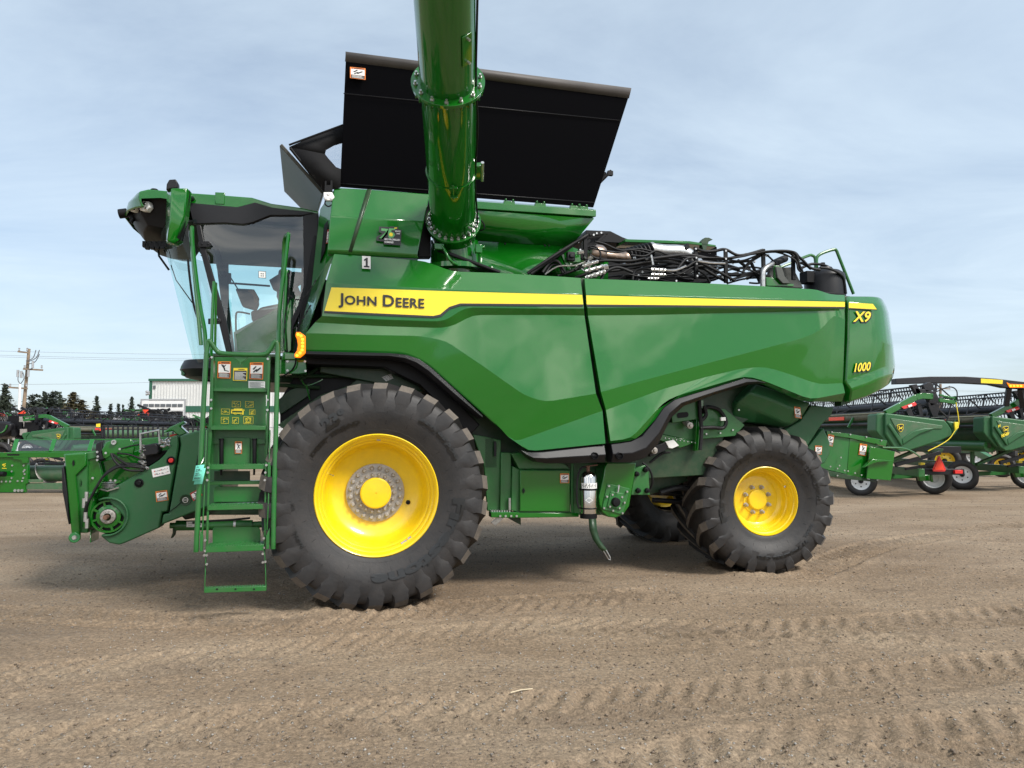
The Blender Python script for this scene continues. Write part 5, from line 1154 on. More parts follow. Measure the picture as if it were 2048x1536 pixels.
# hoses: every run measured, plus slack ones behind
mb = MB(); runs = [
 ((1055, 547), (1080, 530), (1110, 510), (1150, 485), (1175, 470)), ((1062, 548), (1090, 527), (1125, 505), (1160, 480)), ((1085, 545), (1100, 525), (1115, 523), (1130, 545)), ((1092, 546), (1104, 530), (1118, 532), (1126, 547)),
 ((1115, 552), (1165, 535), (1200, 522), (1260, 522), (1300, 516), (1350, 520), (1391, 528)), ((1150, 556), (1215, 533), (1260, 530), (1310, 523), (1360, 528), (1420, 540)), ((1190, 545), (1240, 540), (1290, 530), (1320, 523), (1390, 525), (1460, 524)),
 ((1262, 510), (1290, 512), (1312, 502), (1340, 510), (1400, 515), (1470, 515), (1510, 507), (1540, 502), (1585, 503), (1600, 515), (1618, 533)), ((1290, 520), (1330, 514), (1380, 510), (1440, 519), (1500, 508), (1560, 502), (1590, 507), (1598, 530), (1605, 545)),
 ((1391, 497), (1410, 503), (1430, 502), (1451, 499), (1480, 511), (1526, 500)), ((1265, 560), (1270, 542), (1290, 537), (1320, 542), (1370, 535), (1395, 523), (1451, 525), (1500, 522)), ((1270, 562), (1285, 550), (1320, 550), (1360, 548), (1392, 533), (1451, 535), (1500, 540), (1530, 560)),
 ((1240, 558), (1255, 549), (1280, 553), (1330, 555), (1391, 553)), ((1395, 528), (1420, 545), (1450, 562)), ((1400, 525), (1440, 545), (1470, 562)), ((1395, 540), (1410, 550), (1420, 566)), ((1180, 495), (1200, 500), (1230, 505), (1262, 500), (1300, 507)),
 ((1190, 483), (1210, 488), (1240, 500), (1280, 498), (1310, 505)), ((1165, 500), (1185, 492), (1200, 503), (1198, 518), (1180, 510)), ((1490, 532), (1510, 515), (1530, 509), (1545, 520)), ((1485, 545), (1500, 525), (1520, 512)), ((1355, 538), (1372, 518), (1391, 515)),
 ((1430, 512), (1480, 522), (1530, 505), (1560, 506), (1590, 520), (1596, 538), (1603, 545)), ((1540, 503), (1575, 504), (1590, 515), (1596, 530), (1604, 540)), ((1586, 505), (1605, 520), (1620, 535), (1640, 540)), ((1600, 525), (1612, 530), (1622, 538)),
 ((1640, 535), (1660, 538), (1680, 548), (1688, 560), (1692, 588)), ((1150, 540), (1175, 520), (1195, 517), (1240, 525)), ((1200, 565), (1210, 545), (1235, 535), (1265, 545))]
rnd = random.Random(11)
for i, r in enumerate(runs):
    n0 = 1.30 - .02 * (i % 7); mb.tube([P(x, y, n0 + .03 * math.sin(i + k)) for k, (x, y) in enumerate(r)], rnd.choice((.011, .015, .018, .018)), 8, sub=6)
for i in range(22):
    x0 = rnd.uniform(1200, 1500); x1 = x0 + rnd.uniform(60, 160); y = rnd.uniform(525, 562); n0 = rnd.uniform(.4, 1.1)
    if x1 > 1560: x1 = 1560
    mb.tube([P(x0 + (x1 - x0) * t, y + 10 * math.sin(t * 3 + i) + (x0 - 1200) * .02, n0) for t in (0, .33, .66, 1)], rnd.choice((.012, .016, .022)), 6, sub=4)
each(mb, 'hose', comb, ('hose',), smooth=60)
mb = MB()
for x0, y0, x1, y1, r_ in ((1165, 533, 1182, 527, .019), (1178, 528, 1196, 523, .016), (1170, 543, 1210, 532, .020), (1185, 552, 1210, 543, .024), (1170, 556, 1190, 550, .02), (1302, 539, 1330, 541, .018), (1302, 549, 1330, 550, .016), (1296, 557, 1316, 557, .013), (1206, 536, 1214, 534, .026), (1156, 506, 1166, 504, .016), (1302, 510, 1306, 530, .012)):
    a, b = P(x0, y0, 1.34), P(x1, y1, 1.34); mb.cyl(a, b, r_, 8)
    for t in (.2, .55, .85): c = a.lerp(b, t); e = (b - a).normalized() * .012; mb.cyl(c - e, c + e, r_ * 1.35, 6)
for i in range(34):
    c = P(rnd.uniform(1163, 1186), rnd.uniform(514, 540), 1.25 + rnd.random() * .08); mb.cyl(c, c + Vector((rnd.uniform(-.03, .03), -.02, rnd.uniform(-.03, .03))), .009, 6)
mb.tube(PN((1090, 549, 1.3), (1115, 533, 1.3), (1148, 531, 1.3), (1170, 524, 1.3)), .008, 6, sub=3)
mb.tube(PN((1396, 522, 1.345), (1420, 526, 1.345), (1450, 527, 1.345)), .0125, 6, sub=2); mb.tube(PN((1326, 540, 1.34), (1350, 541, 1.34), (1372, 532, 1.34)), .0125, 6, sub=3)
for i in range(46):
    c = P(rnd.uniform(1200, 1560), rnd.uniform(505, 560), rnd.uniform(.8, 1.2)); mb.bolt(c, (rnd.uniform(-1, 1), -1, 0), .012, .03)
mb.build('hose_fittings', comb, ('steel',), smooth=40)
mb = MB(); c = P(1142, 512, 1.3); mb.box(c + Vector((-.04, 0, -.05)), c + Vector((.05, .06, .05))); mb.box(c + Vector((-.02, -.03, -.02)), c + Vector((.03, 0, .02))); mb.build('valve_block', comb, ('black_trim',), .006)
pb('valve_mount', [(1136, 508), (1160, 500), (1162, 524), (1138, 526)], 1.26, .04, 'green')
pb('vee_bracket', [(1118, 500), (1122, 496), (1142, 535), (1136, 540)], 1.24, .04, 'green')
# silver riser, bracket, black side cover and tank at the rear
mb = MB(); mb.tube(PN((1526, 575, 1.28), (1526, 548, 1.28), (1530, 537, 1.27), (1546, 527, 1.2)), .032, 14, sub=4); mb.build('riser_pipe', comb, ('steel',), smooth=50)
mb = MB(); mb.tube(PN((1546, 528, 1.2), (1558, 522, 1.15), (1570, 517, 1.1)), .045, 12, sub=2); mb.build('elbow_hose', comb, ('hose',), smooth=50)
pb('rear_bracket', [(1533, 554), (1550, 556), (1550, 530), (1566, 533), (1556, 545), (1562, 565), (1588, 568), (1588, 573), (1533, 572)], 1.32, .04, 'green')
pb('curved_guard', [(1552, 533), (1564, 534), (1570, 553), (1582, 567), (1566, 567), (1555, 555)], 1.36, .03, 'cover_grey')
pb('black_side_cover', [(1540, 536), (1586, 534), (1607, 576), (1535, 574)], 1.15, .05, 'cover_grey')
mb = MB(); c = P(1650, 590, .95); r_ = .245; zt = P(1650, 540, .95).z - c.z
mb.lathe(c, (0, 0, 1), [(r_, -.2), (r_, zt * .68), (r_ * .96, zt * .80), (r_ * .75, zt * .92), (r_ * .42, zt * .99), (r_ * .38, zt * 1.08), (0, zt * 1.1)], 40); tk = mb.build('reservoir_tank', comb, ('black_trim',), smooth=50)
mb = MB(); c2 = c + Vector((-.02, 0, zt * 1.1)); mb.cyl(c2, c2 + Vector((0, 0, .06)), .03, 10); mb.tube([c2 + Vector((-.35, -.05, -.04)), c2 + Vector((-.2, -.05, .02)), c2 + Vector((0, -.03, .02)), c2 + Vector((.14, 0, -.02))], .018, 8, sub=3); mb.box(c + Vector((-.33, -.1, zt * .4)), c + Vector((-.22, .05, zt * .85))); mb.build('tank_fittings', tk, ('black',), .004)
# rear handrails
mb = MB(); mb.tube(PN((1634, 545, .9), (1633, 522, .9), (1636, 512, .9), (1648, 505, .9), (1668, 499, .9), (1673, 502, .9), (1678, 514, .9), (1707, 588, .9)), .020, 10, sub=4); mb.build('rear_handrail', comb, ('green_flat',))
mb = MB(); mb.tube(PN((1600, 518, .2), (1618, 511, .2), (1624, 511, .2), (1630, 517, .2), (1631, 545, .2)), .020, 10, sub=4); mb.tube(PN((1560, 535, .2), (1585, 525, .2), (1600, 519, .2)), .018, 8); mb.build('rear_handrail', comb, ('green_flat',))
# fire extinguisher, clipped to the machine
fe = thing('fire_extinguisher', 'polished silver fire extinguisher hanging upright beside the green tool box', 'fire extinguisher', M @ P(1177, 1036, 1.66))
def W_(p): return M @ p
Z = Vector((0, 0, 1)); c = W_(P(1177, 1036, 1.66)); hh = (P(1177, 943, 1.66) - P(1177, 1036, 1.66)).z; r_ = .087
mb = MB(); mb.lathe(c, Z, [(0, .04), (r_, .04), (r_, hh * .86), (r_ * .9, hh * .93), (r_ * .55, hh * .99), (r_ * .3, hh)], 32); mb.build('cylinder', fe, ('chrome',), smooth=50)
mb = MB(); mb.lathe(c, Z, [(0, 0), (r_ * 1.02, 0), (r_ * 1.02, .05), (0, .05)], 32); mb.build('base_cup', fe, ('black',))
mb = MB(); mb.cyl(c + Z * hh, c + Z * (hh + .06), .02, 10); mb.beam(c + Z * (hh + .05) + Vector((-.05, 0, 0)), c + Z * (hh + .07) + Vector((.10, -.02, 0)), .02, .012); mb.build('valve_head', fe, ('rusty',), .003)
mb = MB(); mb.tube([c + Z * (hh + .05), c + Z * (hh + .03) + Vector((-.08, -.02, 0)), c + Z * hh * .8 + Vector((-.115, -.02, 0)), c + Z * hh * .4 + Vector((-.12, -.02, 0)), c + Z * .1 + Vector((-.10, -.02, 0))], .010, 8, sub=5); mb.build('discharge_hose', fe, ('hose',))
mb = MB()
for z_, h_ in ((.60, .02), (.20, .015)): mb.lathe(c + Z * hh * z_, Z, [(r_ + .004, 0), (r_ + .004, h_)], 32)
each(mb, 'retaining_strap', fe, ('black',), solid=.003, smooth=50)
mb = MB(); k = 14
def cylpatch(z0, z1, a0, a1, rr_, m):
    A_ = []; B2 = []
    for i in range(k + 1):
        a = a0 + (a1 - a0) * i / k; d = Vector((math.sin(a), -math.cos(a), 0)) * rr_; A_.append(c + d + Z * z1); B2.append(c + d + Z * z0)
    mb.strip(A_, B2, m)
cylpatch(hh * .64, hh * .76, -1.0, 1.4, r_ + .0015, 0)
for i in range(16):
    a = -1.0 + i * .13; cylpatch(hh * (.66 + .04 * (i % 2)), hh * (.69 + .03 * (i % 3)), a, a + .06, r_ + .003, 1)
def rhomb(z_, m, s):
    mb.poly([c + Vector((math.sin(a), -math.cos(a), 0)) * (r_ + .003) + Z * zz_ for a, zz_ in ((-.45 * s, z_), (0, z_ + .03 * s), (.45 * s, z_), (0, z_ - .03 * s))], m)
rhomb(hh * .40, 0, 1)
mb.build('paper_label', fe, ('decal_white', 'decal_black'), smooth=60)
# aqua paper tag wired to the ladder rail
pt = thing('paper_tag', 'mint green handwritten paper tag tied to the left ladder rail', 'paper tag', M @ P(398, 965, 2.06))
q = [M @ p for p in PN((392, 931, 2.06), (409, 929, 2.07), (402, 961, 2.08), (385, 962, 2.06))]
mb = MB(); mb.poly(q); mb.poly([p + (M.to_3x3() @ Vector((.01, .004, -.03))) for p in q]); tg = mb.build('paper_sheet', pt, ('mint_paper',), solid=.001)
mb = MB(); rnd = random.Random(2)
off = (M.to_3x3() @ Vector((0, -.004, 0)))
for i, v in enumerate((.86, .70, .60, .46, .34, .14)):
    u = .15
    for j in range(rnd.randint(3, 6)): wv = rnd.uniform(.05, .12); mb.poly([bil(q, *p) + off for p in rect(u, v, u + wv, v + rnd.uniform(.03, .07))]); u += wv + .04
mb.build('handwriting', tg, ('decal_black',)) if False else mb.build('handwriting', pt, ('decal_black',))
mb = MB(); mb.tube([q[0].lerp(q[1], .5), M @ P(404, 925, 2.06), M @ P(408, 915, 2.02)], .002, 5); mb.build('wire_tie', pt, ('steel',))
# ================================================================ GROUND
def vnoise(x, y, seed):
    xi = np.floor(x).astype(np.int64); yi = np.floor(y).astype(np.int64); fx = x - xi; fy = y - yi
    fx = fx * fx * (3 - 2 * fx); fy = fy * fy * (3 - 2 * fy)
    def h(a, b):
        n = (a * 374761393 + b * 668265263 + seed * 974711) & 0x7fffffff
        n = ((n ^ (n >> 13)) * 1274126177) & 0x7fffffff
        return ((n ^ (n >> 16)) & 0xffff) / 65535.0
    return (h(xi, yi) * (1 - fx) + h(xi + 1, yi) * fx) * (1 - fy) + (h(xi, yi + 1) * (1 - fx) + h(xi + 1, yi + 1) * fx) * fy
def axis_(lo, hi, step, far_lo, far_hi):
    a = list(np.arange(lo, hi + 1e-6, step)); s = step
    b = []; v = lo
    while v > far_lo: s *= 1.12; v -= s; b.append(v)
    c = []; v = hi; s = step
    while v < far_hi: s *= 1.12; v += s; c.append(v)
    return np.array(b[::-1] + a + c)
gx = axis_(-7.5, 9.5, .028, -2500, 2500); gy = axis_(2.4, 11.5, .028, -60, 4000)
X, Y = np.meshgrid(gx, gy)
near = np.clip(1 - (np.maximum(np.abs(X - 1) - 8.0, 0) + np.maximum(np.abs(Y - 7) - 4.5, 0)) / 12, 0, 1)
Zg = (vnoise(X * .7, Y * 1.1, 1) - .5) * .022 + (vnoise(X * 2.1, Y * 3.0, 2) - .5) * .012
patch = np.clip((vnoise(X * .55 + 3, Y * 1.1 + 7, 9) - .40) * 3.2, .15, 1)
clod = vnoise(X * 11, Y * 13, 3) * .5 + vnoise(X * 24, Y * 26, 4) * .32 + vnoise(X * 48, Y * 50, 5) * .22
Zg += (clod - .5) * .022 * patch
ridge = 1 - np.abs(vnoise(X * 5, Y * 8, 6) * 2 - 1); Zg += (ridge ** 3 - .3) * .007
def track(pts, width, depth, pitch, lug, skew=.6, seed=0):
    """tyre print pressed along a path"""
    global Zg
    best = np.full(X.shape, 9.0); al = np.zeros(X.shape); sg = np.zeros(X.shape); acc = 0
    for (x0, y0), (x1, y1) in zip(pts[:-1], pts[1:]):
        dx, dy = x1 - x0, y1 - y0; L_ = math.hypot(dx, dy); t = np.clip(((X - x0) * dx + (Y - y0) * dy) / L_ ** 2, 0, 1)
        ex, ey = X - (x0 + t * dx), Y - (y0 + t * dy); d = np.hypot(ex, ey); s = np.sign(dx * ey - dy * ex)
        m = d < best; best = np.where(m, d, best); al = np.where(m, acc + t * L_, al); sg = np.where(m, s, sg); acc += L_
    ins = np.clip((width / 2 - best) / .05, 0, 1); rimr = np.exp(-((best - width / 2 - .02) / .04) ** 2)
    ph = (al + skew * best * sg * np.sign(sg)) / pitch + .5 * (sg > 0)
    bars = np.clip(np.sin(ph * 2 * math.pi) * 2.2, -1, 1) * np.clip(.3 + vnoise(X * 3, Y * 3, 20 + seed) * 1.2, 0, 1)
    Zg += ins * (-depth + bars * lug) + rimr * depth * .7
def gpt(*p): return [tuple(G(x, y).xy) for x, y in p]
track(gpt((3200, 1395), (2400, 1430), (1900, 1475), (1500, 1500), (1100, 1600), (700, 1900)), .62, .012, .19, .013, seed=1)
track(gpt((2600, 1300), (2048, 1330), (1600, 1372), (1100, 1420), (600, 1440), (200, 1470), (-300, 1560)), .55, .012, .17, .014, seed=2)
track(gpt((3000, 1130), (2048, 1230), (1500, 1262), (1100, 1250), (700, 1290), (200, 1340), (-400, 1400)), .62, .012, .18, .012, seed=3)
track(gpt((-600, 1260), (0, 1225), (500, 1250), (900, 1215), (1300, 1190)), .58, .013, .17, .012, seed=4)
track(gpt((2700, 1010), (2048, 1048), (1760, 1088), (1600, 1150)), .6, .016, .18, .012, seed=5)
for ux, uy, r_, hgt in ((1560, 1268, .55, .03), (1640, 1275, .4, .03), (1830, 1286, .25, .035), (1700, 1285, .5, .015)):
    g_ = G(ux, uy); e = np.exp(-(((X - g_.x) / (r_ * 1.6)) ** 2 + ((Y - g_.y) / (r_ * .35)) ** 2)); Zg += e * (clod - .35) * hgt * 2
for wc, wr_ in ((ctr, .62), (Vector((rl.x + .20, yc, 0)), .60)):      # soil pushed up round the tyres' footprints
    g_ = M @ Vector((wc.x, wc.y, 0)); ca, sa = math.cos(PHI), math.sin(PHI); lx = (X - g_.x) * ca + (Y - g_.y) * sa; ly = -(X - g_.x) * sa + (Y - g_.y) * ca
    e = np.sqrt((lx / .50) ** 2 + (ly / (wr_ * .68)) ** 2); Zg += np.exp(-((e - 1.12) / .16) ** 2) * (.03 + .05 * (clod - .4)) - np.clip(1.05 - e, 0, .3) * .06
Zg *= near
ctr_w = M @ ctr
nx_, ny_ = len(gx), len(gy)
vs = np.stack([X.ravel(), Y.ravel(), Zg.ravel()], 1)
ii = (np.arange(ny_ - 1)[:, None] * nx_ + np.arange(nx_ - 1)[None, :]).ravel()
fs = np.stack([ii, ii + 1, ii + nx_ + 1, ii + nx_], 1)
me = bpy.data.meshes.new('ground'); me.vertices.add(len(vs)); me.vertices.foreach_set('co', vs.ravel())
me.loops.add(fs.size); me.loops.foreach_set('vertex_index', fs.ravel()); me.polygons.add(len(fs))
me.polygons.foreach_set('loop_start', np.arange(0, fs.size, 4)); me.polygons.foreach_set('loop_total', np.full(len(fs), 4)); me.polygons.foreach_set('use_smooth', [True] * len(fs))
me.update(calc_edges=True); me.validate()
gm = bpy.data.materials.new('gravel_ground'); gm.use_nodes = True; nt = gm.node_tree; b = nt.nodes['Principled BSDF']
tcn = N_(nt, 'ShaderNodeTexCoord'); OBJ = tcn.outputs['Object']
def nz(sc_, det=5, rough=.6, dist=0, stretch=None):
    n = N_(nt, 'ShaderNodeTexNoise', Scale=sc_, Detail=det, Roughness=rough, Distortion=dist)
    if stretch: m_ = N_(nt, 'ShaderNodeMapping', Scale=stretch); nt.links.new(OBJ, m_.inputs[0]); nt.links.new(m_.outputs[0], n.inputs['Vector'])
    else: nt.links.new(OBJ, n.inputs['Vector'])
    return n.outputs['Fac']
def mixc(f, a, bb, mode='MIX'):
    x = N_(nt, 'ShaderNodeMix', _data_type='RGBA', _blend_type=mode)
    if isinstance(f, float): x.inputs[0].default_value = f
    else: nt.links.new(f, x.inputs[0])
    for i, c in ((6, a), (7, bb)):
        if isinstance(c, tuple): x.inputs[i].default_value = (*c, 1)
        else: nt.links.new(c, x.inputs[i])
    return x.outputs[2]
big = ramp(nt, nz(.55, 6, .6, .4, (.6, 1.4, 1)), [(.32, (.236, .171, .112)), (.5, (.290, .216, .146)), (.68, (.350, .272, .190))]).outputs[0]
fine = ramp(nt, nz(38, 8, .75), [(.30, (.42, .42, .42)), (.5, (.85, .85, .85)), (.72, (1.5, 1.48, 1.45))]).outputs[0]
c1 = mixc(1.0, big, fine, 'MULTIPLY')
damp = ramp(nt, nz(1.3, 7, .65, .5, (.5, 1.5, 1)), [(.55, (0, 0, 0)), (.72, (.55, .55, .55))]).outputs[0]
c2 = mixc(damp, c1, (.115, .085, .062))
vor = N_(nt, 'ShaderNodeTexVoronoi', Scale=26, Randomness=1); nt.links.new(OBJ, vor.inputs['Vector'])
stf = ramp(nt, vor.outputs['Distance'], [(.12, (1, 1, 1)), (.24, (0, 0, 0))]).outputs[0]
sel = ramp(nt, vor.outputs['Color'], [(.62, (0, 0, 0)), (.70, (.8, .8, .8))]).outputs[0]
sf = math_(nt, 'MULTIPLY', stf, sel); c3 = mixc(sf, c2, (.33, .31, .28))
nt.links.new(c3, b.inputs['Base Color']); b.inputs['Roughness'].default_value = .92; b.inputs['Specular IOR Level'].default_value = .25
hgt = math_(nt, 'ADD', math_(nt, 'MULTIPLY', nz(60, 6, .7), .55), math_(nt, 'ADD', math_(nt, 'MULTIPLY', sf, .5), math_(nt, 'MULTIPLY', nz(14, 6, .7), 1.0)))
bp = N_(nt, 'ShaderNodeBump', Strength=1.0, Distance=.022); nt.links.new(hgt, bp.inputs['Height']); nt.links.new(bp.outputs[0], b.inputs['Normal'])
me.materials.append(gm); go = bpy.data.objects.new('ground', me); COL.objects.link(go); tag(go, kind='structure')
# loose stones, nobody could count them
mat('stone', (.25, .22, .19), .9, var=.5, vscale=1.5, vcol=(.38, .36, .33)); mat('clod', (.17, .13, .095), .95, var=.3, vscale=2)
rs = np.random.RandomState(5)
def gz(x, y):
    i = np.clip(np.searchsorted(gx, x), 1, nx_ - 1); j = np.clip(np.searchsorted(gy, y), 1, ny_ - 1); return Zg[j, i]
base = np.array([(0, 0, 1), (1, 0, 0), (0, 1, 0), (-1, 0, 0), (0, -1, 0), (0, 0, -1)], float)
bf_ = np.array([(0, 1, 2), (0, 2, 3), (0, 3, 4), (0, 4, 1), (5, 2, 1), (5, 3, 2), (5, 4, 3), (5, 1, 4)])
def scatter(name, num, smin, smax, m, label, power=3):
    d = 2.6 + 21 * rs.rand(num) ** 1.5; a = (rs.rand(num) - .5) * 1.35; x = d * np.tan(a); y = d
    s = smin + (smax - smin) * rs.rand(num) ** power; z = gz(x, y) + s * .25
    rot = rs.rand(num) * 6.28; V_ = base[None] * (1 + (rs.rand(num, 6, 3) - .5) * .5); V_ = V_ * np.stack([s, s * (.6 + .4 * rs.rand(num)), s * (.45 + .3 * rs.rand(num))], 1)[:, None, :]
    co, si = np.cos(rot)[:, None], np.sin(rot)[:, None]
    vx = V_[:, :, 0] * co - V_[:, :, 1] * si + x[:, None]; vy = V_[:, :, 0] * si + V_[:, :, 1] * co + y[:, None]; vz = V_[:, :, 2] + z[:, None]
    vv = np.stack([vx, vy, vz], 2).reshape(-1, 3); ff = (bf_[None] + 6 * np.arange(num)[:, None, None]).reshape(-1, 3)
    me = bpy.data.meshes.new(name); me.vertices.add(len(vv)); me.vertices.foreach_set('co', vv.ravel()); me.loops.add(ff.size); me.loops.foreach_set('vertex_index', ff.ravel().astype(np.int32)); me.polygons.add(len(ff))
    me.polygons.foreach_set('loop_start', np.arange(0, ff.size, 3)); me.polygons.foreach_set('loop_total', np.full(len(ff), 3)); me.update(calc_edges=True)
    me.materials.append(MAT[m]); o = bpy.data.objects.new(name, me); COL.objects.link(o); tag(o, label, 'gravel', kind='stuff')
scatter('gravel', 24000, .003, .012, 'stone', 'pale loose pebbles strewn over the brown yard surface', 4)
scatter('soil_crumbs', 24000, .004, .015, 'clod', 'crumbs of brown soil lying on the packed yard surface', 3)
st_ = thing('straw_stalk', 'short pale dry stalk lying alone on the bare ground in front', 'straw', G(1043, 1388))
mb = MB(); a, b2 = G(1021, 1392) + Vector((0, 0, .02)), G(1065, 1385) + Vector((0, 0, .022)); mb.tube([a, a.lerp(b2, .5) + Vector((0, 0, .006)), b2], .004, 6); mat('straw', (.55, .46, .32), .8); mb.build('stalk', st_, ('straw',))
# ================================================================ THE YARD BEHIND, RIGHT SIDE: draper headers on trailers
mat('brown_green', (.035, .055, .03), .6, dirt=DUST, dirtamt=.5)
mat('reel_black', (.010, .010, .014), .5)
mat('wall_white', (.62, .63, .62), .6, var=.06, vscale=.3); mat('trim_green', (.02, .10, .06), .5); mat('window_dark', (.10, .11, .12), .2)
mat('pole_wood', (.22, .165, .115), .85, var=.3, vscale=2); mat('galv', (.42, .43, .44), .5, metal=.5)
mat('needles_dark', (.030, .042, .026), .9, var=.5, vscale=.8); mat('needles_olive', (.060, .052, .022), .9, var=.4, vscale=.7, vcol=(.085, .070, .028)); mat('bark', (.09, .065, .045), .9); mat('twig', (.16, .13, .11), .9)
mat('old_green', (.03, .13, .05), .5, coat=.2, dirt=(.16, .13, .10), dirtamt=.45, vscale=3)
def deer_logo(mb, q, b=0):
    """the maker's shield badge with the leaping deer: border b, field b+1"""
    nn = ((q[1] - q[0]).cross(q[3] - q[0])).normalized()
    if nn.y > 0: nn = -nn
    sh = [(.12, .95), (.5, 1), (.88, .95), (1, .85), (.93, .35), (.72, .08), (.5, 0), (.28, .08), (.07, .35), (0, .85)]
    mb.poly([bil(q, u, v) + nn * .01 for u, v in sh], b); mb.poly([bil(q, .5 + (u - .5) * .86, .5 + (v - .5) * .86) + nn * .014 for u, v in sh], b + 1)
    for pg in ([(.22, .42), (.34, .55), (.60, .56), (.72, .68), (.84, .62), (.72, .52), (.66, .42), (.80, .30), (.72, .30), (.56, .42), (.38, .40), (.26, .30), (.18, .32)], [(.26, .55), (.34, .55), (.36, .74), (.28, .82), (.22, .74)], [(.18, .68), (.26, .70), (.24, .76)]):
        mb.poly([bil(q, u, v) + nn * .018 for u, v in pg], b)
def WP(Y, *pts): return [WY(x, y, Y) for x, y in pts]
def road_wheel(parent, name, c, r, w_, ang, rimm='white_paint', treads=5):
    wh = part_empty(name, parent); inv = FR[parent.name]; wh.location = inv @ c; wh.rotation_euler = (0, 0, ang); FR[wh.name] = None
    hw = w_ / 2; pr = [(r * .60, -hw * .8), (r * .66, -hw * .95), (r * .82, -hw * 1.05), (r * .94, -hw * .9), (r, -hw * .78)]
    for i in range(treads):
        y = -hw * .7 + 1.4 * hw * i / (treads - .99)
        pr += [(r, y - .012), (r, y + .004), (r - .014, y + .008), (r - .014, y + .018)]
    pr += [(r, hw * .78), (r * .94, hw * .9), (r * .82, hw * 1.05), (r * .66, hw * .95), (r * .60, hw * .8)]
    mb = MB(); mb.lathe((0, 0, 0), (0, 1, 0), pr, 48); mb.build('tyre', wh, ('rubber',), smooth=40)
    mb = MB(); mb.lathe((0, 0, 0), (0, 1, 0), [(r * .62, -hw * .85), (r * .60, -hw * .75), (r * .56, -hw * .7), (r * .54, -hw * .2), (r * .40, -hw * .15), (r * .22, -hw * .3), (r * .20, -hw * .35), (0, -hw * .35)], 40)
    mb.lathe((0, 0, 0), (0, 1, 0), [(r * .62, hw * .85), (r * .56, hw * .75), (r * .54, hw * .1), (r * .3, hw * .1)], 40); rm = mb.build('rim', wh, (rimm,), smooth=35)
    mb = MB()
    for k in range(6): a = k * math.pi / 3; c_ = Vector((math.sin(a) * r * .38, -hw * .17, math.cos(a) * r * .38)); mb.lathe(c_, (0, -1, 0), [(r * .05, .004), (0, .006)], 8)
    mb.lathe((0, -hw * .35, 0), (0, -1, 0), [(r * .17, 0), (r * .14, .05), (r * .08, .09), (0, .1)], 12); mb.build('hub', wh, ('black',))
    return wh
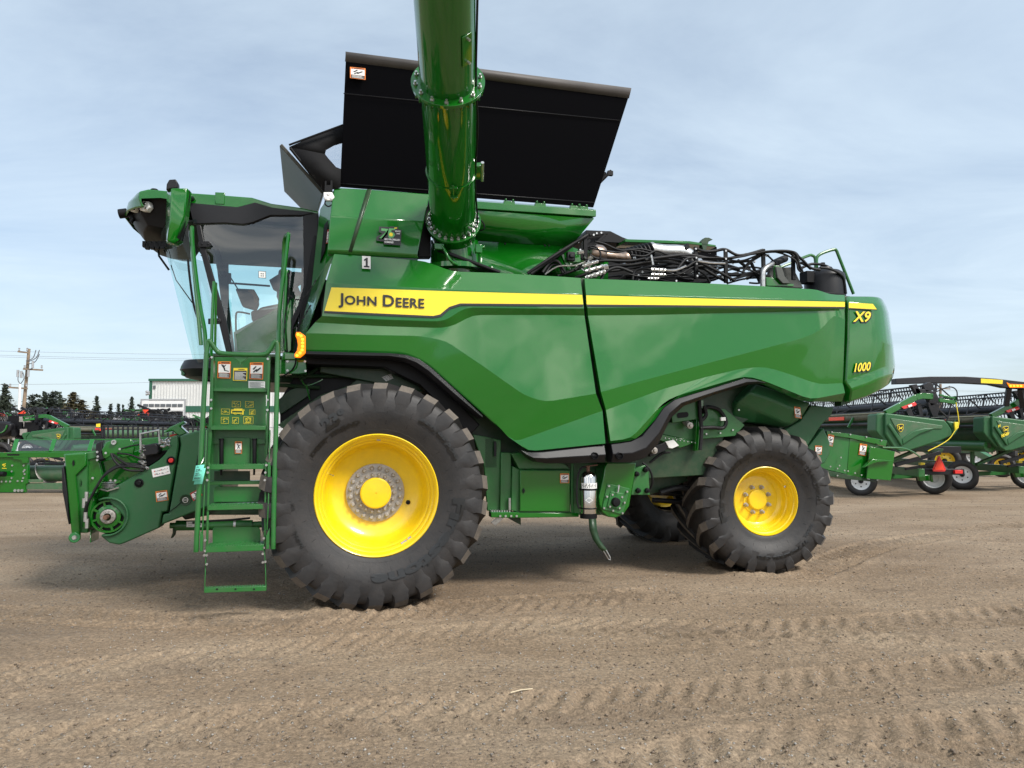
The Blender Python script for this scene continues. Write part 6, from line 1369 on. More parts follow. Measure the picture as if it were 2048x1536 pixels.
def draper_header(label):
    Y0 = 17.0; an = WY(1810, 866, Y0); an.z = 0
    t = thing('draper_header', label, 'harvest header', an, 0, 'draper headers parked on their trailers')
    def part(name, mb, m='green_plastic', bevel=.01, **k): return mb.build(name, t, (m,) if isinstance(m, str) else m, bevel, **k)
    mb = MB(); mb.prism(WP(Y0, (1771, 826), (1889, 840), (1897, 849), (1904, 860), (1904, 871), (1880, 882), (1817, 902), (1801, 904), (1788, 895), (1771, 868)), (0, .40, 0))
    mb.prism(WP(Y0 + .08, (1753, 829), (1760, 826), (1772, 826), (1772, 868), (1790, 896), (1780, 894), (1757, 869), (1752, 862)), (0, .45, 0)); dv = part('end_divider', mb, bevel=.03, bseg=3)
    mb = MB(); mb.prism(WP(Y0 - .02, (1781, 836), (1886, 851), (1884, 858), (1850, 858), (1826, 866), (1804, 882)), (0, .03, 0)); mb.build('divider_inset', dv, ('old_green',), .015)
    mb = MB(); mb.prism(WP(Y0 - .05, (1776, 850), (1780, 846), (1804, 878), (1806, 890), (1803, 892)), (0, .06, 0)); mb.prism(WP(Y0 - .05, (1804, 878), (1826, 862), (1850, 856), (1870, 857), (1840, 868), (1806, 890)), (0, .06, 0)); mb.build('divider_ridge', dv, ('green_plastic',), .02)
    mb = MB(); deer_logo(mb, WP(Y0 - .03, (1793, 849), (1807, 847), (1807, 864), (1795, 864))); mb.build('deer_badge', dv, ('decal_yellow', 'decal_black'))
    mb = MB(); mb.prism(WP(Y0 + .05, (1893, 842), (1905, 843), (1917, 845), (1919, 850), (1917, 858), (1911, 869), (1905, 872), (1905, 858)), (0, .3, 0)); part('divider_nose', mb, bevel=.03)
    mb = MB(); mb.prism(WP(Y0 - .01, (1909, 844), (1917, 844), (1918, 855), (1911, 862)), (0, .05, 0)); part('yellow_corner', mb, 'decal_yellow')
    mb = MB(); path = WP(Y0 + .2, (1771, 826), (1800, 811), (1830, 795), (1842, 792), (1862, 793))
    for a_, b_ in zip(path[:-1], path[1:]): mb.beam(a_, b_ + (b_ - a_).normalized() * .02, .12, .14)
    part('reel_arm', mb, 'green')
    mb = MB(); mb.beam(WY(1878, 790, Y0), WY(1911, 797, Y0), .06, .05); mb.beam(WY(1878, 800, Y0), WY(1911, 805, Y0), .06, .09); mb.beam(WY(1910, 792, Y0), WY(1911, 808, Y0), .06, .05); part('reel_stop', mb, 'green')
    mb = MB(); mb.prism(WP(Y0 + .1, (1803, 814), (1830, 804), (1834, 808), (1832, 811), (1808, 818)), (0, .04, 0)); rf = part('red_lockout', mb, 'red_lens', .004)
    mb = MB(); mb.prism(WP(Y0 + .08, (1816, 811), (1823, 808), (1825, 812), (1818, 815)), (0, .01, 0)); mb.build('lockout_label', rf, ('decal_white',))
    mb = MB()
    for pg in ([(1830, 776), (1852, 779), (1872, 784), (1876, 792), (1880, 805), (1862, 812), (1856, 798), (1832, 786)], [(1846, 770), (1858, 764), (1866, 768), (1870, 780), (1852, 784)], [(1856, 805), (1880, 808), (1876, 832), (1866, 834), (1858, 815)], [(1812, 822), (1820, 812), (1828, 832), (1840, 830), (1834, 808), (1842, 806), (1848, 834), (1820, 836)], [(1822, 770), (1834, 768), (1842, 784), (1836, 792)]):
        mb.prism(WP(Y0 + .25, *pg), (0, .12, 0))
    part('reel_bracket', mb, 'reel_black', .008)
    mb = MB(); mb.tube(WP(Y0 - .05, (1868, 786), (1885, 778), (1898, 774), (1908, 776), (1914, 784), (1914, 800)), .014, 6, sub=4); part('reel_hose', mb, 'hose', 0)
    mb = MB(); mb.tube(WP(Y0 - .1, (1912, 805), (1917, 835), (1917, 850), (1909, 863), (1898, 878), (1880, 890), (1856, 902)), .010, 6, sub=4); part('yellow_cable', mb, 'decal_yellow', 0)
    # reel
    c0 = WY(1866, 808, Y0 + .4); LL = 12.6; mb = MB(); mb.cyl(c0, c0 + Vector((0, LL, 0)), .11, 16); rt = part('reel_tube', mb, 'reel_black', 0)
    rr_ = .50; bt = MB(); tn = MB(); spd = MB()
    for k in range(6):
        a = k * math.pi / 3 + .3; d = Vector((math.cos(a), 0, math.sin(a))) * rr_
        bt.cyl(c0 + d, c0 + d + Vector((0, LL, 0)), .022, 8)
        for i in range(int(LL / .13)):
            p = c0 + d + Vector((0, .06 + i * .13, 0)); tn.beam(p, p + Vector((.03, 0, -.14)), .016, .022); tn.beam(p + Vector((.03, 0, -.14)), p + Vector((-.02, 0, -.25)), .012, .016)
        for j in range(7):
            y = .02 + j * LL / 6.1; a2 = a + math.pi / 3; d2 = Vector((math.cos(a2), 0, math.sin(a2))) * rr_
            spd.beam(c0 + Vector((0, y, 0)) + d * .2, c0 + Vector((0, y, 0)) + d, .03, .05, up=Vector((0, 1, 0))); spd.beam(c0 + Vector((0, y, 0)) + d, c0 + Vector((0, y, 0)) + d2, .02, .035, up=Vector((0, 1, 0)))
    bt.build('reel_bat', rt, ('reel_black',)); part('reel_fingers', tn, 'reel_black', 0); spd.build('reel_spider', rt, ('reel_black',))
    tag(bpy.data.objects[rt.name]); 
    # back sheet, beams, canvas deck
    Vy = Vector((0, 12.6, 0)); a0 = WY(1752, 829, Y0 + .2); a1 = WY(1752, 840, Y0 + .2); a2 = WY(1752, 897, Y0 + .2)
    mb = MB(); mb.add([a0, a0 + Vy, a1 + Vy, a1], [[0, 1, 2, 3]]); mb.add([a0, a0 + Vy, a0 + Vy + Vector((.5, 0, .05)), a0 + Vector((.5, 0, .05))], [[0, 1, 2, 3]]); part('top_beam', mb, 'brown_green', 0, solid=.03)
    mb = MB(); mb.add([a1 + Vector((.12, 0, 0)), a1 + Vy + Vector((.12, 0, 0)), a2 + Vy + Vector((.2, 0, 0)), a2 + Vector((.2, 0, 0))], [[0, 1, 2, 3]]); part('back_sheet', mb, 'green_dark', 0, solid=.03)
    mb = MB(); p = WY(1752, 848, Y0 + .2); mb.cyl(p, p + Vy, .045, 12); part('drive_tube', mb, 'black_trim', 0)
    mb = MB(); p = WY(1752, 893, Y0 + .3) + Vector((.2, 0, 0)); mb.cyl(p, p + Vy, .16, 16); part('lower_tube', mb, 'green_flat', 0, smooth=60)
    mb = MB(); p = WY(1752, 838, Y0 + .2) + Vector((-.02, 1.6, 0)); mb.box(p, p + Vector((-.01, .9, .09))); part('red_reflector', mb, 'red_orange', .003)
    mb = MB(); q0 = WY(1757, 896, Y0 + .45); mb.prism([q0, q0 + Vector((1.55, 0, -.12)), q0 + Vector((1.6, 0, -.02)), q0 + Vector((0, 0, .15))], Vy); part('deck', mb, 'green_dark')
    for j in range(4):
        mb = MB(); p = a1 + Vector((-.02, 1.1 + j * 2.6, -.02)); mb.beam(p + Vector((0, 0, .1)), p + Vector((-.14, 0, -.15)), .05, .05); part('back_hook', mb, 'green_flat', .004)
    # trailer
    mb = MB(); z = .62; xl, xr = (1800 - 1024) / FPX * 17, (1868 - 1024) / FPX * 18
    mb.beam((xl + .8, Y0 + .6, z), (xl + .8, Y0 + 13.5, z), .16, .2); mb.beam((8.7, 18.5, .45), (11.9, 19.6, .45), .12, .12); mb.beam((8.9, 27.5, .5), (11.2, 27.5, .5), .12, .12)
    for y in (1.6, 9.5): mb.beam((xl + .2, Y0 + y, z + .1), (xl + 1.3, Y0 + y, z + .55), .12, .08); mb.beam((xl + .1, Y0 + y, z), (xl + .1, Y0 + y, z + .6), .10, .08)
    part('trailer_frame', mb, 'green_flat', .01)
    mb = MB(); mb.beam(WY(1790, 930, Y0 + .3), WY(1880, 905, Y0 + .3), .08, .09); mb.box(WY(1868, 893, Y0 + .6), WY(1903, 905, Y0 + 1.0)); mb.beam(WY(1810, 938, Y0 + .5), WY(1850, 932, Y0 + .5), .06, .06); part('trailer_brace', mb, 'black_trim', .006)
    road_wheel(t, 'trailer_wheel', WY(1722, 962, 18.4), .37, .27, R(-32)); road_wheel(t, 'trailer_wheel', WY(1924, 949, 20.3), .40, .28, R(-28)); road_wheel(t, 'trailer_wheel', WY(1868, 956, 18.8), .41, .30, R(145))
    mb = MB(); mb.box(WY(1820, 938, 18.2), WY(1922, 949, 18.35)); lb = part('light_bar', mb, 'black_trim', .01)
    for x in (1826, 1913): mb = MB(); mb.box(WY(x - 3, 940, 18.12), WY(x + 9, 947, 18.2)); mb.build('tail_lamp', lb, ('red_lens',), .006)
    mb = MB(); mb.prism(WP(18.1, (1877, 912), (1880, 912), (1892, 939), (1890, 943), (1867, 943), (1865, 939)), (0, .02, 0)); mb.prism(WP(18.085, (1878.5, 915), (1889, 940), (1868, 940)), (0, .01, 0), 1); part('warning_triangle', mb, ('red_lens', 'red_orange'), .004)
    mb = MB(); mb.prism(WP(18.5, (1836, 950), (1860, 950), (1862, 962), (1840, 962)), (0, .1, 0)); mb.beam(WY(1862, 948, 18.4), WY(1864, 964, 18.4), .04, .06); part('wheel_bracket', mb, 'green')
    mb = MB(); mb.box(WY(1841, 925, 18.1), WY(1846, 930, 18.2)); part('yellow_clip', mb, 'decal_yellow')
    return t
h1 = draper_header('draper header right behind the combine, its badge above the orange-red warning triangle')
h2 = copy_tree(h1); h2.location = h1.location + Vector((3.9, 2.0, -.03)); h2['label'] = 'draper header cut off by the right edge, arched black bar with amber lamps above'
FR[h2.name] = (Matrix.Translation(h2.location)).inverted()
mb = MB(); Yb = 18.7
tp_ = [(1792, 757), (1860, 753), (1930, 753), (1990, 757), (2060, 765), (2130, 778)]; bo_ = [(1792, 768), (1860, 766), (1930, 766), (1985, 769), (2012, 775), (2050, 778), (2130, 792)]
mb.prism(WP(Yb, *(tp_ + bo_[::-1])), (0, .25, 0)); ab = mb.build('arched_bar', h2, ('reel_black',), .01)
mb = MB(); mb.prism(WP(Yb - .005, (1962, 757), (2006, 760), (2005, 768), (1962, 766)), (0, .01, 0)); mb.build('yellow_reflector', ab, ('decal_yellow',))
mb = MB(); mb.prism(WP(Yb - .02, (2014, 765), (2020, 768), (2048, 769), (2048, 775), (2020, 775)), (0, .03, 0)); am = mb.build('amber_lamp', ab, ('amber',), .004)
mb = MB()
for x in (2021, 2028, 2035, 2042): mb.lathe(WY(x, 772, Yb - .025), (0, -1, 0), [(.03, 0), (.02, .01), (0, .012)], 8)
mb.build('lamp_lens', am, ('amber_core',))
mb = MB(); mb.beam(WY(2018, 776, Yb + .1), WY(2012, 812, Yb + .3), .12, .1); mb.beam(WY(2040, 778, Yb + .1), WY(2046, 815, Yb + .3), .12, .1); mb.build('bar_bracket', h2, ('reel_black',), .01)
mb = MB(); q = WP(19 - .06, (2002, 869), (2018, 864), (2018, 869), (2003, 875)); text_on(mb, q, 'HD45F', 0, 0, 1, 0, 3, .05, 1.0, lift=.01)
q = WP(19 - .06, (1996, 850), (2010, 845), (2010, 849), (1996, 855)); text_on(mb, q, 'HarvestMax' if False else 'H', 0, 0, 1, 0, 3, .05, .3, lift=.01)
mb.build('header_lettering', h2, ('decal_yellow',))
# yellow-rimmed machine wheels far behind the headers
for px, py, Y, r, lb in ((1888, 905, 27, .55, 'yellow-rimmed implement wheel seen low between the two draper headers'), (2004, 950, 26, .42, 'small yellow-rimmed wheel seen below the right-hand draper header')):
    c = WY(px, py, Y); c.z = r; t = thing('implement_wheel', lb, 'implement wheel', (c.x, c.y, 0)); road_wheel(t, 'wheel', c, r, .35, R(-25), 'yellow')
    mb = MB(); mb.beam(c, c + Vector((.2, 1.8, .5)), .2, .25); mb.build('axle_arm', t, ('green_flat',), .01)
# ================================================================ LEFT SIDE
# white steel building
bl_o = WY(300, 866, 72); bl_o.z = 0; bg_ = thing('steel_building', 'white ribbed steel building with green trim and a big overhead door', 'building', bl_o)
zt = WY(300, 760, 72).z; xw0, xw1 = WY(299, 866, 72).x, WY(300, 866, 72).x + 26
mb = MB(); mb.box((xw0, 72, 0), (xw1, 100, zt))
for i in range(86): x = xw0 + .15 + i * .30; mb.box((x, 71.95, 0), (x + .07, 72, zt - .1))
mb.build('wall', bg_, ('wall_white',))
mb = MB(); mb.box((xw0 - .15, 71.9, 0), (xw0 + .12, 72.1, zt)); mb.box((xw0 - .2, 71.8, zt - .12), (xw1 + .2, 72.1, zt + .12)); mb.build('corner_trim', bg_, ('trim_green',))
zb0, zb1 = WY(300, 824, 72).z, WY(300, 812, 72).z; dx0, dx1, dz1 = WY(314, 0, 72).x, WY(395, 0, 72).x, WY(0, 801, 72).z
mb = MB(); mb.box((xw0, 71.9, zb0), (dx0, 71.96, zb1)); mb.box((dx1, 71.9, zb0), (xw1, 71.96, zb1)); mb.build('band_trim', bg_, ('trim_green',))
mb = MB(); mb.box((dx0 - .15, 71.86, 0), (dx0, 71.95, dz1 + .15)); mb.box((dx1, 71.86, 0), (dx1 + .15, 71.95, dz1 + .15)); mb.box((dx0, 71.86, dz1), (dx1, 71.95, dz1 + .15)); mb.build('door_surround', bg_, ('galv',))
mb = MB()
for i in range(5): mb.box((dx0, 71.88, i * dz1 / 5), (dx1, 71.94, (i + 1) * dz1 / 5 - .03))
dr = mb.build('overhead_door', bg_, ('white_paint',))
for i in range(7): x = dx0 + .15 + i * (dx1 - dx0 - .2) / 7; mb = MB(); mb.box((x, 71.84, WY(0, 814, 72).z), (x + (dx1 - dx0) / 7 - .12, 71.9, WY(0, 808, 72).z)); mb.build('door_window', dr, ('window_dark',))
mb = MB(); c = WY(306, 777, 71.9); mb.box(c, c + Vector((.25, .1, .3))); mb.build('wall_vent', bg_, ('window_dark',))
mb = MB(); c = WY(299, 785, 71.7); mb.cyl(c, c + Vector((-.35, 0, .12)), .12, 8); mb.cyl(c + Vector((0, 0, -.1)), c + Vector((-.35, 0, -.2)), .12, 8); mb.build('flood_lamp', bg_, ('galv',))
# trees
def spruce(kind, seed):
    """unit spruce of height 1"""
    rd = random.Random(seed); mb = MB(); dark = kind != 'olive'
    n = 46 if kind != 'pine' else 30
    for i in range(n):
        h = .10 + .88 * (i / n) ** .9 if kind != 'pine' else .25 + .72 * (i / n); w = (1 - h) * (.30 if kind == 'spruce' else .36) + .012
        if kind == 'pine': w = .05 + .16 * math.sin(min(1, (1 - h) * 1.6) * math.pi * .6) 
        nb = 9 if h < .8 else 5
        for k in range(nb):
            a = rd.uniform(0, 6.28); L_ = w * rd.uniform(.6, 1.25); tip = Vector((math.cos(a) * L_, math.sin(a) * L_, h - L_ * rd.uniform(.1, .5)))
            st0 = Vector((0, 0, h)); m = max(3, int(L_ * 60))
            for j in range(m):
                t = (j + rd.random()) / m; p = st0.lerp(tip, t) + Vector((rd.uniform(-1, 1), rd.uniform(-1, 1), rd.uniform(-1, .3))) * .014
                s = .018 + rd.random() * .022; d1 = Vector((rd.uniform(-1, 1), rd.uniform(-1, 1), rd.uniform(-.8, .3))).normalized() * s; d2 = Vector((rd.uniform(-1, 1), rd.uniform(-1, 1), rd.uniform(-1, 1))).normalized() * s * .6
                mb.poly([p - d1, p + d2, p + d1, p - d2 * .6])
    return mb
def tree_at(name, label, cat, px, top, Y, src, wscale=1):
    top -= 4; z = 1.6 + (866 - top) / FPX * Y; X_ = (px - 1024) / FPX * Y
    t = thing(name, label, cat, (X_, Y, 0), random.uniform(0, 6), 'trees behind the yard'); t.scale = (z * wscale, z * wscale, z)
    for me_, nm in src:
        o = bpy.data.objects.new(nm, me_); COL.objects.link(o); o.parent = t
def proto(kind, seed, m):
    mb = spruce(kind, seed); o = mb.build('crown', None, (m,)); me_ = o.data; bpy.data.objects.remove(o)
    mb = MB(); mb.tube([(0, 0, 0), (.003, 0, .4), (0, .002, .75), (0, 0, .97)], [.016, .012, .006, .002], 7); o = mb.build('trunk', None, ('bark',)); m2 = o.data; bpy.data.objects.remove(o)
    return [(me_, 'crown'), (m2, 'trunk')]
sp1, sp2, pn, ol, ol2 = proto('spruce', 1, 'needles_dark'), proto('spruce', 2, 'needles_dark'), proto('pine', 3, 'needles_dark'), proto('olive', 4, 'needles_olive'), proto('olive', 5, 'needles_olive')
TR = [(-34, 790, 80, sp2, 'dark spruce cut off by the left edge', 1), (9, 768, 78, sp1, 'tall grey-green spruce standing left of the utility pole', 1.1), (64, 787, 84, pn, 'open-crowned pine just right of the utility pole', 1.4), (88, 784, 86, sp2, 'narrow dark spruce behind the folded black machinery', 1), (104, 781, 84, pn, 'bushy dark pine between two spruces', 1.7), (120, 790, 86, sp1, 'dark spruce leaning against the brown spruce', 1),
      (146, 785, 76, ol, 'widest brownish spruce in the middle of the row', 1.6), (163, 800, 77, ol2, 'short brownish spruce beside the widest one', 1.6), (193, 793, 82, sp1, 'pointed spruce rising out of the low olive bush', .9), (221, 809, 88, sp2, 'small dark spruce right of the olive bush', .95), (237, 809, 89, sp1, 'small spruce paired with a thinner one', .9), (246, 811, 90, sp2, 'thin small spruce, right one of a pair', .7), (263, 795, 86, sp1, 'tall dark spruce nearest the white building but one', .9), (283, 804, 87, sp2, 'dark spruce just left of the white building', .85)]
for px, top, Y, src, lb, ws in TR: tree_at('pine_tree' if src is pn else 'spruce_tree', lb, 'tree', px, top, Y, src, ws)
for px, top, Y, ws, lb in ((188, 826, 74, 2.6, 'broad olive bush right of the brownish spruces'), (208, 830, 75, 2.4, 'low olive bush below the small dark spruces'), (160, 834, 74, 2.6, 'low olive bush at the foot of the widest brownish spruce'), (242, 836, 76, 2.6, 'low olive bush left of the white building'), (118, 836, 78, 2.4, 'low brownish bush below the two bushy pines')):
    tree_at('olive_bush', lb, 'bush', px, top, Y, ol if ws > 2.5 else ol2, ws)
# bare tree
def bare(seed):
    rd = random.Random(seed); mb = MB()
    def br(p, d, L_, r, k):
        q = p + d * L_; mb.tube([p, p.lerp(q, .5) + Vector((rd.uniform(-1, 1), rd.uniform(-1, 1), 0)) * L_ * .06, q], [r, r * .8, r * .6], 4, caps=False)
        if k:
            for _ in range(3): br(p.lerp(q, rd.uniform(.5, 1)), (d + Vector((rd.uniform(-.7, .7), rd.uniform(-.7, .7), rd.uniform(-.1, .5)))).normalized(), L_ * rd.uniform(.55, .8), r * .55, k - 1)
    br(Vector((0, 0, 0)), Vector((0, 0, 1)), .36, .012, 5); return mb
o = bare(3).build('limbs', None, ('twig',)); mt_ = o.data; bpy.data.objects.remove(o)
tree_at('bare_tree', 'leafless pale tree behind the white pole', 'tree', 30, 772, 80, [(mt_, 'limbs')], 1.2)
# far wood closing the horizon
mb = MB(); rd = random.Random(8)
for i in range(9000):
    x = rd.uniform(-260, 330); h = 2.2 + 2.2 * noise.noise(Vector((x * .05, 0, 0))) + 1.3 * noise.noise(Vector((x * .4, 3, 0))); p = Vector((x, 240 + rd.uniform(-3, 3), rd.uniform(0, max(1, h + 1.6)))); s = rd.uniform(.5, 1.1)
    mb.poly([p + Vector((-s, 0, 0)), p + Vector((0, 0, -s * .7)), p + Vector((s, 0, .1)), p + Vector((0, 0, s * .8))])
fwd = mb.build('far_wood', None, ('needles_olive',)); tag(fwd, 'low distant wood along the horizon behind the yard', 'wood', kind='stuff')
# utility poles and wires
def pole(px, top, Y, r, label, arms, group=None):
    X_ = (px - 1024) / FPX * Y; z = 1.6 + (866 - top) / FPX * Y; t = thing('utility_pole', label, 'utility pole', (X_, Y, 0), 0, group)
    mb = MB(); mb.cyl((X_ - .1, Y, 0), (X_ + .32 * (z / 10), Y, z), r, 12, r2=r * .7); mb.build('pole_shaft', t, ('pole_wood',))
    for f, w0, w1 in arms:
        xx = X_ - .1 + .42 * f * (z / 10); zz_ = z * f; mb = MB(); mb.beam((xx + w0, Y - .2, zz_), (xx + w1, Y - .2, zz_ - .1), .12, .14); mb.build('cross_arm', t, ('pole_wood',))
        for w_ in (w0 + .1, w1 - .1): mb = MB(); mb.lathe((xx + w_, Y - .2, zz_ + .05), (0, 0, 1), [(.05, 0), (.08, .1), (.05, .15), (.08, .25), (0, .3)], 8); mb.build('insulator', t, ('galv',))
    return t, X_, z
up, ux_, uz_ = pole(46, 697, 62, .165, 'tall brown wooden utility pole rising above the trees at left', ((.97, -.8, .1), (.80, -.2, 1.5), (.62, -1.3, .3)))
mb = MB()
for a, b, c_ in (((52, 722), (66, 716), (72, 700)), ((54, 724), (72, 716), (79, 700)), ((56, 728), (70, 724), (79, 708)), ((38, 742), (36, 760), (41, 768)), ((46, 745), (48, 757), (41, 768)), ((55, 740), (66, 735), (66, 724))):
    mb.tube([WY(*a, 61.7), WY(*b, 61.7), WY(*c_, 61.7)], .035, 5, sub=4)
each(mb, 'jumper_wire', up, ('wire_grey',))
mb = MB()
for p_ in ((66, 722), (36, 740), (43, 742), (57, 740)): c = WY(*p_, 61.7); mb.cyl(c, c + Vector((0, 0, -.6)), .10, 8)
each(mb, 'bushing', up, ('galv',))
wp = thing('white_pole', 'thin white metal pole standing beside the wooden utility pole', 'pole', (WY(38, 0, 60).x, 60, 0)); mb = MB(); mb.cyl((WY(37, 866, 60).x, 60, 0), WY(40, 768, 60), .13, 10, r2=.09); mb.build('pole_shaft', wp, ('white_paint',))
pole(1879, 768, 95, .22, 'distant wooden utility pole seen above the right-hand headers', ((.93, -1.2, 1.2),))
def wire(label, a, b, sag):
    t = thing('power_line', label, 'power line', (a.x, a.y, a.z), 0, 'power lines over the yard'); mb = MB()
    mb.tube([a.lerp(b, i / 16) + Vector((0, 0, -sag * 4 * (i / 16) * (1 - i / 16))) for i in range(17)], .014, 4); mb.build('cable', t, ('wire_grey',))
wire('topmost power line crossing the sky at left', WY(-400, 688, 62), WY(760, 706, 90), .5); wire('middle power line crossing the sky at left', WY(-400, 694, 62), WY(760, 714, 90), .6)
wire('power line just below the middle one at left', WY(-400, 697, 62), WY(760, 718, 90), .6); wire('lowest power line, just above the tree tops', WY(-200, 770, 62), WY(640, 752, 90), .3)
wire('power line above the right-hand headers', WY(1500, 766, 95), WY(2500, 776, 95), .8)
# near auger platform at the left edge
nh_o = WY(60, 985, 19.1); nh_o.z = 0; Yn = 19.0
nh = thing('auger_header', 'worn green auger header with clear plastic shields at the left edge', 'harvest header', nh_o)
def np_(name, pts, Y, d, m='old_green', bevel=.008, parent=None): mb = MB(); mb.prism(WP(Y, *pts), (0, d, 0)); return mb.build(name, parent or nh, (m,), bevel)
bm_ = np_('top_beam', [(-60, 905), (340, 904), (340, 914), (200, 915), (-60, 915)], Yn, .25, 'green')
np_('beam_slot', [(15, 908), (38, 908), (39, 910), (38, 911), (15, 911), (14, 909)], Yn - .005, .01, 'black', 0, bm_)
ep = np_('back_plate', [(-60, 915), (55, 915), (55, 966), (50, 970), (50, 985), (0, 985), (-60, 985)], Yn + .05, .1, 'green')
np_('corner_gusset', [(26, 915), (56, 915), (55, 926), (45, 926), (42, 920), (27, 918)], Yn, .06, 'green', .004, ep)
mb = MB()
for x, y in ((25, 931), (48, 931), (50, 940), (24, 943), (48, 943), (50, 948), (24, 956), (47, 956), (4, 963), (13, 963), (21, 963), (36, 962), (45, 962)): mb.bolt(WY(x, y, Yn + .05), (0, -1, 0), .025, .02)
for x in (31, 38, 45): mb.bolt(WY(x, 981, Yn + .05), (0, -1, 0), .04, .03)
each(mb, 'bolt', ep, ('steel',))
mb = MB(); rd = random.Random(6); q = WP(Yn + .04, (4, 925), (13, 924), (13, 936), (4, 936))
for i in range(9): u, v = rd.random() * .7, rd.random() * .8; mb.poly([bil(q, *p) for p in rect(u, v, u + .3, v + .1)])
mb.poly([bil(q, *p) for p in rect(0, -.1, 1, 0)]); mb.build('yellow_marking', ep, ('decal_yellow',))
mb = MB(); a, b = WY(58, 947, Yn + .5), WY(345, 947, Yn + .5); mb.cyl(a, b, .215, 28); mb.build('auger_drum', nh, ('old_green',), smooth=60)
mb = MB(); L_ = (b - a).length; pts = []; st = 90
for i in range(st): t = i / st; an_ = t * 2 * math.pi * 5; pts.append((a.lerp(b, t), an_))
inn = [p + Vector((0, math.cos(an_), math.sin(an_))) * .21 for p, an_ in pts]; ou = [p + Vector((0, math.cos(an_), math.sin(an_))) * .29 for p, an_ in pts]; mb.strip(inn, ou); mb.build('auger_flight', nh, ('steel_dull',), solid=.008)
np_('bottom_rail', [(50, 967), (345, 966), (345, 979), (50, 979)], Yn + .1, .2); np_('skid_plate', [(55, 959), (82, 959), (82, 965), (55, 965)], Yn + .08, .1)
np_('reel_bar', [(57, 926), (345, 924), (345, 929), (57, 930)], Yn + 1.2, .05, 'reel_black')
mb = MB()
for i in range(24): p = WY(60 + i * 11.5, 914, Yn + 1.2); mb.tube([p, p + Vector((.12, 0, -.16))], .008, 4)
mb.build('reel_fingers', nh, ('reel_black',))
np_('shield_bottom_frame', [(22, 902), (345, 901), (345, 904), (22, 905)], Yn + .1, .08, 'green'); np_('shield_top_frame', [(34, 879), (345, 877), (345, 880), (34, 881)], Yn + .5, .05, 'green')
for i, x in enumerate((25, 100, 176, 252, 328)):
    mb = MB(); mb.beam(WY(x + 2, 903, Yn + .1), WY(x + 9, 879, Yn + .5), .10, .04); mb.build('shield_post', nh, ('green',), .006)
    if i < 4: mb = MB(); mb.poly([WY(x + 5, 902, Yn + .12), WY(x + 75, 902, Yn + .12), WY(x + 83, 880, Yn + .5), WY(x + 12, 880, Yn + .5)]); mb.build('clear_shield', nh, ('polycarb',))
mb = MB(); mb.cyl(WY(-30, 948, Yn - .05), WY(10, 948, Yn - .1), .07, 12); mb.build('drive_stub', nh, ('black',))
# green header pointing left, farther back: mirrored copy of the draper header's near end
h3 = copy_tree(h1); h3.scale = (-1, 1, 1); h3.location = (WY(112, 866, 27).x, 27, -.25); h3['label'] = 'green header with a pointed left-facing snout behind the clear shields'
for ch in list(h3.children):
    if ch.name.split('.')[0] in ('yellow_cable', 'warning_triangle', 'light_bar', 'yellow_corner'):
        for gc in list(ch.children): bpy.data.objects.remove(gc)
        bpy.data.objects.remove(ch)
# reel header behind: black grid over a green drum
rh_o = WY(270, 866, 27); rh_o.z = 0; rh = thing('reel_header', 'black barred reel over a green drum, seen beyond the feeder house', 'harvest header', rh_o)
def rp_(name, pts, Y, d, m, bevel=.006): mb = MB(); mb.prism(WP(Y, *pts), (0, d, 0)); return mb.build(name, rh, (m,), bevel)
for y in (852, 858, 874): rp_('reel_bar', [(202, y), (400, y + 1), (400, y + 2.5), (202, y + 2)], 27, .05, 'reel_black')
mb = MB()
for i in range(20): mb.beam(WY(206 + i * 10, 852, 27), WY(206 + i * 10, 875, 27), .06, .05)
mb.build('reel_uprights', rh, ('reel_black',)); mb = MB(); mb.cyl(WY(212, 868, 28), WY(400, 868, 28), .16, 16); mb.build('drum', rh, ('old_green',), smooth=60)
rp_('yellow_reflector', [(192, 848), (200, 847), (200, 854), (192, 854)], 26.9, .03, 'decal_yellow'); rp_('red_reflector', [(190, 856), (198, 856), (197, 860), (190, 860)], 26.9, .03, 'red_lens'); rp_('end_post', [(201, 850), (208, 850), (208, 878), (202, 878)], 27, .1, 'reel_black')
mb = MB()
for x in (215, 385): mb.beam(WY(x, 875, 28), Vector((WY(x, 875, 28).x, 28, 0)), .12, .12)
mb.build('stand', rh, ('old_green',))
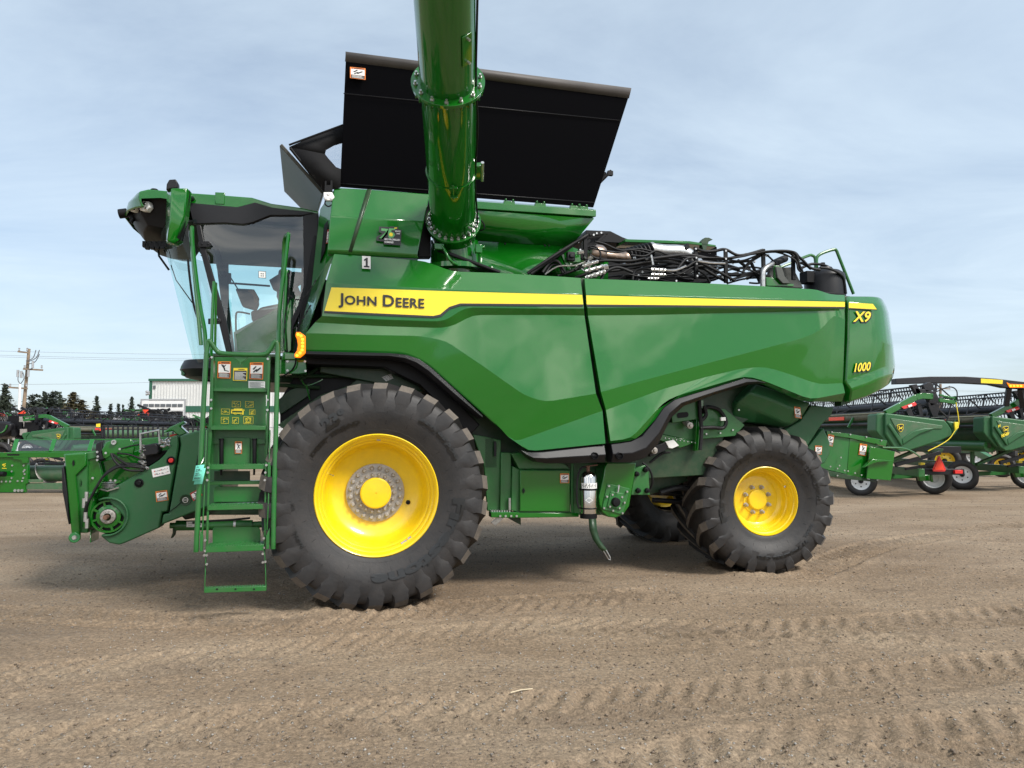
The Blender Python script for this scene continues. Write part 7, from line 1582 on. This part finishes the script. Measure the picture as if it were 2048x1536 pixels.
# folded dark machinery
def jumble(name, label, cat, x0, x1, ytop, ybot, Y, seed, cols, n=70, tubes=20):
    rd = random.Random(seed); c = WY((x0 + x1) / 2, 866, Y); c.z = 0; t = thing(name, label, cat, c, 0, 'machinery parked at the back of the yard')
    k = Y / FPX
    zb, ztp = 1.6 + (866 - ybot) * k, 1.6 + (866 - ytop) * k; X0, X1 = (x0 - 1024) * k, (x1 - 1024) * k
    env = lambda u: .55 + .45 * math.sin(math.pi * min(1, max(0, u)) * .9 + .3)
    for ci, (m, share, nm) in enumerate(cols):
        mb = MB()
        for i in range(int(n * share)):
            u = rd.random(); h = env(u); x = X0 + (X1 - X0) * u; z = zb + (ztp - zb) * rd.random() * h; y = Y + rd.uniform(-.8, .8); L_ = rd.uniform(.3, 1.6); a = rd.choice((0, 0, 1.57, .5, 2.6, -.4))
            d = Vector((math.cos(a), rd.uniform(-.3, .3), math.sin(a))) * L_ * .5
            if rd.random() < .75: mb.beam((x - d.x, y - d.y, max(.1, z - d.z)), (x + d.x, y + d.y, min(ztp, z + d.z)), rd.uniform(.05, .16), rd.uniform(.05, .2))
            else: mb.box((x, y, z), (x + rd.uniform(.15, .7), y + .4, min(ztp, z + rd.uniform(.1, .4))))
        if ci == 0:
            for i in range(tubes):
                u = rd.random(); x = X0 + (X1 - X0) * u; z = zb + (ztp - zb) * rd.random() * .8; p = Vector((x, Y - .8, z)); mb.tube([p, p + Vector((.3, 0, .3)), p + Vector((.7, 0, .2)), p + Vector((.9, 0, -.3))], .03, 5, sub=3)
        mb.build(nm, t, (m,))
    for i in range(2): road_wheel(t, 'wheel', Vector((X0 + (X1 - X0) * (.25 + .5 * i), Y - .5, .55)), .55, .4, R(rd.uniform(-30, 30)), rd.choice(('yellow', 'white_paint')))
    return t
jumble('seeding_implement', 'tall tangle of black hoses and frames parked in front of the building', 'seeding implement', 245, 352, 818, 862, 44, 1, (('hose', 1, 'frame'), ('galv', .35, 'coupling'), ('green_flat', .3, 'row_unit'), ('red_orange', .08, 'red_reflector')), 110, 40)
jumble('seeding_implement', 'lower black implement tapering off right of the hose tangle', 'seeding implement', 335, 470, 836, 868, 42, 2, (('hose', 1, 'frame'), ('green_flat', .7, 'row_unit'), ('red_orange', .12, 'red_reflector')), 70)
jumble('folded_implement', 'folded dark grey implement left of the brownish spruce', 'implement', 48, 138, 816, 850, 48, 3, (('black_trim', 1, 'frame'), ('green_flat', .3, 'green_panel'), ('galv', .2, 'bracket')), 90)
jumble('folded_implement', 'dark implement with a green top at the far left edge', 'implement', -50, 40, 822, 862, 40, 4, (('black_trim', 1, 'frame'), ('green_flat', .35, 'green_panel'), ('red_orange', .15, 'red_panel')), 80)
jumble('folded_implement', 'green and black implement standing behind the barred reel', 'implement', 205, 300, 840, 866, 38, 5, (('green_flat', 1, 'green_frame'), ('black_trim', .6, 'frame'), ('red_orange', .15, 'red_reflector')), 60)
jumble('folded_implement', 'green and yellow implement between the two draper headers', 'implement', 1885, 2060, 868, 905, 34, 6, (('green_dark', 1, 'green_frame'), ('black_trim', .6, 'frame'), ('decal_yellow', .1, 'yellow_panel')), 70)
# black front mounted unit at the far left
bu_o = WY(10, 866, 27); bu_o.z = 0; bu = thing('black_tractor_front', 'glossy black machine nose with a green stripe at the left edge', 'tractor', bu_o)
mb = MB(); mb.prism(WP(27, (-40, 842), (10, 843), (22, 848), (20, 862), (8, 872), (-10, 876), (-40, 878)), (0, 1.4, 0)); mb.build('hood', bu, ('black_trim',), .08, bseg=4)
mb = MB(); mb.tube(WP(26.97, (14, 850), (10, 860), (0, 866), (-30, 870)), .03, 6, sub=4); mb.build('green_stripe', bu, ('green',))
rd = random.Random(12); mb = MB(); mb2 = MB()
for i in range(60):
    c = WY(rd.uniform(15, 60), rd.uniform(846, 885), 27 + rd.random()); (mb if i % 4 else mb2).box(c, c + Vector((rd.uniform(.1, .4), .2, rd.uniform(.08, .3))))
mb.build('chassis', bu, ('black',)); mb2.build('fittings', bu, ('steel_dull',))
for px in (6, 34): road_wheel(bu, 'wheel', Vector((WY(px, 0, 27.5).x, 27.5, .55)), .55, .4, R(60), 'white_paint')
# chain link fence
fc_o = WY(300, 866, 52); fc_o.z = 0; fc = thing('chain_link_fence', 'grey chain link fence running behind the parked machinery', 'fence', fc_o)
xa, xb_ = WY(60, 0, 52).x, WY(640, 0, 52).x; mb = MB()
for i in range(int((xb_ - xa) / 3) + 1): x = xa + i * 3; mb = MB(); mb.cyl((x, 52, 0), (x, 52, 2.05), .04, 8); mb.build('post', fc, ('galv',))
mb = MB(); mb.cyl((xa, 52, 2.0), (xb_, 52, 2.0), .03, 6); mb.cyl((xa, 52, .1), (xb_, 52, .1), .02, 6); mb.build('rail', fc, ('galv',))
mb = MB(); x = xa
while x < xb_ - 2: mb.beam((x, 52, .1), (x + 1.9, 52, 2), .006, .006); mb.beam((x + 1.9, 52, .1), (x, 52, 2), .006, .006); x += .16
mb.build('mesh', fc, ('galv',))
